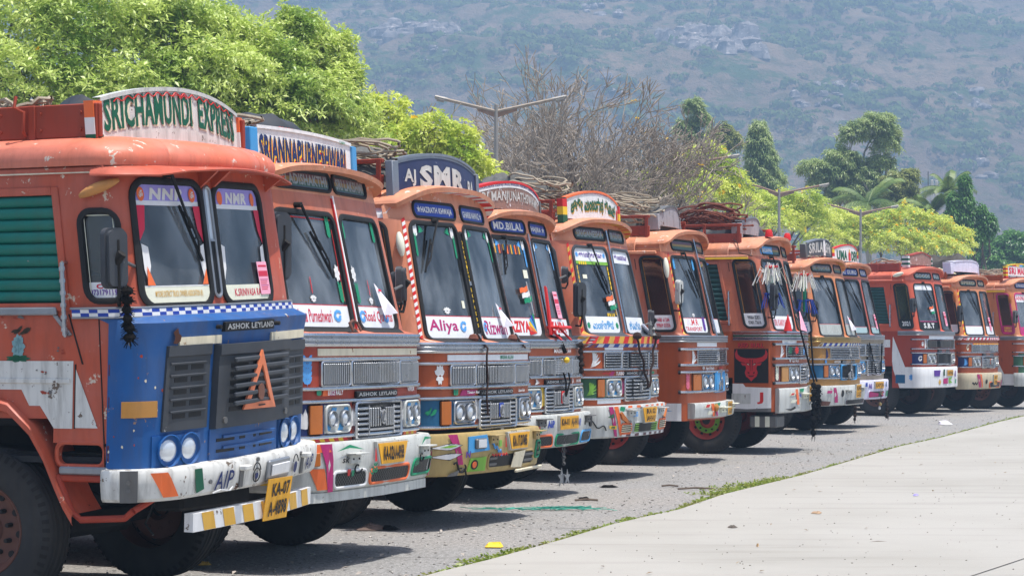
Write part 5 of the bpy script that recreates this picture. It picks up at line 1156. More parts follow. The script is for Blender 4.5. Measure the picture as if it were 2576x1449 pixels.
t.shutter(-2.17, -1.49, 2.0, 2.67, 9, shutter_g)
t.marker_lamp(-1.27, 2.655, -1.03, 2.755, wood_y, .036)
t.handle_bar(-1.435, 1.80, 2.25); t.mirror(-1.10, 2.27, .37, .16, .16, .08)
# door: chrome sill, painted wedge, rose, stripes
mb = MB(); mb.box(-2.2, -1.53, 1.925, 1.975, 0, .03, steel, .008, t.P); mb.box(-1.565, -1.53, 1.80, 1.925, 0, .02, steel, .005, t.P); t.part(mb, 'door_sill_trim')
d = lambda m, pts, o=.004: t.flat(m, pts, o)
d(white_w, [(-2.3, 1.515), (-1.52, 1.515), (-1.52, 1.64), (-2.3, 1.64)]); d(white_w, [(-1.84, 1.36), (-1.52, 1.36), (-1.52, 1.515), (-2.3, 1.515), (-2.3, 1.46), (-1.9, 1.46)], .0045); d(white_w, [(-1.76, 1.36), (-1.52, 1.36), (-1.52, 1.22), (-1.655, 1.22)]); d(white_w, [(-1.505, 1.60), (-1.335, 1.225), (-1.505, 1.225)])
t.deco.box(-2.3, -1.54, 1.50, 1.53, .002, .014, white_w, .004, t.P)
for dz, r_ in ((0, 1), (-.03, .8), (.03, .7)): t.fleuron(-1.93, 1.73 + dz, .11 * r_, .15 * r_, paint('rose_blue', (124, 164, 170), .5), 'flower', .005 + dz * .03)
t.fleuron(-1.93, 1.82, .13, .12, paint('rose_dark', (60, 48, 34), .5), 'fire', .0045); t.fleuron(-1.93, 1.655, .2, .05, d_green, 'flower', .0052)
for u0, u1, z0, z1 in ((-1.458, -1.448, 1.62, 1.93), (-1.508, -1.50, 1.22, 1.62), (-1.275, -1.268, .92, 1.90)): t.deco.slab([u0, u1], [z0, z1], -.003, .005, under, t.P)
for u, z, w in ((-1.40, 1.49, .02), (-1.85, 1.92, .10), (-1.62, 1.71, .08), (-1.70, 1.45, .10), (-1.76, 1.58, .06), (-1.37, 1.25, .02)):
    for q in range(5): uu, zz = u + random.gauss(0, w * .4), z + random.gauss(0, .012); s = random.uniform(.3, 1) * w * .22; d(steel_d if q % 2 else redbrown, [(uu + s * math.cos(a) * random.uniform(.6, 1.4), zz + s * .7 * math.sin(a) * random.uniform(.6, 1.4)) for a in np.linspace(0, 6.28, 8)[:-1]], .0075 + .0004 * q)
# fender, step and tie bar round the front wheel
mb = MB(); path = [(-2.6, 1.42), (-2.25, 1.44), (-2.0, 1.38), (-1.84, 1.24), (-1.74, 1.08), (-1.66, .90), (-1.60, .78), (-1.54, .69)]
lf = lambda u: k.xe - (abs(u) - k.uf)
vs = []
for (u, z) in path:
    for y, dz in ((-.80, 0), (-1.12, 0), (-1.135, -.015), (-1.135, -.06), (-1.12, -.07)): vs.append((lf(u), y, z + dz))
mb.add(vs, [(i * 5 + j, i * 5 + j + 1, (i + 1) * 5 + j + 1, (i + 1) * 5 + j) for i in range(len(path) - 1) for j in range(4)], orange); t.part(mb, 'fender', 40)
mb = MB(); mb.tube([(lf(-1.66), -1.09, .92), (lf(-1.56), -1.09, .70), (lf(-1.50), -1.09, .655), (lf(-1.18), -1.09, .675), (lf(-1.12), -1.09, .72)], .022, redbrown, 8); mb.tube([(lf(-1.12), -1.09, .72), (lf(-1.05), -.9, .8)], .022, redbrown, 8); t.part(mb, 'step_guard', 40)
mb = MB(); mb.box(lf(-1.68), lf(-1.265), -1.1, -.7, .89, .935, redbrown, .01); mb.box(lf(-1.65), lf(-1.29), -1.105, -.85, .935, .985, steel, .01); mb.box(lf(-1.68), lf(-1.27), -.72, -.68, .93, 1.3, under, .0); t.part(mb, 'step')
mb = MB(); mb.ring(-1.62, -1.30, 1.0, 1.12, .04, .03, -.02, .006, orange, t.P, 5); t.part(mb, 'step_recess')
mb = MB(); mb.tube([(lf(-1.3), -.8, .9), (lf(-1.2), -.7, .75), (lf(-1.25), -.75, .6), (lf(-1.1), -.9, .55)], .008, under, 5); t.part(mb, 'loose_cable')
# roof: flat pillow with ribs, wavy brim with fins
mb = MB(); us = [-k.umax] + [-1.95, -1.94, -1.93] + list(-np.linspace(k.uf, k.ufl, 8)) + [-.62, -.61, -.60] + U(-.5, .5) + [.60, .61, .62] + list(np.linspace(k.ufl, k.uf, 8)) + [k.umax]; rings = []
ribs = (-1.94, -.61, .61)
for i in range(9):
    q = i / 8 * math.pi / 2; w = .30 * (1 - math.cos(q)); z = 2.845 + .20 * math.sin(q); row = []
    for u in us:
        x, y, _ = t.P(u, 2.845, .035 + (.05 * math.sin(q * 2) if abs(u) < k.uf else .02 * math.sin(2 * q)) - (.012 if u in ribs else 0)); cx = k.xback; row.append((cx + (x - cx) * (1 - w * .55 / 1.2), y * (1 - w / 1.15), z - (.008 if u in ribs else 0)))
    rings.append(row)
vs = [p for r_ in rings for p in r_]; n = len(us); fs = [(j * n + i, j * n + i + 1, (j + 1) * n + i + 1, (j + 1) * n + i) for j in range(8) for i in range(n - 1)]; fs.append(tuple(8 * n + i for i in range(n))); mb.add(vs, fs, orange_roof); t.part(mb, 'roof', 60)
mb = MB(); us2 = [u for u in us if -1.2 < u < 1.2]; sec = [(0, .02), (.5, .012), (.92, -.004), (1, -.012), (.985, -.022), (.5, -.008), (0, -.002)]
ext = lambda u: .04 + .17 * max(0, 1 - (abs(u) / 1.22) ** 4)
wav = lambda u: .02 * math.cos(u * 3.2) - .02 * (abs(u) > .8)
vs = [t.P(u, 2.835 + wav(u) * f_ + dz, ext(u) * f_) for f_, dz in sec for u in us2]; n = len(us2); mb.add(vs, [(j * n + i, j * n + i + 1, (j + 1) * n + i + 1, (j + 1) * n + i) for j in range(6) for i in range(n - 1)], orange); v = t.part(mb, 'visor', 40)
for u in (-.24, -.10, .78):
    m2 = MB(); m2.add([(u - .012, 2.83, .16), (u - .012, 2.83, 0), (u - .012, 2.72, 0), (u + .012, 2.83, .16), (u + .012, 2.83, 0), (u + .012, 2.72, 0)], [(0, 1, 2), (3, 5, 4), (0, 3, 4, 1), (1, 4, 5, 2), (2, 5, 3, 0)], orange, t.P); t.sub(m2, 'visor_fin', v)
g = MB(); g.box(-k.umax, -1.1, 2.80, 2.845, 0, .045, orange, .01, t.P); g.box(-k.umax, -1.1, 2.80, 2.81, .045, .048, cream, 0, t.P); t.part(g, 'gutter')
t.zg, t.zr = 2.84, 3.03
gx = lambda y: .06 * 1
t.board(-.55, .86, 3.00, 3.265, .115, white_w, greywhite, bow=.08, depth=.05, post=[d_green, white, hot_orange], postw=.075, prints=[('t', 'SRICHAMUNDI', -.815, .135, 3.045, 3.255, cream, .05, 0, lambda x: .09 * (1 - ((x * .95 - .815) / .86) ** 2)), ('t', 'EXPRESS', .225, .795, 3.045, 3.255, cream, .05, 0, lambda x: .09 * (1 - ((x * .57 + .225) / .86) ** 2)),
    ('t', 'SRICHAMUNDI', -.83, .12, 3.055, 3.265, d_green, .03, 0, lambda x: .09 * (1 - ((x * .95 - .83) / .86) ** 2)), ('t', 'EXPRESS', .21, .785, 3.055, 3.265, d_green, .03, 0, lambda x: .09 * (1 - ((x * .575 + .21) / .86) ** 2)), ('line', red, [(y, 3.232 + .115 * (1 - (y / .86) ** 2) + .012 * math.sin(y * 60), 0)[:2] for y in np.linspace(-.74, .72, 150)], .004), ('t', 'ಶ್ರೀ', -.12, .06, 3.322, 3.358, red, .02)])
t.carrier(3.03, x0=-.52, x1=-2.9, two=False, h=.21, yw=.90)
t.chassis((rim_m, rim_m), ax=-1.36); t.finish()
notice(t, .50, 2.13, .17, .22, 'pink parking notice on the far windscreen pane of the nearest truck')
mc = Vector(t.P(-1.06, 2.1, .2)); yarn(t, mc, .34, .06, 'black yarn tassel hanging from the mirror of the nearest truck', 6)
tarp(t, -2.9, -.8, -.8, .8, 3.1, .22, 'grey tarpaulin above the plain red board beside the green lettered board', tarp_g, 3)
rope_pile(t, -1.45, -1.0, -.88, -.6, 3.24, 3, .03, 'knot of rope on the red rim left of the green lettered board')
# ================================================================== the other trucks share a layout; Z is the height offset of each cab
KW = dict(uN=(-.95, -.12), uF=(.06, .86), z0=1.84, z1=2.89)
def std(label, nx, d, a, up, low, zo=0.0, sh=0.0, fm=None, zbot=.92, skirt=None, side_win=True, shut=None, ws=None, hdr='dark', hdrN='', hdrF='', hdrm=None, stripes=None, wheels=(rim_m, rim_m), winbg=None, wintxt=(), seal=None, lowf=None, zg=2.97, zr=3.26, roofm=None, mesh_win=False, hdru=None, cargo=True, zoneb=1.6, **k):
    t = Truck('cargo_truck', label, nx, d, a, sh=sh, zo=zo, **k); s = t.sk; Z = zo; ws = ws or KW; t.Z = Z
    uN, uF, z0, z1 = ws['uN'], ws['uF'], ws['z0'] + Z, ws['z1'] + Z; zg += Z; zr += Z; ue = s.uf
    holes = [(uN[0], uN[1], z0, z1), (uF[0], uF[1], z0, z1)]
    SW = (-ue - .27, -ue + .03, 1.88 + Z, 2.88 + Z)
    if side_win: holes.append(SW)
    SH = (-ue - 1.2, -ue - .54, 1.97 + Z, 2.84 + Z)
    if shut: holes.append(SH)
    zb = zbot if skirt is None else skirt
    holes += [(-s.umax, -ue - .55, zb, 1.18), (ue + .3, s.umax, zb, 1.18)]
    t.shell([(s.zb, low), (9, up)], holes, zb, zg, (-ue - .55,)); t.roof(zg, zr, roofm or roof_tan, stripes)
    t.wN = t.pane('windscreen', uN[0], uN[1], z0, z1, seal=seal); t.wF = t.pane('windscreen', uF[0], uF[1], z0, z1, seal=seal); t.wz = (z0, z1)
    # destination panes over the windscreen
    hz = (3.0 + Z + (zg - 2.97 - Z), 3.145 + Z + (zg - 2.97 - Z)); bgm = {'royal': royal, 'dark': glass_hdr, 'steel': steel_d}[hdr]
    for (u0, u1), txt in zip(hdru or ((-.88, -.06), (.06, .76)), (hdrN, hdrF)):
        mb = MB(); mb.slab(U(u0 + .012, u1 - .012), [hz[0] + .008, hz[1] - .008], -.02, .004, bgm, t.P); p = t.part(mb, 'destination_pane')
        m2 = MB(); m2.ring(u0 + .02, u1 - .02, hz[0] + .014, hz[1] - .014, .05, .026, 0, .022, rubber, t.P, 5); t.sub(m2, 'seal', p, 50)
        if hdr == 'dark':
            m3 = MB(); h = hz[1] - hz[0]
            for i, m in enumerate((dk_green, dk_ochre, dk_maroon)): m3.slab(U(u0 + .05, u1 - .05), [hz[0] + h * (.16 + .22 * i), hz[0] + h * (.38 + .22 * i)], .0045, .0055 + .0003 * i, m, t.P)
            t.sub(m3, 'colour_bands', p)
        if txt:
            m3 = MB(); letter(m3, txt, u0 + .07, u1 - .07, hz[0] + .03, hz[1] - .03, hdrm or (white if hdr == 'royal' else dk_text), t.P, .0085, .035); t.sub(m3, 'lettering', p, None)
    if side_win:
        o = t.pane('door_window', *SW, r=.06, w=.036, g=glass_d, seal=seal); it = [('bg', SW[0] + .01, SW[0] + .017, SW[2], SW[3], wintrim), ('bg', SW[1] - .017, SW[1] - .01, SW[2], SW[3], wintrim), ('bg', SW[0] + .01, SW[1] - .01, SW[3] - .012, SW[3] - .005, wintrim)]
        if winbg: it.append(('bg', SW[0], SW[1], SW[2], SW[2] + .2, winbg))
        for tx, lo, hi, m in wintxt: it.append(('t', tx, SW[0] + .05, SW[1] - .05, SW[2] + lo, SW[2] + hi, m, .03))
        t.print_on(o, 'printed_film', it)
        if mesh_win:
            mb = MB(); w, h = SW[1] - SW[0], SW[3] - SW[2] - .2
            for i in range(-12, 7):
                for sg in (0, 1):
                    a = SW[0] + w * i / 7; p, q = ((a, SW[2] + .2), (a + h * .62, SW[3])) if sg else ((a + h * .62, SW[2] + .2), (a, SW[3]))
                    f0 = lambda P: min(max(P, SW[0]), SW[1]); (xa, ya), (xb, yb) = p, q
                    for c in range(6):
                        x0_, x1_ = xa + (xb - xa) * c / 6, xa + (xb - xa) * (c + 1) / 6
                        if SW[0] < (x0_ + x1_) / 2 < SW[1]: mb.add([(x0_ - .003, ya + (yb - ya) * c / 6, -.04), (x0_ + .003, ya + (yb - ya) * c / 6, -.04), (x1_ + .003, ya + (yb - ya) * (c + 1) / 6, -.04), (x1_ - .003, ya + (yb - ya) * (c + 1) / 6, -.04)], [(0, 1, 2, 3)], under, t.P)
            t.part(mb, 'window_grate', None)
    if shut:
        t.shutter(SH[0], SH[1], SH[2], SH[3], 12, shut, up); t.handle_bar(-ue - .43, 1.9 + Z, 2.42 + Z)
    for sg in (-1, 1):
        t.deco.slab([sg * (ue + .36) - .005, sg * (ue + .36) + .005], [1.25, zg - .1], -.003, .004, under, t.P)
    t.chassis(wheels, ax=s.xe - .98, cargo=cargo)
    return t
glass_hdr = paint('dark_header_glass', (52, 62, 72), .14, .1, 0, .15, spec=.8); dk_green = paint('header_green', (62, 92, 74), .3, .1, 0, .1); dk_ochre = paint('header_ochre', (150, 122, 62), .3, .1, 0, .1); dk_maroon = paint('header_maroon', (98, 62, 72), .3, .1, 0, .1); dk_text = paint('header_letters', (150, 158, 160), .3, .1, 0, .1); wintrim = paint('ochre_pinstripe', (186, 128, 52), .45)
def film(t, near=(), far=(), **k):
    if near: t.print_on(t.wN, 'printed_film', near)
    if far: t.print_on(t.wF, 'printed_film', far)
def low_banner(t, tN, mN, tF, mF, h=.17, bg=None, bold=.02, shear=0.0, extra=(), hN=.1):
    z0 = t.wz[0]; a, b = KW['uN']; c, d = KW['uF']; bg = bg or banner
    film(t, [('bg', a, b, z0, z0 + h, bg), ('bg', a, b, z0 + h, z0 + h + .006, red)] + ([('t', tN, a + .06, b - hN, z0 + .035, z0 + h - .03, mN, bold, shear)] if tN else []) + list(extra),
         [('bg', c, d, z0, z0 + h, bg), ('bg', c, d, z0 + h, z0 + h + .006, red)] + ([('t', tF, c + .1, d - .1, z0 + .035, z0 + h - .03, mF, bold, shear)] if tF else []))
def corner_ornament(t, m, m2=None):
    z0, z1 = t.wz
    for (a, b), o in ((KW['uN'], t.wN), (KW['uF'], t.wF)):
        mb = MB()
        for u, f in ((a + .07, 1), (b - .07, -1)):
            t.fleuron(u, z1 - .07, .1, .1, m, 'leaf', -.006, f, mb=mb); t.fleuron(u + .10 * f, z1 - .05, .12, .07, m2 or m, 'wing', -.0055, f, mb=mb); t.fleuron(u - .015 * f, z1 - .22, .05, .2, m2 or m, 'leaf', -.0055, f, mb=mb)
        t.sub(mb, 'painted_ornament', o, None)
def stack(t, grille='v', name='ASHOK LEYLAND', namem=None, lampbg=navy, hm=steel, accent=None, cg='A', emblem=(None, chrome), rods=True, ind=True, white_band=None, midstick=None, cgfm=None, belt=chrome, g_split=True, gm=None, side=.4, hl2=True, lampn=2, namebg=None):
    """chrome belt, upper grille row, badge, lamp row and centre grille of the bonnet-less front"""
    Z = t.Z; s = t.sk; ue = s.uf
    if belt is not None: t.belt(1.70 + Z, 1.80 + Z, belt, side=side)
    r0, r1 = -ue - .08, ue + .02
    if rods:
        for z in (1.605, 1.385, 1.29, 1.025):
            t.rod(r0, r1, z + Z, .015, .014)
    if white_band: t.plate_panel('painted_band', -.86, .92, 1.63 + Z, 1.685 + Z, white_band, 0, .006)
    if grille == 'v':
        t.grille(-.82, -.43, 1.415 + Z, 1.575 + Z, 14, 'v', sm=gm); t.grille(-.39, .44, 1.415 + Z, 1.58 + Z, 26, 'v', sm=gm); t.grille(.48, .88, 1.415 + Z, 1.575 + Z, 14, 'v', sm=gm)
    elif grille == 'h':
        t.grille(-.82, -.43, 1.41 + Z, 1.58 + Z, 5, 'h', sm=gm); t.grille(-.39, .44, 1.41 + Z, 1.58 + Z, 5, 'h', sm=gm, split=(-.27, .32)); t.grille(.48, .88, 1.41 + Z, 1.58 + Z, 5, 'h', sm=gm)
    elif grille == 'open':
        g = t.grille(-.72, .76, 1.40 + Z, 1.585 + Z, 6, 'h', sm=gm or chrome, split=(-.02,))
        mb = MB(); mb.prism([(-.06, 1.43 + Z), (.06, 1.43 + Z), (.02, 1.48 + Z), (.03, 1.54 + Z), (0, 1.56 + Z), (-.03, 1.54 + Z), (-.02, 1.48 + Z)], .03, .045, steel, t.P); t.sub(mb, 'emblem', g)
    if name: t.nameplate(-.33, .40, 1.308 + Z, 1.358 + Z, name, namebg, namem)
    t.plate_panel('lamp_row_panel', -ue - .05, -.40, 1.04 + Z, 1.272 + Z, lampbg, 0, .006); t.plate_panel('lamp_row_panel', .52, ue, 1.04 + Z, 1.272 + Z, lampbg, 0, .006)
    if ind: t.indicator(-.97, -.83, 1.05 + Z, 1.262 + Z); t.indicator(.98, 1.08, 1.05 + Z, 1.262 + Z)
    t.headlights(-.78, -.42, 1.05 + Z, 1.262 + Z, hm, lampn, accent=accent); t.headlights(.58, .93, 1.05 + Z, 1.262 + Z, hm, lampn, accent=accent)
    t.centre_grille(-.36, .48, .985 + Z, 1.275 + Z, cg, emblem, cgfm)
def stickers(t, z, items):
    for kind, u, w, h, m, *r in items:
        if kind == 'text': t.flat_text(r[0], u, u + w, z - h / 2, z + h / 2, m, .018, .03, .15)
        else: t.fleuron(u, z, w, h, m, kind, .017)
# ------------------------------------------------------------------ truck 2
t = std('orange brown truck with blue posts on its white board and navy letters', 725, 15.2, 22, salmon_d, redbrown, zo=-.02, hw=1.1, vee=.04, bow=.04, r=.2, lean=.22, tum=.06, ledge=.12, hdr='dark', hdrN='SRI ADISHAKTHI', hdrF='SRI LAKSHMI', zg=2.88, zr=3.11, ws=dict(uN=(-.97, -.12), uF=(.02, .80), z0=1.85, z1=2.71), hdru=((-.93, -.03), (.0, .74)), roofm=roof_tan); T2 = t
stack(t, 'v', hm=greywhite, accent=sky_p, lampbg=navy, white_band=cream)
low_banner(t, 'Anna Purneshwari', crimson, 'Road Queens', crimson, .165, bold=.01, shear=.1, hN=.27)
z0, z1 = t.wz; mb = MB()
for u in (-.3, .12, .62): t.fleuron(u, z0 + .08, .16, .12, lblue, 'swirl', -.004, 1, mb=mb)
for u in (-.62, .36): t.fleuron(u, z0 + .21, .1, .06, white, 'lotus', -.004, 1, mb=mb); t.fleuron(u, z0 + .30, .02, .12, red, 'leaf', -.004, 1, mb=mb)
for u in (-.19, .10): t.fleuron(u, z0 + .42, .09, .14, white, 'flower', -.004, 1, mb=mb); t.fleuron(u + .01, z0 + .25, .09, .15, emerald, 'leaf', -.004, 1, mb=mb)
for u in (-.2, .06, .72): t.fleuron(u, z1 - .1, .09, .16, emerald, 'leaf', -.004, 1, mb=mb)
mb.sheet(U(-.95, -.13), [z1 - .03, z1 - .02], lambda u, z: t.P(u, z, -.008), red); mb.sheet([-.145, -.138], [z0 + .2, z1 - .1], lambda u, z: t.P(u, z, -.008), red)
t.sub(mb, 'painted_ornament', t.wN, None)
mb = MB(); mb.slab([-.062, -.042], [1.82, 2.86], 0, .018, white, t.P); mb.slab([-.072, -.062], [1.82, 2.84], 0, .014, red, t.P); t.part(mb, 'centre_strip')
t.wiper(-.66, 2.755, -.28, 2.21); t.mirror(-1.05, 2.42, .5, .16, .1, .12); t.mirror(1.08, 2.2, .3, .17, .14, .0)
t.marker_lamp(1.24, 2.72, 1.30, 2.55, amber_d, .035)
t.fleuron(-.98, 1.48, .13, .2, lblue, 'leaf', .006); stickers(t, 1.335, [('leaf', -.86, .1, .05, emerald), ('text', -.74, .22, .04, white, 'EXICE RALLY'), ('text', .66, .16, .035, white, 'VIPER')]); t.flat(hot_orange, [(-.80, 1.31), (-.70, 1.31), (-.66, 1.36), (-.78, 1.36)], .006); t.flat(magenta, [(-.70, 1.31), (-.62, 1.31), (-.60, 1.36), (-.66, 1.36)], .0065)
for u in (-1.0, -.39, .53): t.fleuron(u + .0, 1.14, .16 if u < -.5 else .08, .16, white, 'shell', .010)
for i in range(8): a = -.95 + .066 * i; t.flat(red if i % 2 else yellow, [(a, .965), (a + .066, .965), (a + .03, 1.005), (a - .036, 1.005)], .004)
for i in range(5): a = .60 + .06 * i; t.flat(yellow if i % 2 else hot_orange, [(a, .965), (a + .06, .965), (a + .06, 1.005), (a, 1.005)], .004)
t.bumper(.60, .965, greywhite, side=.35, o=.12)
t.bdeco([('p', hot_orange, [(-.96, .62), (-.87, .62), (-.93, .78), (-1.02, .78)]), ('p', hot_orange, [(-.99, .90), (-.86, .90), (-.93, .96), (-1.06, .96)]), ('p', magenta, [(-.87, .60), (-.80, .60), (-.86, .96), (-.96, .96)]), ('p', black, [(-1.14, .80), (-1.02, .80), (-1.04, .85), (-1.12, .85)]), ('p', hot_orange, [(1.0, .62), (1.07, .62), (1.07, .86), (1.0, .86)]), ('p', magenta, [(.90, .62), (.96, .62), (1.0, .82), (.96, .82)]),
         ('p', emerald, [(-.80, .90), (-.62, .945), (-.40, .90), (-.62, .92)]), ('p', emerald, [(.66, .88), (.74, .95), (.95, .93), (.76, .925)]), ('t', 'sk', -.73, -.62, .81, .86, black, .03, .3), ('t', 'sk', .86, .95, .82, .87, black, .03, .3), ('l', black, [(-.50 + .06 * t_ * math.cos(t_ * 5), .77 + .05 * t_ * math.sin(t_ * 5)) for t_ in np.linspace(.2, 1.2, 14)], .007), ('l', black, [(.66 + .05 * t_ * math.cos(t_ * 5), .80 + .05 * t_ * math.sin(t_ * 5)) for t_ in np.linspace(.2, 1.2, 14)], .007),
         ('p', red, [(-.64, .71), (-.61, .71), (-.60, .76), (-.65, .76)]), ('p', emerald, [(-.58, .70), (-.55, .71), (-.55, .75), (-.59, .75)]), ('p', red, [(-.26, .80), (-.22, .80), (-.24, .90), (-.25, .90)]), ('t', 'ॐ', -.32, -.20, .70, .79, emerald), ('t', 'ॐ', .50, .60, .72, .79, emerald)])
for u in range(2):
    for q in range(3): pts = [(-1.32, .66 + u * .12), (-1.12, .655 + u * .12), (-1.16, .72 + u * .12), (-1.28, .74 + u * .12)]
    t.bdeco([('p', yellow, pts)]); 
for u in (-.55, .74): t.bracket(u, .875, .2)
t.plate(-.22, .30, .775, .935, ['KA-02AA-8958'], taper=.06, bold=.05, o=.03)
t.vent(-.78, -.33, .635, .735, white, slant=-.2); t.vent(-.26, .42, .64, .735, hot_orange, slant=.1); t.vent(.52, .93, .66, .76, emerald, slant=.3)
mb = MB(); mb.slab(U(-1.05, .92), [.525, .55, .598], .02, .08, greywhite, t.P); t.part(mb, 'skirt_strip')
t.bsub('fog_lamp', lambda mb: mb.box(-1.08, -.965, .80, .90, 0, .03, amber, .006, t.BP))
t.board(-.60, .80, 3.04, 3.345, .015, white, white, bow=.04, depth=.06, post=[sky_p], postw=.1, prints=[('t', 'SRIANNAPURNESHWARI', -.745, .69, 3.055, 3.265, red, .05), ('t', 'SRIANNAPURNESHWARI', -.755, .68, 3.07, 3.28, yellow, .05), ('t', 'SRIANNAPURNESHWARI', -.765, .67, 3.085, 3.295, navy, .04), ('t', 'S IN', -.70, -.60, 3.335, 3.36, black), ('t', 'GOODS', -.50, -.28, 3.345, 3.375, red), ('t', 'CARRIER', .26, .46, 3.345, 3.372, red), ('t', 'CABIN', .54, .66, 3.335, 3.355, emerald)])
t.carrier(3.06, h=.11, x0=-.75)
rope_pile(t, -1.9, -.75, -.84, -.1, 3.24, 12, .2, 'rope coil beside the blue post of the white board with navy letters'); tarp(t, -2.9, -.85, -.86, .75, 3.22, .56, 'black tarpaulin roll between the two largest name boards', tarp_k, 5)
notice(t, .55, 2.06, .16, .26, 'folded white notice on the windscreen with red script lettering', fold=True); t.finish()
mb = MB(); mb.tube([(-.36, 1.80, .10), (-.36, 1.86, .12), (-.30, 1.88, .12), (-.24, 1.86, .12), (-.24, 1.80, .10)], .012, rim_m, 6, t.P); t.part(mb, 'tie_ring')
# ------------------------------------------------------------------ truck 3
t = std('orange brown truck with navy and steel board of four big white letters', 1045, 18.55, 25, salmon, brown, zo=-.085, sh=.12, hw=1.12, vee=.03, bow=.08, r=.2, lean=.22, tum=.09, ledge=.13, hdr='royal', hdrN='★HAZRATH KHWAJA', hdrF='GHARIB NAWAZ ★', stripes=(red, white), zg=2.93, zr=3.27, side_win=True); T3 = t
stack(t, 'v', hm=steel, lampbg=teal_p, white_band=banner, cg='A', emblem=(royal, chrome))
t.flat_text('MASHA ALLAH', .12, .46, 1.555, 1.592, emerald, .009)
z0, z1 = t.wz; low_banner(t, 'Aliya', magenta, 'Rizwan', magenta, .20, bold=.02, hN=.28); corner_ornament(t, white, emerald); mb = MB()
t.fleuron(-.30, z0 + .10, .16, .13, lblue, 'swirl', -.004, 1, mb=mb); t.fleuron(.16, z0 + .10, .1, .12, lblue, 'swirl', -.004, 1, mb=mb); t.fleuron(-.55, z0 + .25, .14, .07, white, 'lotus', -.004, 1, mb=mb); mb.slab([-.25, -.2], [z0 + .28, z0 + .35], -.008, -.006, ivory, t.P)
t.sub(mb, 'painted_ornament', t.wN, None)
mb = MB(); mb.ring(-.05, -.01, z0 + .04, z1 - .06, .02, .026, 0, .02, rubber, t.P, 6); mb.slab([-.05, -.01], [z0 + .04, z1 - .06], .002, .005, black, t.P); mb.slab([-.05, -.01], [z0 + .5, z0 + .54], .006, .014, steel, t.P)
w_ = t.part(mb, 'slit_window'); mb = MB()
for i, ch in enumerate('DAY&NIGHT'): letter(mb, ch, -.044, -.016, z1 - .16 - i * .046, z1 - .125 - i * .046, yellow, t.P, .0075, .02)
for i, ch in enumerate('EXPRESS'): letter(mb, ch, -.044, -.016, z0 + .44 - i * .056, z0 + .475 - i * .056, yellow, t.P, .0075, .02)
t.sub(mb, 'lettering', w_, None)
for u in (-1.03, 1.0):  # candy striped corner strip
    mb = MB(); n = 34
    for i in range(n): a = z0 - .06 + (z1 + .1 - z0) * i / n; b = z0 - .06 + (z1 + .1 - z0) * (i + 1) / n; mb.add([(u - .018, a, .004), (u + .018, a + .02, .004), (u + .018, b + .02, .004), (u - .018, b, .004)], [(0, 1, 2, 3)], red if i % 2 else white, t.P)
    t.part(mb, 'painted_strip', None)
t.wiper(-.55, 2.845, -.84, 2.36); t.marker_lamp(-1.10, 2.50, -1.10, 2.72, ivory, .04); t.mirror(-1.33, 2.2, .3, .16, .12, .2)
t.fleuron(-.97, 1.41, .13, .2, white, 'lotus', .006); stickers(t, 1.25, [('leaf', -.74, .12, .05, emerald), ('text', -.55, .28, .035, white, 'Timing Riders'), ('text', .58, .2, .03, white, 'Classic Rider')]); t.flat(magenta, [(-.66, 1.225), (-.40, 1.225), (-.36, 1.275), (-.62, 1.275)], .006)
t.fleuron(-1.08, 1.07, .1, .16, emerald, 'fire', .010); t.fleuron(-.38, 1.07, .06, .18, white, 'leaf', .010)
t.bumper(.50, .885, khaki, side=.3, o=.12)
t.bdeco([('p', magenta, [(-.84, .60), (-.76, .60), (-.88, .88), (-.98, .88)]), ('p', white, [(-1.10, .76), (-.96, .80), (-.80, .78), (-.96, .74)]), ('p', white, [(-1.10, .68), (-.96, .71), (-.80, .70), (-.96, .65)]), ('p', l_green, [(-1.04, .765), (-.96, .785), (-.86, .78), (-.96, .76)]), ('l', black, [(-1.10, .76), (-.96, .80), (-.80, .78), (-.96, .74), (-1.1, .76)], .004), ('l', black, [(-1.10, .68), (-.96, .71), (-.80, .70), (-.96, .65), (-1.1, .68)], .004), ('t', 'N', -.745, -.67, .66, .72, purple, .03), ('l', black, [(-.92 + .11 * t_, .61 - .05 * t_ + .03 * math.sin(t_ * 5)) for t_ in np.linspace(0, 2, 16)], .009), ('l', black, [(-.80 + .07 * t_ * math.cos(t_ * 6), .56 + .04 * t_ * math.sin(t_ * 6)) for t_ in np.linspace(.2, 1.2, 14)], .008),
         ('l', lblue, [(-.30 + .10 * t_, .77 - .05 * t_ + .02 * math.sin(t_ * 9)) for t_ in np.linspace(0, 2, 16)], .009), ('p', red, [(-.05, .73), (-.02, .73), (-.03, .82), (-.04, .82)]), ('p', l_green, [(-.18, .74), (-.12, .74), (-.12, .80), (-.18, .80)]), ('p', steel_d, [(-.98, .50), (-.86, .505), (-.82, .56), (-.95, .53)]), ('l', red, [(-.30 + .1 * t_, .665 + .012 * math.sin(t_ * 12)) for t_ in np.linspace(0, 3, 24)], .005), ('t', 'SVS', .05, .2, .868, .882, black)])
t.bsub('lamp_pod', lambda mb: (mb.prism([(-.70, .70), (-.33, .715), (-.38, .86), (-.70, .85)], 0, .012, sky_p, t.BP), mb.box(-.60, -.42, .735, .83, .0, .04, steel_d, .012, t.BP), mb.box(-.58, -.44, .745, .82, .04, .045, lens_m, .003, t.BP)))
t.bsub('lamp_pod', lambda mb: (mb.prism([(-.68, .53), (-.38, .525), (-.38, .655), (-.65, .65)], 0, .012, l_green, t.BP), mb.prism([(-.58 + .06 * math.cos(a), .59 + .045 * math.sin(a)) for a in np.linspace(0, 6.28, 17)[:-1]], .010, .016, black, t.BP), mb.prism([(-.585 + .035 * math.cos(a), .59 + .03 * math.sin(a)) for a in np.linspace(0, 6.28, 17)[:-1]], .015, .02, hot_orange, t.BP)))
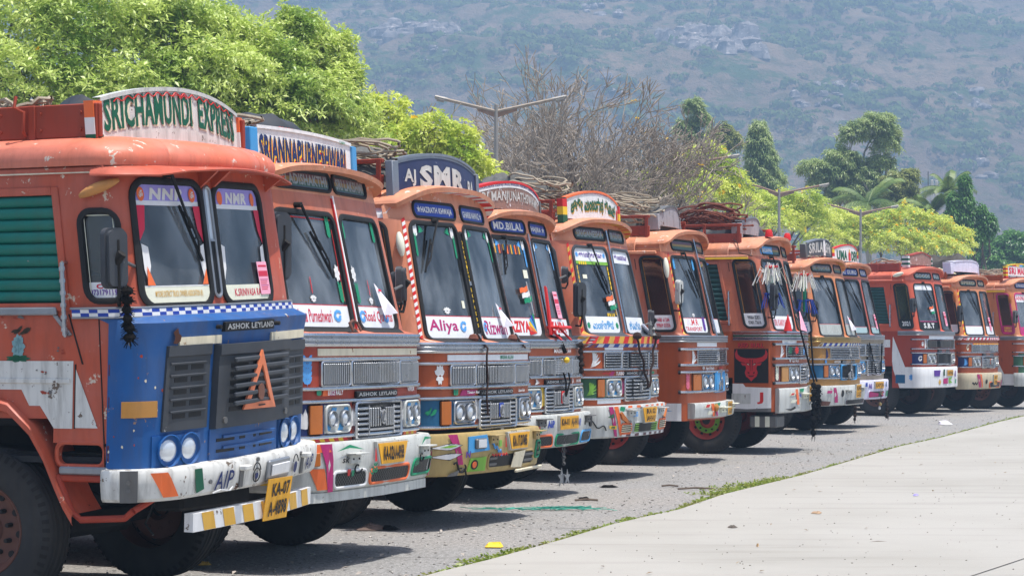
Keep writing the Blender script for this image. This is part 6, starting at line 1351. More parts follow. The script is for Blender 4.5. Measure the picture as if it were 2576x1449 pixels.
t.vent(-.32, .72, .55, .66, khaki, 'bars', 2, steel_d); t.bsub('torn_patch', lambda mb: mb.prism([(.12, .53), (.36, .52), (.42, .68), (.16, .67)], .02, .035, cream, t.BP))
for u in (-.26, .80): t.bracket(u, .85, .2, khaki)
t.plate(.0, .52, .705, .855, ['KA.17.D7485'], taper=.06, bold=.05, o=.03); t.vent(.82, .94, .60, .74, emerald, 'bars', 2, green_p)
t.bsub('loose_plank', lambda mb: mb.box(.2, 1.0, .475, .505, .03, .06, cream, .008, t.BP))
t.board(-.60, .82, 3.10, 3.40, .10, royal_d := paint('scuffed_navy_board', (44, 54, 92), .35, .3, .35, .4, (160, 160, 170)), steel, bow=.08, depth=.06, post=[steel], postw=.09, prints=[('arc', steel, 3.365, 3.40, 1), ('t', 'AJ', -.72, -.54, 3.17, 3.33, greywhite, .03), ('t', 'SMR', -.48, .46, 3.16, 3.37, greywhite, .05, 0, lambda x: .03 * (1 - (2 * x - 1) ** 2)), ('t', 'BA', .55, .72, 3.16, 3.30, greywhite, .03)])
t.carrier(3.13, h=.13, x0=-.72); rope_pile(t, -1.9, -.75, -.84, -.1, 3.3, 14, .30, 'rope coil left of the navy and steel board'); tarp(t, -2.8, -.8, -.82, .78, 3.2, .48, 'dark canvas heap right of the navy lettered white board', tarp_g, 8)
notice(t, .62, 1.98, .15, .24, 'folded pink notice on the windscreen with magenta lettering', fold=True)
for u, nm in ((-.24, 'upper left cord'), (.70, 'upper right cord')):
    mb = MB(); q = [(u + .012 * math.sin(i * 1.3), 1.80 - i * .07, .05 + (.0 if i else .04)) for i in range(3 if u > 0 else 12)]; mb.tube(q, .010, plain('brown_cord', (54, 36, 30), .9), 6, t.P); mb.lathe([(.001, -.04), (.04, -.03), (.05, 0), (.035, .035), (.001, .045)], rope_red, 10, 'z', c=t.P(u - .03, 1.75, .06)); mb.lathe([(.001, -.04), (.04, -.03), (.05, 0), (.035, .035), (.001, .045)], steel, 10, 'z', c=t.P(u + .04, 1.755, .06))
    thing_on(t, mb, 'cord_charm', 'brown cord with round charms hanging down the front under the large magenta lettering' if u < 0 else 'short brown cord with charms right of the long one on the same front', 'charm', 'charms hung on truck fronts')
t.finish()
# ------------------------------------------------------------------ truck 4
t = std('orange brown truck with peeling white arched board and hanging metal star', 1267, 22.0, 24, salmon_d, brown, zo=-.05, sh=-.12, hw=1.1, vee=.06, bow=.06, r=.2, lean=.22, tum=.07, ledge=.1, hdr='royal', hdrN='MD.BILAL', hdrF='HAJIRA ★', zg=2.93, zr=3.22, winbg=banner); T4 = t
stack(t, 'v', hm=greywhite, accent=sky_p, lampbg=green_p, cg='A', emblem=(red, chrome), namebg=black)
t.grille(-.10, .26, 1.36, 1.54, 7, 'h', split=(-.04, .02, .08, .14, .20))
t.flat_text('MASHA ALLAH', -.12, .42, 1.60, 1.645, white, .02); z0, z1 = t.wz
low_banner(t, 'RAZIYA', red, 'ZAIBA', red, .19, bold=.05, hN=.26); corner_ornament(t, white, lblue)
mb = MB()
for i, m in enumerate((emerald, royal, sky_p, yellow, hot_orange, red)): a = R(100 + 16 * i); mb.add([(-.24, z0 + .03, -.004 + i * .0003), (-.24 + .16 * math.cos(a - .12), z0 + .03 + .2 * math.sin(a - .12), -.004 + i * .0003), (-.24 + .18 * math.cos(a), z0 + .03 + .22 * math.sin(a), -.004 + i * .0003), (-.24 + .16 * math.cos(a + .12), z0 + .03 + .2 * math.sin(a + .12), -.004 + i * .0003)], [(0, 1, 2, 3)], m, t.P)
for i in range(16): mb.slab([-.94 + i * .045, -.91 + i * .045], [z1 - .16, z1 - .06], -.009, -.007, (hot_orange, dk_maroon, ochre, teal_p)[i % 4], t.P)
mb.slab([-.30, -.2], [z1 - .42, z1 - .33], -.008, -.006, ivory, t.P); t.sub(mb, 'painted_ornament', t.wN, None)
mb = MB(); mb.slab([-.04, -.015], [1.82, 2.92], 0, .02, chrome, t.P); t.part(mb, 'centre_strip')
t.wiper(-.66, 2.86, -.74, 2.45); t.mirror(1.1, 2.5, .2, .1, .1); t.fleuron(-.38, 1.10, .07, .2, yellow, 'leaf', .010); t.fleuron(.50, 1.10, .05, .2, yellow, 'leaf', .010); stickers(t, 1.285, [('wing', -.5, .12, .06, white), ('wing', .52, .08, .06, white), ('text', .66, .2, .03, white, 'RIDER')])
t.bumper(.57, .93, greywhite, side=.3, o=.12)
t.bdeco([('t', 'AIP', -.47, -.31, .79, .87, royal, .06), ('t', 'AIP', .36, .46, .79, .87, royal, .06), ('p', emerald, [(-.70, .74), (-.60, .74), (-.57, .79), (-.73, .79)]), ('p', red, [(-.66, .79), (-.63, .79), (-.64, .86), (-.65, .86)]), ('p', hot_orange, [(1.0, .62), (1.07, .62), (1.07, .88), (1.0, .88)]), ('l', black, [(-.54 + .025 * math.cos(a), .83 + .025 * math.sin(a)) for a in np.linspace(0, 6.28, 11)], .004), ('l', black, [(.60 + .02 * math.cos(a), .81 + .02 * math.sin(a)) for a in np.linspace(0, 6.28, 11)], .004)])
t.bracket(-.60, .89, .22, steel_d); t.bracket(.72, .89, .2, steel_d); t.bsub('fog_lamp', lambda mb: mb.prism([(.86 + .05 * math.cos(a), .83 + .07 * math.sin(a)) for a in np.linspace(0, 6.28, 17)[:-1]], 0, .02, black, t.BP))
t.plate(-.22, .28, .765, .905, ['KA-01 AJ-3411'], bold=.05, o=.03); t.vent(-.78, -.33, .60, .70, hot_orange, slant=-.2); t.vent(-.24, .42, .60, .70, emerald); t.vent(.52, .92, .61, .71, sky_p, slant=.2)
t.board(-.62, .93, 3.18, 3.36, .13, paint('peeling_brown_board', (140, 110, 98), .5, .3, .95, .5, (208, 208, 214)), red, bow=.14, depth=.08, post=[steel_d], postw=.08, prints=[('arc', white, 3.30, 3.345, 1), ('t', 'GOODS (SIN) ALL INDIA PERMIT (48)CARRIER', -.80, .80, 3.325, 3.355, purple, .01, 0, lambda x: .12 * (1 - ((x * 1.6 - .8) / .93) ** 2)), ('t', 'SRI MANJUNATHSWAMY', -.82, .78, 3.19, 3.33, greywhite, .02, 0, lambda x: .06 * (1 - (2 * x - 1) ** 2))])
t.carrier(3.12, h=.13); tarp(t, -1.7, -.75, -.82, .1, 3.24, .56, 'small dark tarpaulin bundle right of the navy and steel board', tarp_k, 11)
notice(t, .55, 2.14, .17, .3, 'pink notice standing on the windscreen above the red capital letters')
def star(t, p, L, label):
    mb = MB(); p = Vector(p)
    for sx in (-.03, .03):
        for i in range(6): mb.lathe([(.014, -.004), (.020, 0), (.014, .004), (.014, -.004)], steel_d, 8, 'y' if i % 2 else 'x', c=(p.x, p.y + sx * (1 - i / 8), p.z - .02 - i * L * .6 / 6))
    for dy, sc in ((-.05, 1), (.06, .8)):
        c = p + Vector((0, dy, -L)); pts = [((.11 if i % 2 == 0 else .045) * sc * math.sin(i * math.pi / 5), (.11 if i % 2 == 0 else .045) * sc * math.cos(i * math.pi / 5)) for i in range(10)]; mb.prism(pts, 0, .008, steel, lambda y, z, o: (c.x + o + dy * .2, c.y + y, c.z + z))
    return thing_on(t, mb, 'hanging_star', label, 'hanging star')
star(t, t.BP(.02, .57, -.02), .34, 'pair of silver metal stars on chains under a white bumper')
yarn(t, t.P(-.78, 1.66, .05), .32, .045, 'dark hair tassel on the left of the front above the hanging star', 5, paint('brown_hair', (44, 30, 26), .9, bump=0), thin=True); yarn(t, t.P(.74, 1.72, .05), .36, .06, 'dark hair tassel on the right of the front above the hanging star', 5, paint('brown_hair', (44, 30, 26), .9, bump=0), thin=True)
mb = MB(); mb.tube([(.12, 1.80, .07), (.13, 1.60, .05)], .025, hair_m, 6, t.P); mb.lathe([(.001, -.035), (.03, -.02), (.035, .005), (.02, .03), (.001, .036)], yellow, 10, 'z', c=t.P(.14, 1.52, .06)); mb.tube([(.06, 1.38, .05), (.12, 1.28, .06), (.10, 1.12, .06)], .010, hair_m, 5, t.P); mb.tube([(.24, 1.38, .05), (.26, 1.28, .06), (.12, 1.12, .06)], .010, hair_m, 5, t.P); thing_on(t, mb, 'lemon_charm', 'lemon on black thread in front of the wire grille above the star', 'charm', 'charms hung on truck fronts')
mb = MB(); mb.box(-.06, .30, 1.865, 1.90, .02, .20, red, .012, t.P); mb.prism([(-.09, 1.80), (-.04, 1.80), (.04, 2.32), (.01, 2.34)], .06, .085, red, t.P); mb.box(-.05, -.02, 1.74, 1.87, .05, .08, red, .005, t.P); mb.box(.26, .29, 1.74, 1.87, .05, .08, red, .005, t.P); thing_on(t, mb, 'red_bracket', 'red plastic bracket standing on the ledge before the windscreen of red capitals', 'bracket')  # L-shaped red plastic piece on the ledge, its use unclear
def flag(t, u, z, label):
    mb = MB(); mb.tube([(u + .07, z - .22, .0), (u, z + .14, .02)], .005, white, 5, t.P)
    for i, m in enumerate((hot_orange, white, emerald)):
        us = span(-.18, 0, .03); vs = [(u + a + .03 * (i), z + .10 - .055 * (i + j) + .012 * math.sin(a * 30) + a * .25, .02 + .012 * math.sin(a * 36)) for j in (0, 1) for a in us]; n = len(us); mb.add(vs, [(q, q + 1, n + q + 1, n + q) for q in range(n - 1)], m, t.P)
    return thing_on(t, mb, 'small_flag', label, 'flag', 'small tricolour flags on windscreens')
flag(t, -.32, 2.24, 'small saffron white green flag on the windscreen beside the rainbow fan'); t.finish()
# ------------------------------------------------------------------ truck 5
kb = 'ಮಂಜೇಗೌಡ'
t = std('orange brown truck with red yellow green framed board in southern script', 1457, 25.1, 26.5, salmon_d, brown, zo=0.0, sh=.12, hw=1.12, vee=.07, bow=.06, r=.2, lean=.22, tum=.07, ledge=.13, hdr='dark', hdrN='SRIGANESHA', hdrF='SRI GOWDA', stripes=(red, ochre), zg=2.975, zr=3.28, wheels=(rim_red, rim_red), seal=grey_pl, winbg=banner); T5 = t
stack(t, 'h', hm=greywhite, accent=sky_p, lampbg=green_p, cg='H', emblem=(None, chrome), belt=steel)
t.check_strip(1.705, 1.795, -1.25, 1.15, red, ochre, .12, 1, .036, .05); t.check_strip(1.66, 1.70, -1.22, 1.12, royal, white, .12, 1, .008, .05)
t.plate_panel('painted_band', -.80, -.36, 1.625, 1.655, banner, 0, .009)
z0, z1 = t.wz; a, b = KW['uN']; c, d = KW['uF']
film(t, [('bg', a, b, z1 - .16, z1, banner), ('t', 'ಶ್ರೀ ಗಂಗಾಧರೇಶ್ವರ ಸ್ವಾಮಿ', a + .12, b - .12, z1 - .125, z1 - .045, purple, .03), ('bg', a, b, z0, z0 + .2, banner), ('t', kb, a + .16, b - .16, z0 + .04, z0 + .15, sky_p, .04), ('bg', a, b, z1 - .20, z1 - .16, l_green)], [('bg', c, d, z1 - .16, z1, banner), ('t', 'ಶ್ರೀ ಮಂಜುನಾಥ ಸ್ವಾಮಿ', c + .1, d - .1, z1 - .125, z1 - .045, purple, .03), ('bg', c, d, z0, z0 + .2, banner), ('t', 'ಶಿವಮ್ಮ', c + .16, d - .16, z0 + .04, z0 + .15, sky_p, .04)])
mb = MB()
for u in (a + .07, b - .07): t.fleuron(u, z1 - .08, .07, .07, lblue, 'flower', -.004, 1, mb=mb); t.fleuron(u, z0 + .09, .08, .09, emerald, 'flower', -.004, 1, mb=mb)
for u in (a + .03, b - .03):
    for i in range(5): t.fleuron(u, z1 - .25 - i * .06, .04, .05, yellow, 'leaf', -.004, 1, mb=mb); t.fleuron(u, z0 + .24 + i * .06, .04, .05, yellow, 'leaf', -.004, 1, mb=mb)
for i in range(4): t.fleuron(a + .1 + i * .05, z1 - .19, .05, .04, yellow, 'leaf', -.0035, 1, mb=mb); t.fleuron(b - .1 - i * .05, z0 + .22, .05, .04, yellow, 'leaf', -.0035, 1, mb=mb)
mb.slab([-.82, -.72], [z1 - .38, z1 - .33], -.008, -.006, ivory, t.P); t.sub(mb, 'painted_ornament', t.wN, None)
mb = MB(); mb.slab([-.045, -.01], [1.84, 3.14], 0, .025, chrome, t.P); t.part(mb, 'centre_strip')
for u in (-1.03, 1.02):
    mb = MB()
    for i in range(22): q = z0 - .06 + (z1 + .1 - z0) * i / 22; r_ = z0 - .06 + (z1 + .1 - z0) * (i + 1) / 22; mb.add([(u - .016, q, .004), (u + .016, q + .03, .004), (u + .016, r_ + .03, .004), (u - .016, r_, .004)], [(0, 1, 2, 3)], red if i % 2 else ochre, t.P)
    t.part(mb, 'painted_strip', None)
t.wiper(-.58, 2.93, -.26, 2.33); t.mirror(-1.10, 2.24, .42, .17, .08, .12); t.marker_lamp(-1.45, 3.0, -1.24, 3.08, wood_y, .04); t.mirror(1.1, 2.0, .3, .12, .1)
t.fleuron(-.98, 1.50, .2, .2, white, 'wing', .006); t.fleuron(-1.02, 1.14, .22, .16, l_green, 'wing', .010); stickers(t, 1.335, [('fire', -.80, .2, .06, red), ('text', -.55, .2, .045, white, 'TURBO'), ('wing', .50, .1, .06, white), ('shell', .68, .1, .05, emerald)]); t.flat(magenta, [(-.70, 1.31), (-.6, 1.31), (-.56, 1.36), (-.64, 1.36)], .006); t.fleuron(-.38, 1.14, .06, .16, magenta, 'leaf', .01)
t.plate_panel('painted_band', -.96, -.42, .965, 1.01, banner, 0, .008)
t.bumper(.545, .94, greywhite, side=.30, o=.12)
t.bdeco([('p', magenta, [(-.72, .56), (-.66, .56), (-.80, .93), (-.90, .93)]), ('p', hot_orange, [(-.60, .57), (-.56, .57), (-.68, .93), (-.78, .93)]), ('l', black, [(-1.12 + .12 * t_, .76 - .07 * t_ + .03 * math.sin(t_ * 6)) for t_ in np.linspace(0, 1.6, 16)], .008), ('p', green_p, [(-.92, .80), (-.78, .79), (-.78, .84), (-.82, .84)]), ('p', yellow, [(-.86, .66), (-.70, .65), (-.70, .69), (-.88, .70)]), ('p', green_p, [(-.84, .67), (-.74, .66), (-.74, .685), (-.82, .685)]), ('t', 'ಮಜಾ', -.32, -.20, .79, .87, lblue, .05), ('t', 'ಮಜಾ', .56, .64, .80, .87, lblue, .05), ('p', emerald, [(-.66, .88), (-.56, .86), (-.52, .92), (-.64, .93)]), ('l', black, [(-.40 + .02 * math.cos(a_), .73 + .02 * math.sin(a_)) for a_ in np.linspace(0, 6.28, 11)], .004), ('l', black, [(.72 + .02 * math.cos(a_), .76 + .02 * math.sin(a_)) for a_ in np.linspace(0, 6.28, 11)], .004)])
for i in range(14): q = -.55 + .11 * i; t.bdeco([('p', dk_maroon if i % 2 else white, [(q, .552), (q + .1, .552), (q + .1, .585), (q, .585)]), ('p', hot_orange if i % 2 else white, [(q, .905), (q + .1, .905), (q + .1, .935), (q, .935)])])
t.bsub('fog_lamp', lambda mb: mb.prism([(-.64, .84), (-.61, .86), (-.40, .72), (-.46, .715), (-.60, .77)], 0, .025, amber, t.BP)); t.bsub('fog_lamp', lambda mb: mb.prism([(.98, .86), (.96, .88), (.82, .76), (.86, .745)], 0, .025, amber, t.BP))
for u in (-.36, .66): t.bracket(u, .88, .22)
t.plate(-.10, .40, .715, .90, ['KA 02', 'AH5415'], taper=.07, bold=.03, o=.03); t.vent(-.58, -.34, .60, .70, hot_orange, 'bars', 4, cream); t.vent(-.26, .50, .60, .71, greywhite, 'bars', 4, l_green); t.vent(.62, .92, .62, .72, hot_orange, 'bars', 4, cream)
t.board(-.60, .80, 3.26, 3.51, .12, white, hot_orange, bow=.08, depth=.06, post=[green_p, yellow, red], postw=.09, prints=[('t', 'ಶ್ರೀ ಮಂಜುನಾಥ ಸ್ವಾಮಿ', -.69, .67, 3.285, 3.49, ochre, .05, 0, lambda x: .06 * (1 - (2 * x - 1) ** 2)), ('t', 'ಶ್ರೀ ಮಂಜುನಾಥ ಸ್ವಾಮಿ', -.70, .66, 3.30, 3.505, d_green, .05, 0, lambda x: .06 * (1 - (2 * x - 1) ** 2)), ('t', 'GOODS (SIN) ALL INDIA (48) PERMIT CARRIER', -.62, .62, 3.545, 3.565, magenta, .01, 0, lambda x: .05 * (1 - (2 * x - 1) ** 2)), ('p', red, [(.70, 3.31), (.76, 3.31), (.76, 3.42), (.73, 3.46), (.70, 3.42)])])
t.carrier(3.2, h=.14); rope_pile(t, -1.8, -.7, -.84, -.05, 3.4, 16, .34, 'rope coil left of the board in southern script'); tarp(t, -2.0, -1.1, -.8, .1, 3.6, .34, 'grey canvas folded to a point on the ropes left of the board in southern script', tarp_g, 13)
mb = MB(); q = [(0, 0), (1, 0)]; vs = []
for j in range(9):
    for i in range(12): th, ph = math.pi * j / 8, 6.283 * i / 12; w = 1 + .1 * math.sin(3 * ph + j); vs.append((-1.0 + .26 * w * math.sin(th) * math.cos(ph), .74 + .2 * w * math.sin(th) * math.sin(ph), 3.50 + .15 * math.cos(th) * w))
mb.add(vs, [(j * 12 + i, j * 12 + (i + 1) % 12, (j + 1) * 12 + (i + 1) % 12, (j + 1) * 12 + i) for j in range(8) for i in range(12)], yellow); thing_on(t, mb, 'sack', 'yellow sack behind the right end of the board in southern script', 'sack', smooth=60)
mb = MB(); br = plain('brown_cord', (54, 36, 30), .9)
for u0, u1 in ((-.12, .30), (.64, .36)):
    n = 16; mb.tube([(u0 + (u1 - u0) * i / n, 1.79 - (.64 * i / n), .06 + .012 * math.sin(i)) for i in range(n + 1)], .016, br, 6, t.P); mb.lathe([(.001, -.05), (.05, -.03), (.06, 0), (.04, .04), (.001, .05)], br, 10, 'z', c=t.P(u0, 1.80, .08))
thing_on(t, mb, 'cord_garland', 'braided dark cord hung in a V over the horizontal chrome grille', 'cord')
mb = MB(); mb.prism([(.62, 1.80), (1.28, 1.90), (.66, 1.96)], .05, .06, paper, t.P); thing_on(t, mb, 'paper_cone', 'white paper sheet sticking out at the side of the front with the cord V', 'paper')
mb = MB(); mb.lathe([(.001, 0), (.03, .02), (.02, .1), (.03, .14), (.006, .2), (.001, .26)], steel_d, 10, 'z', c=t.P(.40, 1.80, .06)); mb.lathe([(.001, 0), (.04, .01), (.01, .06), (.03, .09), (.001, .12)], steel_d, 10, 'z', c=t.P(.56, 1.80, .06)); thing_on(t, mb, 'ledge_ornament', 'small dark metal finials standing on the ledge beside the white paper sheet', 'ornament')
flag(t, -.20, 2.22, 'small tricolour flag on the windscreen with blue southern script'); t.finish()
# ------------------------------------------------------------------ truck 6
t = std('brown truck with bright green wheel hubs behind it and blue arrow on white skirt', 1716, 28.7, 21.5, salmon_d, brown, zo=.02, sh=-.05, hw=1.1, vee=.1, bow=.04, r=.10, lean=.22, tum=.07, ledge=.05, hdr='dark', hdrN='', hdrF='', stripes=(salmon_d, tan), zg=2.97, zr=3.30, skirt=.63, mesh_win=True, winbg=banner, wintxt=(('94480 61584', .105, .165, crimson), ('99869 03306', .03, .09, crimson)), wheels=(rim_red, rim_red)); T6 = t; Z = .02; ue = t.sk.uf
low_banner(t, '', red, '', red, .2); z0, z1 = t.wz; film(t, [('t', 'A.M.R', -.80, -.42, z0 + .10, z0 + .19, red, .03), ('t', 'TRANSPORT', -.88, -.32, z0 + .02, z0 + .08, red, .02)])
mb = MB(); t.fleuron(-.24, z0 + .1, .12, .18, purple, 'leaf', -.002, 1, mb=mb); t.fleuron(-.55, z0 + .24, .1, .06, white, 'lotus', -.004, 1, mb=mb); t.fleuron(-.88, z1 - .1, .1, .16, sky_p, 'leaf', -.004, 1, mb=mb); t.fleuron(-.2, z1 - .1, .1, .16, sky_p, 'leaf', -.004, 1, mb=mb); t.sub(mb, 'painted_ornament', t.wN, None)
mb = MB(); mb.slab([-.045, -.01], [1.82, 3.2], 0, .025, chrome, t.P); t.part(mb, 'centre_strip'); t.wiper(-.56, 2.98, -.22, 2.36); t.mirror(-1.10, 2.42, .34, .10, .03, .1, greywhite); t.marker_lamp(-1.12, 2.62, -1.10, 2.90, ivory, .04)
mb = MB(); n = 24
for i in range(n): q = z0 - .06 + (z1 + .1 - z0) * i / n; r_ = z0 - .06 + (z1 + .1 - z0) * (i + 1) / n; mb.add([(-1.035, q, .004), (-1.005, q + .03, .004), (-1.005, r_ + .03, .004), (-1.035, r_, .004)], [(0, 1, 2, 3)], red if i % 2 else ochre, t.P)
t.part(mb, 'painted_strip', None); t.handle_bar(-ue - .43, 1.9, 2.5)
t.belt(1.70 + Z, 1.80 + Z, steel, side=.55)
for z in (1.605, 1.385, 1.285, 1.01): t.rod(-ue + .02, ue, z + Z, .02, .02)
t.plate_panel('painted_band', -.70, .0, 1.64 + Z, 1.70 + Z, banner, 0, .008)
g = t.grille(-.70, .80, 1.40 + Z, 1.585 + Z, 6, 'h', split=(-.02,)); mb = MB(); mb.prism([(-.05, 1.46), (.05, 1.46), (.0, 1.58)], .03, .045, chrome, t.P); t.sub(mb, 'emblem', g)
t.fleuron(-.80, 1.50, .2, .2, white, 'wing', .006); stickers(t, 1.335 + Z, [('lotus', -.5, .1, .05, white), ('text', -.42, .3, .05, white, 'Hard Work'), ('text', .1, .4, .04, red, 'ASHOK')]); t.fleuron(-1.0, 1.15, .14, .2, paint('pink_motif', (226, 104, 130), .4), 'leaf', .01)
t.indicator(-.86, -.60, 1.03 + Z, 1.255 + Z); t.headlights(-.56, -.16, 1.03 + Z, 1.255 + Z, sky_p); t.headlights(.62, .95, 1.03 + Z, 1.255 + Z, sky_p)
t.plate_panel('nose_panel', -.12, .55, .985 + Z, 1.30 + Z, sky_p, 0, .03); t.centre_grille(-.08, .5, 1.0 + Z, 1.29 + Z, 'star', (None, chrome), sky_p)
t.slabs = None
fl = t.flat; fl(white, [(-ue - .55, .63), (-ue + .06, .63), (-ue + .06, .875), (-1.43, .875), (-1.62, 1.20), (-1.70, 1.28)], .004); fl(sky_p, [(-1.50, .72), (-1.42, .765), (-1.24, .765), (-1.42, .80), (-1.50, .85), (-1.46, .785)], .006)
t.bumper(.66, .875, greywhite, start=-1.0, o=.12, tuck=.02); t.bdeco([('p', ivory, [(-.72, .80), (-.52, .80), (-.46, .86), (-.66, .86)]), ('p', red, [(-.68, .81), (-.56, .81), (-.52, .85), (-.64, .85)]), ('p', ivory, [(-.60, .71), (-.44, .71), (-.40, .76), (-.58, .76)]), ('p', hot_orange, [(-.42, .68), (-.34, .68), (-.40, .86), (-.50, .86)]), ('p', emerald, [(-.38, .86), (-.16, .87), (-.20, .82), (-.34, .83)]), ('p', magenta, [(-.30, .68), (-.24, .68), (-.28, .78), (-.36, .78)])])
t.bsub('fog_lamp', lambda mb: mb.lathe([(.05, 0), (.055, .03), (.03, .05), (.001, .055)], amber_d, 14, 'x', c=t.BP(-.34, .80)))
t.bracket(-.05, .80, .28, ivory); t.bracket(.75, .83, .28, ivory); t.plate(.14, .52, .685, .87, ['KA 41', 'A-6769'], taper=.03, o=.03)
t.board(-.70, .50, 3.38, 3.56, .12, grey_wood, steel_d, bow=.06, depth=.16, post=[grey_wood], postw=.05)
t.carrier(3.22, h=.14); rope_pile(t, -1.9, -.72, -.84, 0, 3.42, 18, .36, 'rope coil between the yellow sack and the peeling white board'); tarp(t, -2.3, -.72, -.4, .9, 3.34, .56, 'dark tarpaulin right of the peeling plain white board', tarp_g, 17); t.finish()
# ------------------------------------------------------------------ truck 7
t = std('orange brown truck with red bull head on a black panel on its side', 1940, 31.6, 21.5, salmon_d, brown, zo=.09, hw=1.1, vee=.1, bow=.04, r=.10, lean=.22, tum=.07, ledge=.05, hdr='dark', zg=2.965, zr=3.29, shut=shutter_d, skirt=.66, winbg=banner, wintxt=(('99004 82831', .105, .165, black), ('97401 73616', .03, .09, black)), wheels=((rim_red, l_green)), zoneb=1.7); T7 = t; Z = .09; ue = t.sk.uf
film(t, [('bg', -.95, -.12, t.wz[0], t.wz[0] + .2, banner), ('t', 'SRI KARIYAMMA', -.88, -.2, t.wz[0] + .05, t.wz[0] + .15, crimson, .02)])
t.plate_panel('destination_print', -.92, -.40, 3.09, 3.21, sky_p, .005, .009); m3 = MB(); letter(m3, 'MADAPPA', -.89, -.43, 3.12, 3.185, white, t.P, .012, .03); t.part(m3, 'lettering', None)
t.wiper(-.56, 3.05, -.24, 2.45); t.mirror(-1.06, 2.42, .42, .12, .10, .14); t.mirror(1.06, 2.4, .36, .12, .10, .08)
mb = MB()
for i, (m, z) in enumerate(((chrome, 1.885), (redbrown, 1.862), (chrome, 1.845), (d_green, 1.822), (chrome, 1.80), (navy, 1.78), (chrome, 1.762))): mb.slab([-ue - .54, -ue - .1, -ue] + list(-np.linspace(t.sk.uf, t.sk.ufl, 6))[1:] + U(-t.sk.ufl, t.sk.ufl)[1:] + [t.sk.uf], [z - .011, z + .011], 0, .02 if m is chrome else .012, m, t.P)
t.part(mb, 'belt_trim'); fl = t.flat
fl(yellow, [(-ue - 1.5, 3.005), (-ue - .02, 3.005), (-ue - .02, 3.035), (-ue - 1.5, 3.035)], .038); fl(lblue, [(-ue - 1.5, 2.965), (-ue - .72, 2.965), (-ue - .66, 2.935), (-ue - .72, 2.905), (-ue - 1.5, 2.905)], .016)
t.deco.box(-ue - 1.5, -ue - .66, 1.93, 1.97, .002, .016, d_green, .004, t.P); t.deco.box(-ue - .70, -ue - .66, 1.76, 1.93, .002, .016, d_green, .004, t.P)
fl(black, [(-1.70, 1.10), (-1.16, 1.10), (-1.16, 1.625), (-1.70, 1.625)]); t.flat_text('RED BULL', -1.635, -1.225, 1.64, 1.71, black, .005, .05); t.flat_text('RED BULL', -1.64, -1.23, 1.645, 1.715, paint('crimson_lettering', (206, 40, 52), .4), .007, .03)
bu, bz = -1.43, 1.37; rd = paint('bull_red', (190, 40, 46), .4); rk = paint('bull_dark', (96, 18, 24), .4); S = lambda pts, sx=1: [(bu + sx * x * .27, bz + y * .26) for x, y in pts]
for sx in (1, -1):
    fl(rd, S([(.02, .42), (.30, .42), (.62, .50), (.80, .66), (.84, .96), (.96, .70), (.92, .44), (.70, .24), (.40, .16), (.28, .12), (.02, .12)], sx), .006); fl(rd, S([(.30, .12), (.62, .16), (.52, 0), (.30, -.02)], sx), .0065)
    fl(rd, S([(0, .42), (.26, .36), (.34, .05), (.30, -.20), (.38, -.42), (.30, -.66), (.16, -.76), (0, -.94)], sx), .007); fl(rk, S([(.08, .08), (.28, .18), (.26, .08), (.12, 0)], sx), .0085); fl(ivory, S([(.12, .055), (.24, .10), (.22, .06), (.14, .03)], sx), .0095); fl(rk, S([(.10, -.40), (.22, -.36), (.20, -.48), (.10, -.50)], sx), .0085); fl(rk, S([(.04, .34), (.10, .36), (.07, -.28), (.04, -.34)], sx), .0085); fl(rk, S([(.0, -.60), (.20, -.56), (.12, -.66), (0, -.68)], sx), .0085)
fl(white, [(-ue - .55, .66), (-1.12, .66), (-1.12, 1.03), (-1.52, 1.04), (-1.56, 1.09), (-ue - .55, 1.09)], .004); fl(greywhite, [(-1.74, .78), (-1.44, .78), (-1.44, .94), (-1.74, .94)], .0055); t.flat_text('J', -1.34, -1.24, .78, .96, red, .007, .03); fl(steel_d, [(-ue - .55, .66), (-1.12, .66), (-1.12, .72), (-1.5, .70), (-ue - .55, .71)], .0058)
for z in (1.605, 1.385, 1.285, 1.01): t.rod(-1.10, ue, z + Z, .02, .02)
t.flat(white, [(-.80, 1.70), (-.2, 1.70), (-.2, 1.76), (-.80, 1.76)], .005); t.grille(-.66, .8, 1.42 + Z, 1.57 + Z, 5, 'h', split=(-.02,))
for i, (u, z, m) in enumerate(((-.55, 1.60, d_green), (-.42, 1.58, black), (-.28, 1.60, red), (.1, 1.58, lblue), (.3, 1.6, magenta))): t.fleuron(u, z, .2, .13, m, 'flower', .04)
t.fleuron(-.80, 1.58, .2, .2, white, 'wing', .006); t.fleuron(-1.0, 1.22, .14, .2, ivory, 'leaf', .01); stickers(t, 1.345 + Z, [('lotus', -.5, .1, .05, white), ('text', -.42, .3, .05, white, 'Hard Work')]); fl(paint('plum_panel', (96, 52, 58), .4), [(-1.06, 1.10), (-.9, 1.10), (-.9, 1.36), (-1.06, 1.36)], .0045)
t.indicator(-.86, -.60, 1.03 + Z, 1.255 + Z, amber_d); t.headlights(-.56, -.16, 1.03 + Z, 1.255 + Z, greywhite); t.centre_grille(-.12, .55, .985 + Z, 1.30 + Z, 'H', (None, chrome)); t.headlights(.62, .95, 1.03 + Z, 1.255 + Z, greywhite)
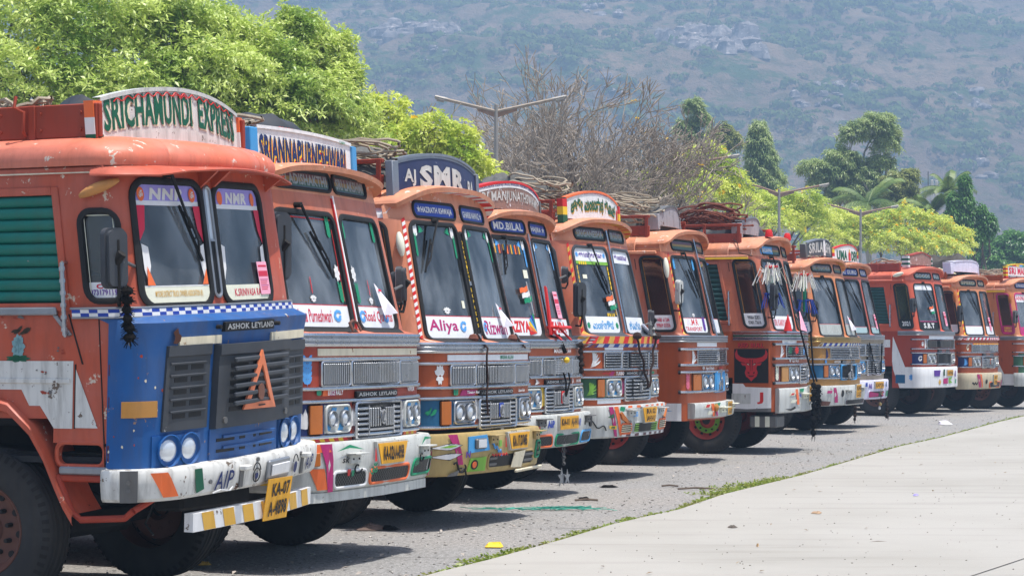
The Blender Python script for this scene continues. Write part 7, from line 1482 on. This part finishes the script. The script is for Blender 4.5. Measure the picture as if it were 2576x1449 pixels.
t.bumper(.64, 1.02, greywhite, start=-1.05, o=.10, tuck=.02); t.bdeco([('p', ivory, [(-.76, .90), (-.54, .90), (-.48, .95), (-.70, .95)]), ('p', red, [(-.72, .91), (-.58, .91), (-.54, .94), (-.66, .94)]), ('p', ivory, [(-.72, .79), (-.50, .79), (-.44, .84), (-.66, .84)]), ('p', hot_orange, [(-.44, .76), (-.34, .76), (-.42, 1.0), (-.52, 1.0)]), ('p', emerald, [(-.36, 1.0), (-.14, 1.01), (-.18, .95), (-.32, .95)]), ('p', royal, [(-.36, .9), (-.28, .86), (-.28, .93)]), ('p', black, [(-.94, .70), (-.70, .67), (-.50, .70), (-.52, .74), (-.70, .70)])])
t.bracket(-.1, .92, .3, ivory); t.plate(.10, .40, .80, 1.03, ['KA 09', 'B-5516'], o=.03)
mb = MB(); mb.box(-.55, -.12, -1.05, -.55, .42, .60, steel_d, .02); m = t.part(mb, 'low_step')
for x in (-.46, -.3): m2 = MB(); m2.box(x, x + .07, -1.056, -1.05, .43, .59, ivory, 0); t.sub(m2, 'painted_stripe', m)
for y in (-.62, .55): mb = MB(); mb.lathe([(.065, 0), (.06, .04), (.05, .09), (.035, .115), (.001, .12)], red, 16, 'z', c=(-.35, y, 3.36 + .0)); t.part(mb, 'roof_beacon', 40)
mb = MB(); mb.tube([(-.9, -.82, 3.36), (-.75, -1.0, 3.25), (-.72, -1.02, 3.1), (-.5, -1.04, 3.05)], .008, under, 5); t.part(mb, 'loose_cable')
t.board(-.80, .56, 3.42, 3.60, .10, grey_wood, steel, bow=.06, depth=.14, post=[grey_wood], postw=.06)
t.carrier(3.27, h=.14); rope_pile(t, -2.0, -.72, -.86, .05, 3.46, 20, .36, 'red brown rope coil left of the weathered grey wooden board', rope_red); tarp(t, -2.2, -.72, -.3, .95, 3.34, .46, 'black tarpaulin right of the weathered grey wooden board', tarp_k, 23)
def pompom(t, p, label, n=60):
    mb = MB(); p = Vector(p)
    for i in range(n):
        a, e = random.uniform(0, 6.283), random.uniform(.2, 1.2); d = Vector((math.cos(a) * math.cos(e), math.sin(a) * math.cos(e), math.sin(e))); L = random.uniform(.16, .34); m = white if i % 3 else ivory; mb.tube([p + Vector((0, 0, -.05)), p + d * L * .6, p + Vector((d.x * L, d.y * L, -.02 - L * .5))], .006, m, 3)
    for i in range(n // 2):
        a = random.uniform(0, 6.283); d = Vector((math.cos(a), math.sin(a), .3)); L = random.uniform(.12, .25); q = p - Vector((0, 0, .34)); mb.tube([q, q + d * L * .6, q + Vector((d.x * L, d.y * L, -L * .9))], .007, royal, 3)
    for i in range(14): a = 6.283 * i / 14; mb.tube([p + Vector((0, 0, .06)), p + Vector((.10 * math.cos(a), .10 * math.sin(a), .11))], .016, red, 4)
    mb.tube([p + Vector((0, 0, .08)), p - Vector((0, 0, .5))], .03, emerald, 6); return thing_on(t, mb, 'tinsel_plume', label, 'plume', 'tinsel plumes beside the mirrors')
pompom(t, t.P(-1.0, 2.78, .16), 'red white and blue tinsel plume by the door window of the bull head truck'); pompom(t, t.P(.98, 2.72, .20), 'red white and blue tinsel plume at the far edge of the bull head truck')
for i, (u, z, L) in enumerate(((.0, 1.10, 1.0), (.46, 1.05, .62), (.78, 1.05, .70))): yarn(t, t.P(u, z, .20), L * .85, .075, ('long black yarn garland hanging lowest before the bull head truck', 'black yarn garland in the middle before the bull head truck', 'black yarn garland rightmost before the bull head truck')[i], 8)
mb = MB(); mb.tube([(-.22, 1.90, .1), (.1, 1.3, .14), (.12, 1.1, .2)], .016, hair_m, 6, t.P); mb.tube([(.7, 1.90, .1), (.5, 1.3, .14), (.5, 1.1, .2)], .016, hair_m, 6, t.P); thing_on(t, mb, 'cord_garland', 'black cords slung down the front of the bull head truck', 'cord')
mb = MB()
mb.prism([(.10, 1.92), (.55, 1.90), (.42, 2.22)], .05, .06, pink, t.P); mb.prism([(.42, 2.22), (.55, 1.90), (.70, 2.05)], .05, .058, paper, t.P); thing_on(t, mb, 'paper_notice', 'pink and white papers fluttering at the far windscreen of the bull head truck', 'paper')
mb = MB(); mb.lathe([(.07, 0), (.04, .12), (.001, .26)], red, 12, 'z', c=t.P(-.66, 1.90, .06)); thing_on(t, mb, 'small_cone', 'small red cone on the ledge under the windscreen of the bull head truck', 'ornament', smooth=40); t.finish()
# ------------------------------------------------------------------ truck 8
t = std('tan truck with mustard front and dark grey steel board, beyond the black garlands', 2054, 38.5, 30, tan, mustard, zo=.03, hw=1.1, vee=.1, bow=.06, r=.12, lean=.22, tum=.07, ledge=.05, hdr='dark', hdrN='SRI VINAYAKA', stripes=(tan, ochre), zg=3.0, zr=3.30, winbg=banner, wintxt=(('80953447', .14, .185, royal), ('96205746', .085, .13, royal), ('81230105', .03, .075, royal))); T8 = t; Z = .03
stack(t, 'open', namem=chrome, lampbg=teal_p, hm=sky_p, cg='star', cgfm=sky_p, belt=brass); t.check_strip(1.63 + Z, 1.685 + Z, -1.1, 1.0, royal, ivory, .1, 1, .008, .06)
low_banner(t, 'SRI BASAVA', greywhite, '', red, .2, bold=.01, bg=paint('faded_banner', (170, 176, 172), .3)); t.wiper(-.56, 2.97, -.16, 2.42); t.mirror(-1.12, 2.35, .3, .14, .1, .12); stickers(t, 1.335 + Z, [('text', -.6, .24, .04, white, 'NEXTGEN'), ('leaf', -.9, .1, .06, lblue)]); t.fleuron(-.84, 1.50, .14, .2, navy, 'wing', .008)
t.bumper(.54, .92, greywhite, side=.1, o=.10); t.bdeco([('p', magenta, [(-.70, .60), (-.58, .60), (-.68, .88), (-.78, .88)]), ('p', black, [(-.44 + .05 * math.cos(a), .77 + .07 * math.sin(a)) for a in np.linspace(0, 6.28, 13)[:-1]]), ('p', magenta, [(-1.0, .78), (-.84, .78), (-.82, .83), (-.98, .83)]), ('p', rim_m, [(-1.1, .55), (-.9, .55), (-.85, .62), (-1.1, .64)])]); t.bracket(-.2, .83, .26); t.bracket(.7, .86, .2); t.plate(.10, .46, .68, .92, ['KA05', 'C-6327'], o=.03); t.vent(-.3, .9, .56, .64, greywhite, 'bars', 3, dk_maroon)
t.board(-.60, .62, 3.38, 3.60, .10, paint('grey_steel_board', (74, 80, 86), .4, .3, .3, .3), steel, bow=.10, depth=.1, post=[steel_d], postw=.06, prints=[('t', 'SRILAKSHMI', -.56, .54, 3.40, 3.60, greywhite, .03, 0, lambda x: .05 * (1 - (2 * x - 1) ** 2)), ('p', white, [(-.02, 3.39), (.08, 3.39), (.08, 3.69), (-.02, 3.69)])])
t.carrier(3.26, h=.14); notice(t, .5, 2.1, .2, .3, 'white folded paper at the far windscreen of the mustard fronted truck', fold=True); tarp(t, -2.2, -.9, -.8, .0, 3.36, .16, 'low dark tarpaulin left of the dark grey steel board', tarp_k, 29); t.finish()
# ------------------------------------------------------------------ truck 9
t = std('truck with violet and white bumper behind the mustard fronted one', 2119, 41.1, 30, paint('dusty_red_paint', (172, 88, 74), .42, .3, .2, .3), paint('taupe_front', (150, 136, 116), .42, .2, .2, .4), zo=.08, sh=.1, hw=1.1, vee=.1, bow=.06, r=.12, lean=.22, tum=.07, ledge=.05, hdr='royal', hdrN='SRI GURU', hdrF='RAGHU', zg=2.97, zr=3.26); T9 = t; Z = .08
stack(t, 'h', namem=chrome, lampbg=greywhite, hm=sky_p, accent=white, cg='H', belt=steel); t.wiper(-.64, 2.98, -.2, 2.35); low_banner(t, '', red, '', red, .12, bg=paint('pale_glass_film', (160, 186, 190), .3)); t.mirror(-1.1, 2.3)
t.bumper(.58, .97, lilac, side=.2, o=.10); t.bdeco([('t', 'AI', -.44, -.30, .80, .90, purple, .04), ('p', teal_p, [(-.98, .86), (-.70, .83), (-.62, .78), (-.80, .76), (-.98, .80)]), ('p', royal, [(-.56, .82), (-.48, .82), (-.48, .92), (-.56, .92)]), ('p', teal_p, [(.62, .82), (.72, .82), (.72, .92), (.62, .92)]), ('p', sky_p, [(-.92, .63), (-.58, .63), (-.58, .74), (-.92, .74)]), ('p', black, [(-.86, .65), (-.66, .65), (-.66, .72), (-.86, .72)]), ('p', magenta, [(-.40, .62), (.0, .64), (.0, .70), (-.40, .74)]), ('p', emerald, [(.70, .62), (.9, .62), (.9, .74), (.70, .74)])]); t.plate(-.18, .30, .80, .93, ['KA09C4914'], o=.03); t.vent(-.40, .45, .62, .74, lilac, 'bars', 2, magenta)
t.board(-.60, .66, 3.38, 3.62, .10, white, red, bow=.08, depth=.06, post=[lblue, white, red, yellow], postw=.07, prints=[('t', 'UMA', -.56, -.12, 3.40, 3.60, d_green, .05), ('t', 'DEVI', .12, .60, 3.40, 3.60, d_green, .05), ('p', red, [(-.05, 3.40), (.06, 3.40), (.07, 3.54), (0, 3.62), (-.06, 3.54)]), ('p', ochre, [(-.02, 3.56), (.03, 3.56), (.03, 3.63), (-.02, 3.63)])])
t.carrier(3.25, h=.14); rope_pile(t, -1.6, -.8, -.8, -.2, 3.38, 6, .12, 'small rope coil between the dark grey board and the green lettered small board')
for u, q in ((-.9, 0), (1.0, 1)): yarn(t, t.P(u, .62, .06), .46, .06, 'dark tassel under the violet and white bumper, nearer side' if not q else 'dark tassel under the violet and white bumper, farther side', 6, paint('brown_hair', (44, 30, 26), .9, bump=0), thin=True)
mb = MB(); mb.tube([(.1, .70, .05), (.1, .42, .05)], .008, under, 5, t.BP); mb.lathe([(.001, -.04), (.035, -.03), (.04, 0), (.03, .03), (.001, .04)], brass, 10, 'z', c=t.BP(.1, .48, .05)); mb.lathe([(.06, -.005), (.075, 0), (.06, .005), (.055, 0)], brass, 14, 'x', c=t.BP(.1, .74, .05)); mb.lathe([(.001, -.04), (.03, -.02), (.02, .03), (.001, .04)], white, 10, 'z', c=t.BP(.1, .40, .05)); thing_on(t, mb, 'brass_bell', 'brass bell and ring hanging under the violet and white bumper', 'bell')
mb = MB(); n = 20; mb.tube([(-.30 + .30 * i / n, 1.72 - .62 * i / n, .05) for i in range(n + 1)], .014, hair_m, 5, t.P); mb.tube([(.52 - .1 * i / n, 1.72 - .62 * i / n, .05) for i in range(n + 1)], .014, hair_m, 5, t.P); thing_on(t, mb, 'cord_garland', 'black cords hung down the front above the violet and white bumper', 'cord')
notice(t, .66, 2.16, .16, .3, 'pink notice on the windscreen above the violet and white bumper'); t.finish()
# ------------------------------------------------------------------ truck 10
t = std('red orange truck with white wedge on the door and green shutter', 2307, 48.2, 34, paint('bright_brick_paint', (200, 86, 58), .4, .25, .2, .25, (205, 190, 172)), redbrown, zo=.2, hw=1.1, vee=.1, bow=.06, r=.12, lean=.2, tum=.07, ledge=.05, hdr='dark', hdrN='GOODS', hdrF='BUS', hdrm=paint('pale_header_letters', (176, 200, 206), .3), zg=3.0, zr=3.32, shut=shutter_d, roofm=paint('bright_roof_paint', (218, 110, 84), .42, .3, .3, .25), skirt=.67, winbg=black, wintxt=(('2021', .04, .15, white),)); T10 = t; Z = .2; ue = t.sk.uf
stack(t, 'none', namem=steel, lampbg=navy, hm=greywhite, accent=steel_d, cg='hole', belt=steel, emblem=None, cgfm=steel_d); t.grille(-.80, .88, 1.415 + Z, 1.58 + Z, 9, 'h', split=(-.4, .44), sm=steel_d)
film(t, [('bg', -.95, -.12, t.wz[0], t.wz[0] + .18, black), ('bg', -.95, -.12, t.wz[0] + .18, t.wz[0] + .195, magenta), ('t', 'S.B.T', -.78, -.3, t.wz[0] + .03, t.wz[0] + .15, white, .03), ('bg', -.95, -.12, t.wz[1] - .12, t.wz[1], banner)]); t.wiper(-.56, 3.14, -.22, 2.56); t.mirror(-1.12, 2.6, .34, .14, .1, .06); t.marker_lamp(-1.44, 3.29, -1.18, 3.36, ivory, .05); t.plate_panel('painted_band', -.7, .9, 1.82, 1.89, banner, 0, .006)
fl = t.flat; fl(white, [(-ue - .55, .67), (-1.08, .67), (-1.08, 1.16), (-1.42, 1.16), (-ue - .53, 1.88), (-ue - .55, 1.5)], .004); fl(white, [(-2.4, 1.62), (-ue - .60, 1.62), (-ue - .60, 1.80), (-2.4, 1.80)], .004); fl(redbrown, [(-ue - .55, .67), (-1.56, .67), (-1.72, 1.1), (-ue - .55, 1.3)], .0055); fl(teal_p, [(-1.66, .78), (-1.42, .78), (-1.42, .98), (-1.66, .98)], .006); t.fleuron(-1.26, .92, .14, .16, lblue, 'flower', .006); t.fleuron(-.97, 1.70, .1, .13, white, 'flower', .006); t.fleuron(-.86, 1.68, .1, .2, white, 'leaf', .006); t.fleuron(-1.05, 1.35, .14, .16, white, 'swirl', .01)
t.bumper(.67, 1.16, white, side=-.02, o=.08, tuck=0.0); t.bdeco([('p', purple, [(-.60, .94), (-.36, .94), (-.32, 1.08), (-.62, 1.08)]), ('p', ochre, [(-.42, .80), (-.36, .88), (-.30, .80), (-.36, .73)]), ('p', magenta, [(-.2, .76), (.0, .76), (.0, .90), (-.2, .88)]), ('p', l_green, [(.08, .76), (.4, .78), (.2, .84), (.4, .92), (.08, .90)]), ('p', dk_green, [(-.2, .95), (-.12, .95), (-.12, 1.10), (-.2, 1.10)]), ('p', purple, [(.62, .92), (.72, .92), (.74, 1.06), (.66, 1.06)]), ('p', emerald, [(.64, .76), (.76, .76), (.78, .86), (.66, .86)])]); t.plate(-.02, .42, .95, 1.08, ['KA 09 B 4026'], o=.02)
t.board(-.60, .66, 3.57, 3.78, .10, rust_wood, redbrown, bow=.06, depth=.14, post=[white, d_green, white, d_green, white], postw=.07, peak=True); t.carrier(3.42, h=.18, two=False, m=paint('red_rail', (160, 64, 50), .5, .2, .1, .3)); rope_pile(t, -1.7, -.9, -.8, 0, 3.60, 4, .08, 'small pale rope coil left of the peeling peaked board'); notice(t, .5, 2.3, .2, .34, 'pink notice on the far pane of the truck with the white door wedge'); flag(t, -.26, 2.5, 'tiny flag on the windscreen of the truck with the white door wedge'); t.finish()
# ------------------------------------------------------------------ truck 11
t = std('tan truck with plain lilac white board and yellow red striped pillar', 2422, 51, 35, tan, brown, zo=.1, hw=1.1, vee=.1, bow=.06, r=.12, lean=.2, tum=.07, ledge=.05, hdr='dark', hdrN='SPEED', hdrF='60', hdrm=paint('cream_header_letters', (190, 186, 160), .3), stripes=(hot_orange, tan), zg=3.02, zr=3.32, winbg=banner); T11 = t; Z = .1
stack(t, 'v', namem=steel, lampbg=navy, hm=greywhite, accent=steel_d, cg='A', belt=steel, emblem=(hot_orange, steel)); low_banner(t, '', red, '', red, .2); t.wiper(-.56, 3.03, -.2, 2.45); t.mirror(-1.12, 2.45, .4, .15, .1, .08); t.marker_lamp(-1.14, 2.72, -1.12, 3.0, amber, .045)
t.check_strip(1.70 + Z, 1.76 + Z, -1.25, 1.1, crimson, white, .09, 1, .036, .05); t.check_strip(1.585 + Z, 1.615 + Z, -.8, .9, yellow, hot_orange, .06, 1, .03); z0, z1 = t.wz; mb = MB()
for i in range(16): q = z0 - .06 + (z1 + .1 - z0) * i / 16; r_ = z0 - .06 + (z1 + .1 - z0) * (i + 1) / 16; mb.add([(-1.04, q, .004), (-1.0, q + .05, .004), (-1.0, r_ + .05, .004), (-1.04, r_, .004)], [(0, 1, 2, 3)], red if i % 2 else yellow, t.P)
t.part(mb, 'painted_strip', None); t.fleuron(-.98, 1.6, .14, .2, cream, 'swirl', .006); t.fleuron(-1.05, 1.24, .14, .18, lblue, 'wing', .01)
t.bumper(.58, .98, khaki_w := paint('dusty_cream_bumper', (196, 184, 156), .45, .2, .3, .4), side=.1, o=.10); t.bdeco([('p', magenta, [(-.60, .62), (-.50, .62), (-.62, .95), (-.74, .95)]), ('p', hot_orange, [(-.46, .62), (-.42, .62), (-.52, .95), (-.60, .95)]), ('l', black, [(-.92 + .1 * q, .72 + .03 * math.sin(q * 6)) for q in np.linspace(0, 2.4, 14)], .012), ('p', black, [(-.28 + .05 * math.cos(a), .76 + .06 * math.sin(a)) for a in np.linspace(0, 6.28, 11)[:-1]]), ('p', magenta, [(.88, .62), (.96, .62), (.96, .8), (.88, .8)])]); t.plate(.06, .40, .68, .92, ['KA 17', 'B 7790'], taper=.05, o=.03); t.vent(-.1, .75, .62, .74, hot_orange, 'bars', 3, dk_maroon)
t.board(-.60, .80, 3.50, 3.74, .05, lilac, lilac, bow=.12, depth=.2, post=[lilac], postw=.1); t.carrier(3.34, h=.15, two=False, m=brown); tarp(t, -1.7, -.8, -.8, -.05, 3.5, .15, 'pale canvas left of the lilac white board', paint('pale_canvas', (196, 188, 160), .8, .3, 0, .3), 31); tarp(t, -2.2, -.6, -.1, .95, 3.54, .50, 'dark tarpaulin heap right of the lilac white board', paint('brown_black_tarp', (62, 56, 50), .6, .4, 0, .4, bump=.1), 37); notice(t, .55, 2.2, .18, .34, 'pink notice on the far pane under the lilac white board'); t.finish()
# ------------------------------------------------------------------ truck 12
t = std('truck cut off at the right edge with a colour tiled board top', 2561, 53.5, 35, tan, brown, zo=.1, hw=1.1, vee=.1, bow=.06, r=.12, lean=.2, tum=.07, ledge=.05, hdr='royal', hdrN='SRI MAHADESHWARA', zg=3.02, zr=3.32, shut=shutter_d, winbg=magenta, wintxt=(('9180093619', .10, .16, yellow), ('9591136362', .03, .09, yellow)), seal=magenta, skirt=.63); T12 = t; Z = .1; ue = t.sk.uf
stack(t, 'v', namem=steel, lampbg=green_p, hm=steel, cg='A', belt=steel); film(t, [('bg', -.95, -.12, t.wz[1] - .2, t.wz[1], banner), ('t', 'ANNA', -.9, -.4, t.wz[1] - .16, t.wz[1] - .04, crimson, .03), ('bg', -.95, -.12, t.wz[0], t.wz[0] + .2, magenta)]); t.wiper(-.56, 3.03, -.2, 2.45); t.mirror(-1.12, 2.4, .34, .14, .08, .06, steel_d); t.marker_lamp(-1.14, 2.75, -1.12, 3.0, amber, .045)
t.flat(yellow, [(-ue - 1.4, 3.05), (-ue - .02, 3.05), (-ue - .02, 3.09), (-ue - 1.4, 3.09)], .038); t.flat(green_p, [(-1.12, .95), (-.7, .95), (-.7, 1.45), (-1.12, 1.45)], .0065); t.flat(white, [(-ue - .55, .63), (-1.12, .63), (-1.12, .92), (-1.5, .92), (-ue - .55, 1.4)], .004); t.flat(greywhite, [(-ue - .5, .66), (-1.5, .66), (-1.55, .85), (-ue - .5, .85)], .0055); t.bumper(.60, .95, greywhite, side=-.02, o=.1); t.plate(-.2, .25, .7, .9, ['KA 09', 'D 1177'], o=.03)
t.board(-.60, .85, 3.48, 3.74, .06, white, yellow, bow=.08, depth=.06, post=[red, yellow, red, yellow, red, yellow], postw=.1, prints=[('t', 'SRI MALLIKA', -.78, .78, 3.52, 3.70, crimson, .04)] + [('p', m, [(-.8 + .2 * i, 3.73), (-.6 + .2 * i, 3.73), (-.6 + .2 * i, 3.77), (-.8 + .2 * i, 3.77)]) for i, m in enumerate((emerald, red, yellow, lblue, emerald, red, yellow, lblue))])
t.carrier(3.34, h=.15, two=False, m=brown); rope_pile(t, -1.9, -.8, -.82, .1, 3.5, 8, .16, 'rope coil left of the colour tiled board at the right edge'); t.finish()
# ------------------------------------------------------------------ litter one can tell apart
def flat_bit(name, label, cat, x, y, pts, m, z=.012, hgt=.03, smooth=None):
    """crumpled flat thing: rings shrinking inwards with random folds"""
    p = on_ground(x, y); mb = MB(); n = len(pts); c = (sum(q[0] for q in pts) / n, sum(q[1] for q in pts) / n); vs = []; k = .72
    for j, sc in enumerate((1, .72, .42, .16)): vs += [(c[0] + (a - c[0]) * sc * k * random.uniform(.85, 1.15), c[1] + (b - c[1]) * sc * k * random.uniform(.85, 1.15), z + (hgt * random.uniform(.15, 1.0) if j else 0)) for a, b in pts]
    mb.add(vs, [(j * n + i, j * n + (i + 1) % n, (j + 1) * n + (i + 1) % n, (j + 1) * n + i) for j in range(3) for i in range(n)] + [tuple(3 * n + i for i in range(n))], m); return mb.build(name, None, smooth, Matrix.Translation(p), label=label, category=cat)
def blob(n, a, b): return [(a * random.uniform(.7, 1.15) * math.cos(q), b * random.uniform(.7, 1.15) * math.sin(q)) for q in np.linspace(0, 6.283, n + 1)[:-1]]
flat_bit('wrapper', 'crumpled yellow wrapper on the asphalt in front of the trucks', 'wrapper', 1243, 1377, [(-.10, -.08), (.08, -.1), (.12, 0), (.10, .12), (-.08, .1), (-.12, .02)], yellow, .01, .04)
flat_bit('crushed_cup', 'crushed white cup on the asphalt under the khaki bumper', 'cup', 1093, 1258, blob(7, .09, .12), paper, .01, .08)
rag = paint('grey_brown_rag', (104, 88, 80), .9, .3, 0, .4, bump=.1)
flat_bit('rag', 'grey brown rag lying at the edge of a truck shadow', 'rag', 935, 1332, blob(11, .19, .26), rag, .008, .055, 60); flat_bit('rag', 'small black rag right of the grey brown one', 'rag', 985, 1333, blob(9, .11, .12), hair_m, .008, .04, 60)
flat_bit('dark_clump', 'black clump on the asphalt right of the green net', 'debris', 1470, 1258, blob(9, .10, .11), hair_m, .008, .035)
flat_bit('yellow_leaves', 'dry yellow leaves on the ground by the nearest front wheel', 'leaves', 505, 1422, blob(9, .12, .05), ochre, .006, .03)
flat_bit('mud_cake', 'flat dark mud cake on the pale concrete road', 'mud', 1842, 1336, blob(11, .07, .10), plain('dark_mud', (96, 88, 80), .9), .04, .02); flat_bit('mud_cake', 'flat tan mud cake on the pale concrete, farther than the dark one', 'mud', 2055, 1300 - 0, blob(11, .07, .10), plain('tan_mud', (170, 142, 114), .9), .04, .02)
flat_bit('pebble', 'single tan pebble on the pale concrete near the bottom of the picture', 'pebble', 1906, 1386, blob(8, .018, .02), plain('tan_stone', (196, 160, 116), .8), .04, .03); flat_bit('plastic_scrap', 'small blue plastic scrap on the pale concrete', 'scrap', 2302, 1255, blob(6, .05, .05), violet, .04, .02)
flat_bit('paper_scrap', 'white paper scrap on the far asphalt near the mustard fronted truck', 'scrap', 2375, 1068, blob(7, .2, .3), paper, .01, .08); flat_bit('tar_patch', 'black scrap of tar on the asphalt below the lime wheel hub', 'debris', 1530, 1226, blob(9, .16, .10), hair_m, .006, .03)
p = on_ground(1340, 1284); mb = MB(); gm_ = paint('green_net_twine', (70, 160, 140), .6, .2, 0, .2)
for i in range(16):
    x = random.uniform(-.75, .3); q = [(x + j * .09 + random.gauss(0, .03), random.gauss(0, .09) * (1 if i < 10 else .3), .012 + random.uniform(0, .02)) for j in range(random.randint(4, 9))]; mb.tube(q, .004, gm_, 3)
for i in range(5): q = [(.1 + j * .1, .05 + random.gauss(0, .03), .015 + random.uniform(0, .03)) for j in range(6)]; mb.tube(q, .006, gm_, 4)
mb.build('torn_net', None, None, Matrix.Translation(p), label='torn green net twine lying on the asphalt', category='net', kind='thing')
for x, y, L, a in ((1750, 1233, .42, .1), (1685, 1226, .2, -.2), (2210, 1372, .3, .3), (1475, 1262, .25, 0)):
    p = on_ground(x, y); mb = MB(); mb.tube([(-L / 2, 0, .02), (0, L * .06, .03), (L / 2, 0, .02)], .012, bark, 5); mb.build('stick', None, None, Matrix.Translation(p) @ Matrix.Rotation(a, 4, 'Z'), label={1750: 'long dark stick on the asphalt near the grass tufts', 1685: 'short dark stick left of the long one on the asphalt', 2210: 'thin stick lying alone on the pale concrete', 1475: 'dark stick right of the black clump'}[x], category='stick', group='sticks on the ground')
# ------------------------------------------------------------------ haze: one closed box of even air
hm = bpy.data.materials.new('haze_air'); hm.use_nodes = True; n = hm.node_tree.nodes; n.remove(n['Principled BSDF']); pv = n.new('ShaderNodeVolumePrincipled'); pv.inputs['Color'].default_value = (.46, .69, 1.0, 1); pv.inputs['Density'].default_value = 0.0013; pv.inputs['Anisotropy'].default_value = 0.0
hm.node_tree.links.new(pv.outputs[0], n['Material Output'].inputs['Volume'])
mb = MB(); mb.box(-950, 1150, -330, 1340, -1.5, 265, hm); mb.build('haze', kind='stuff')
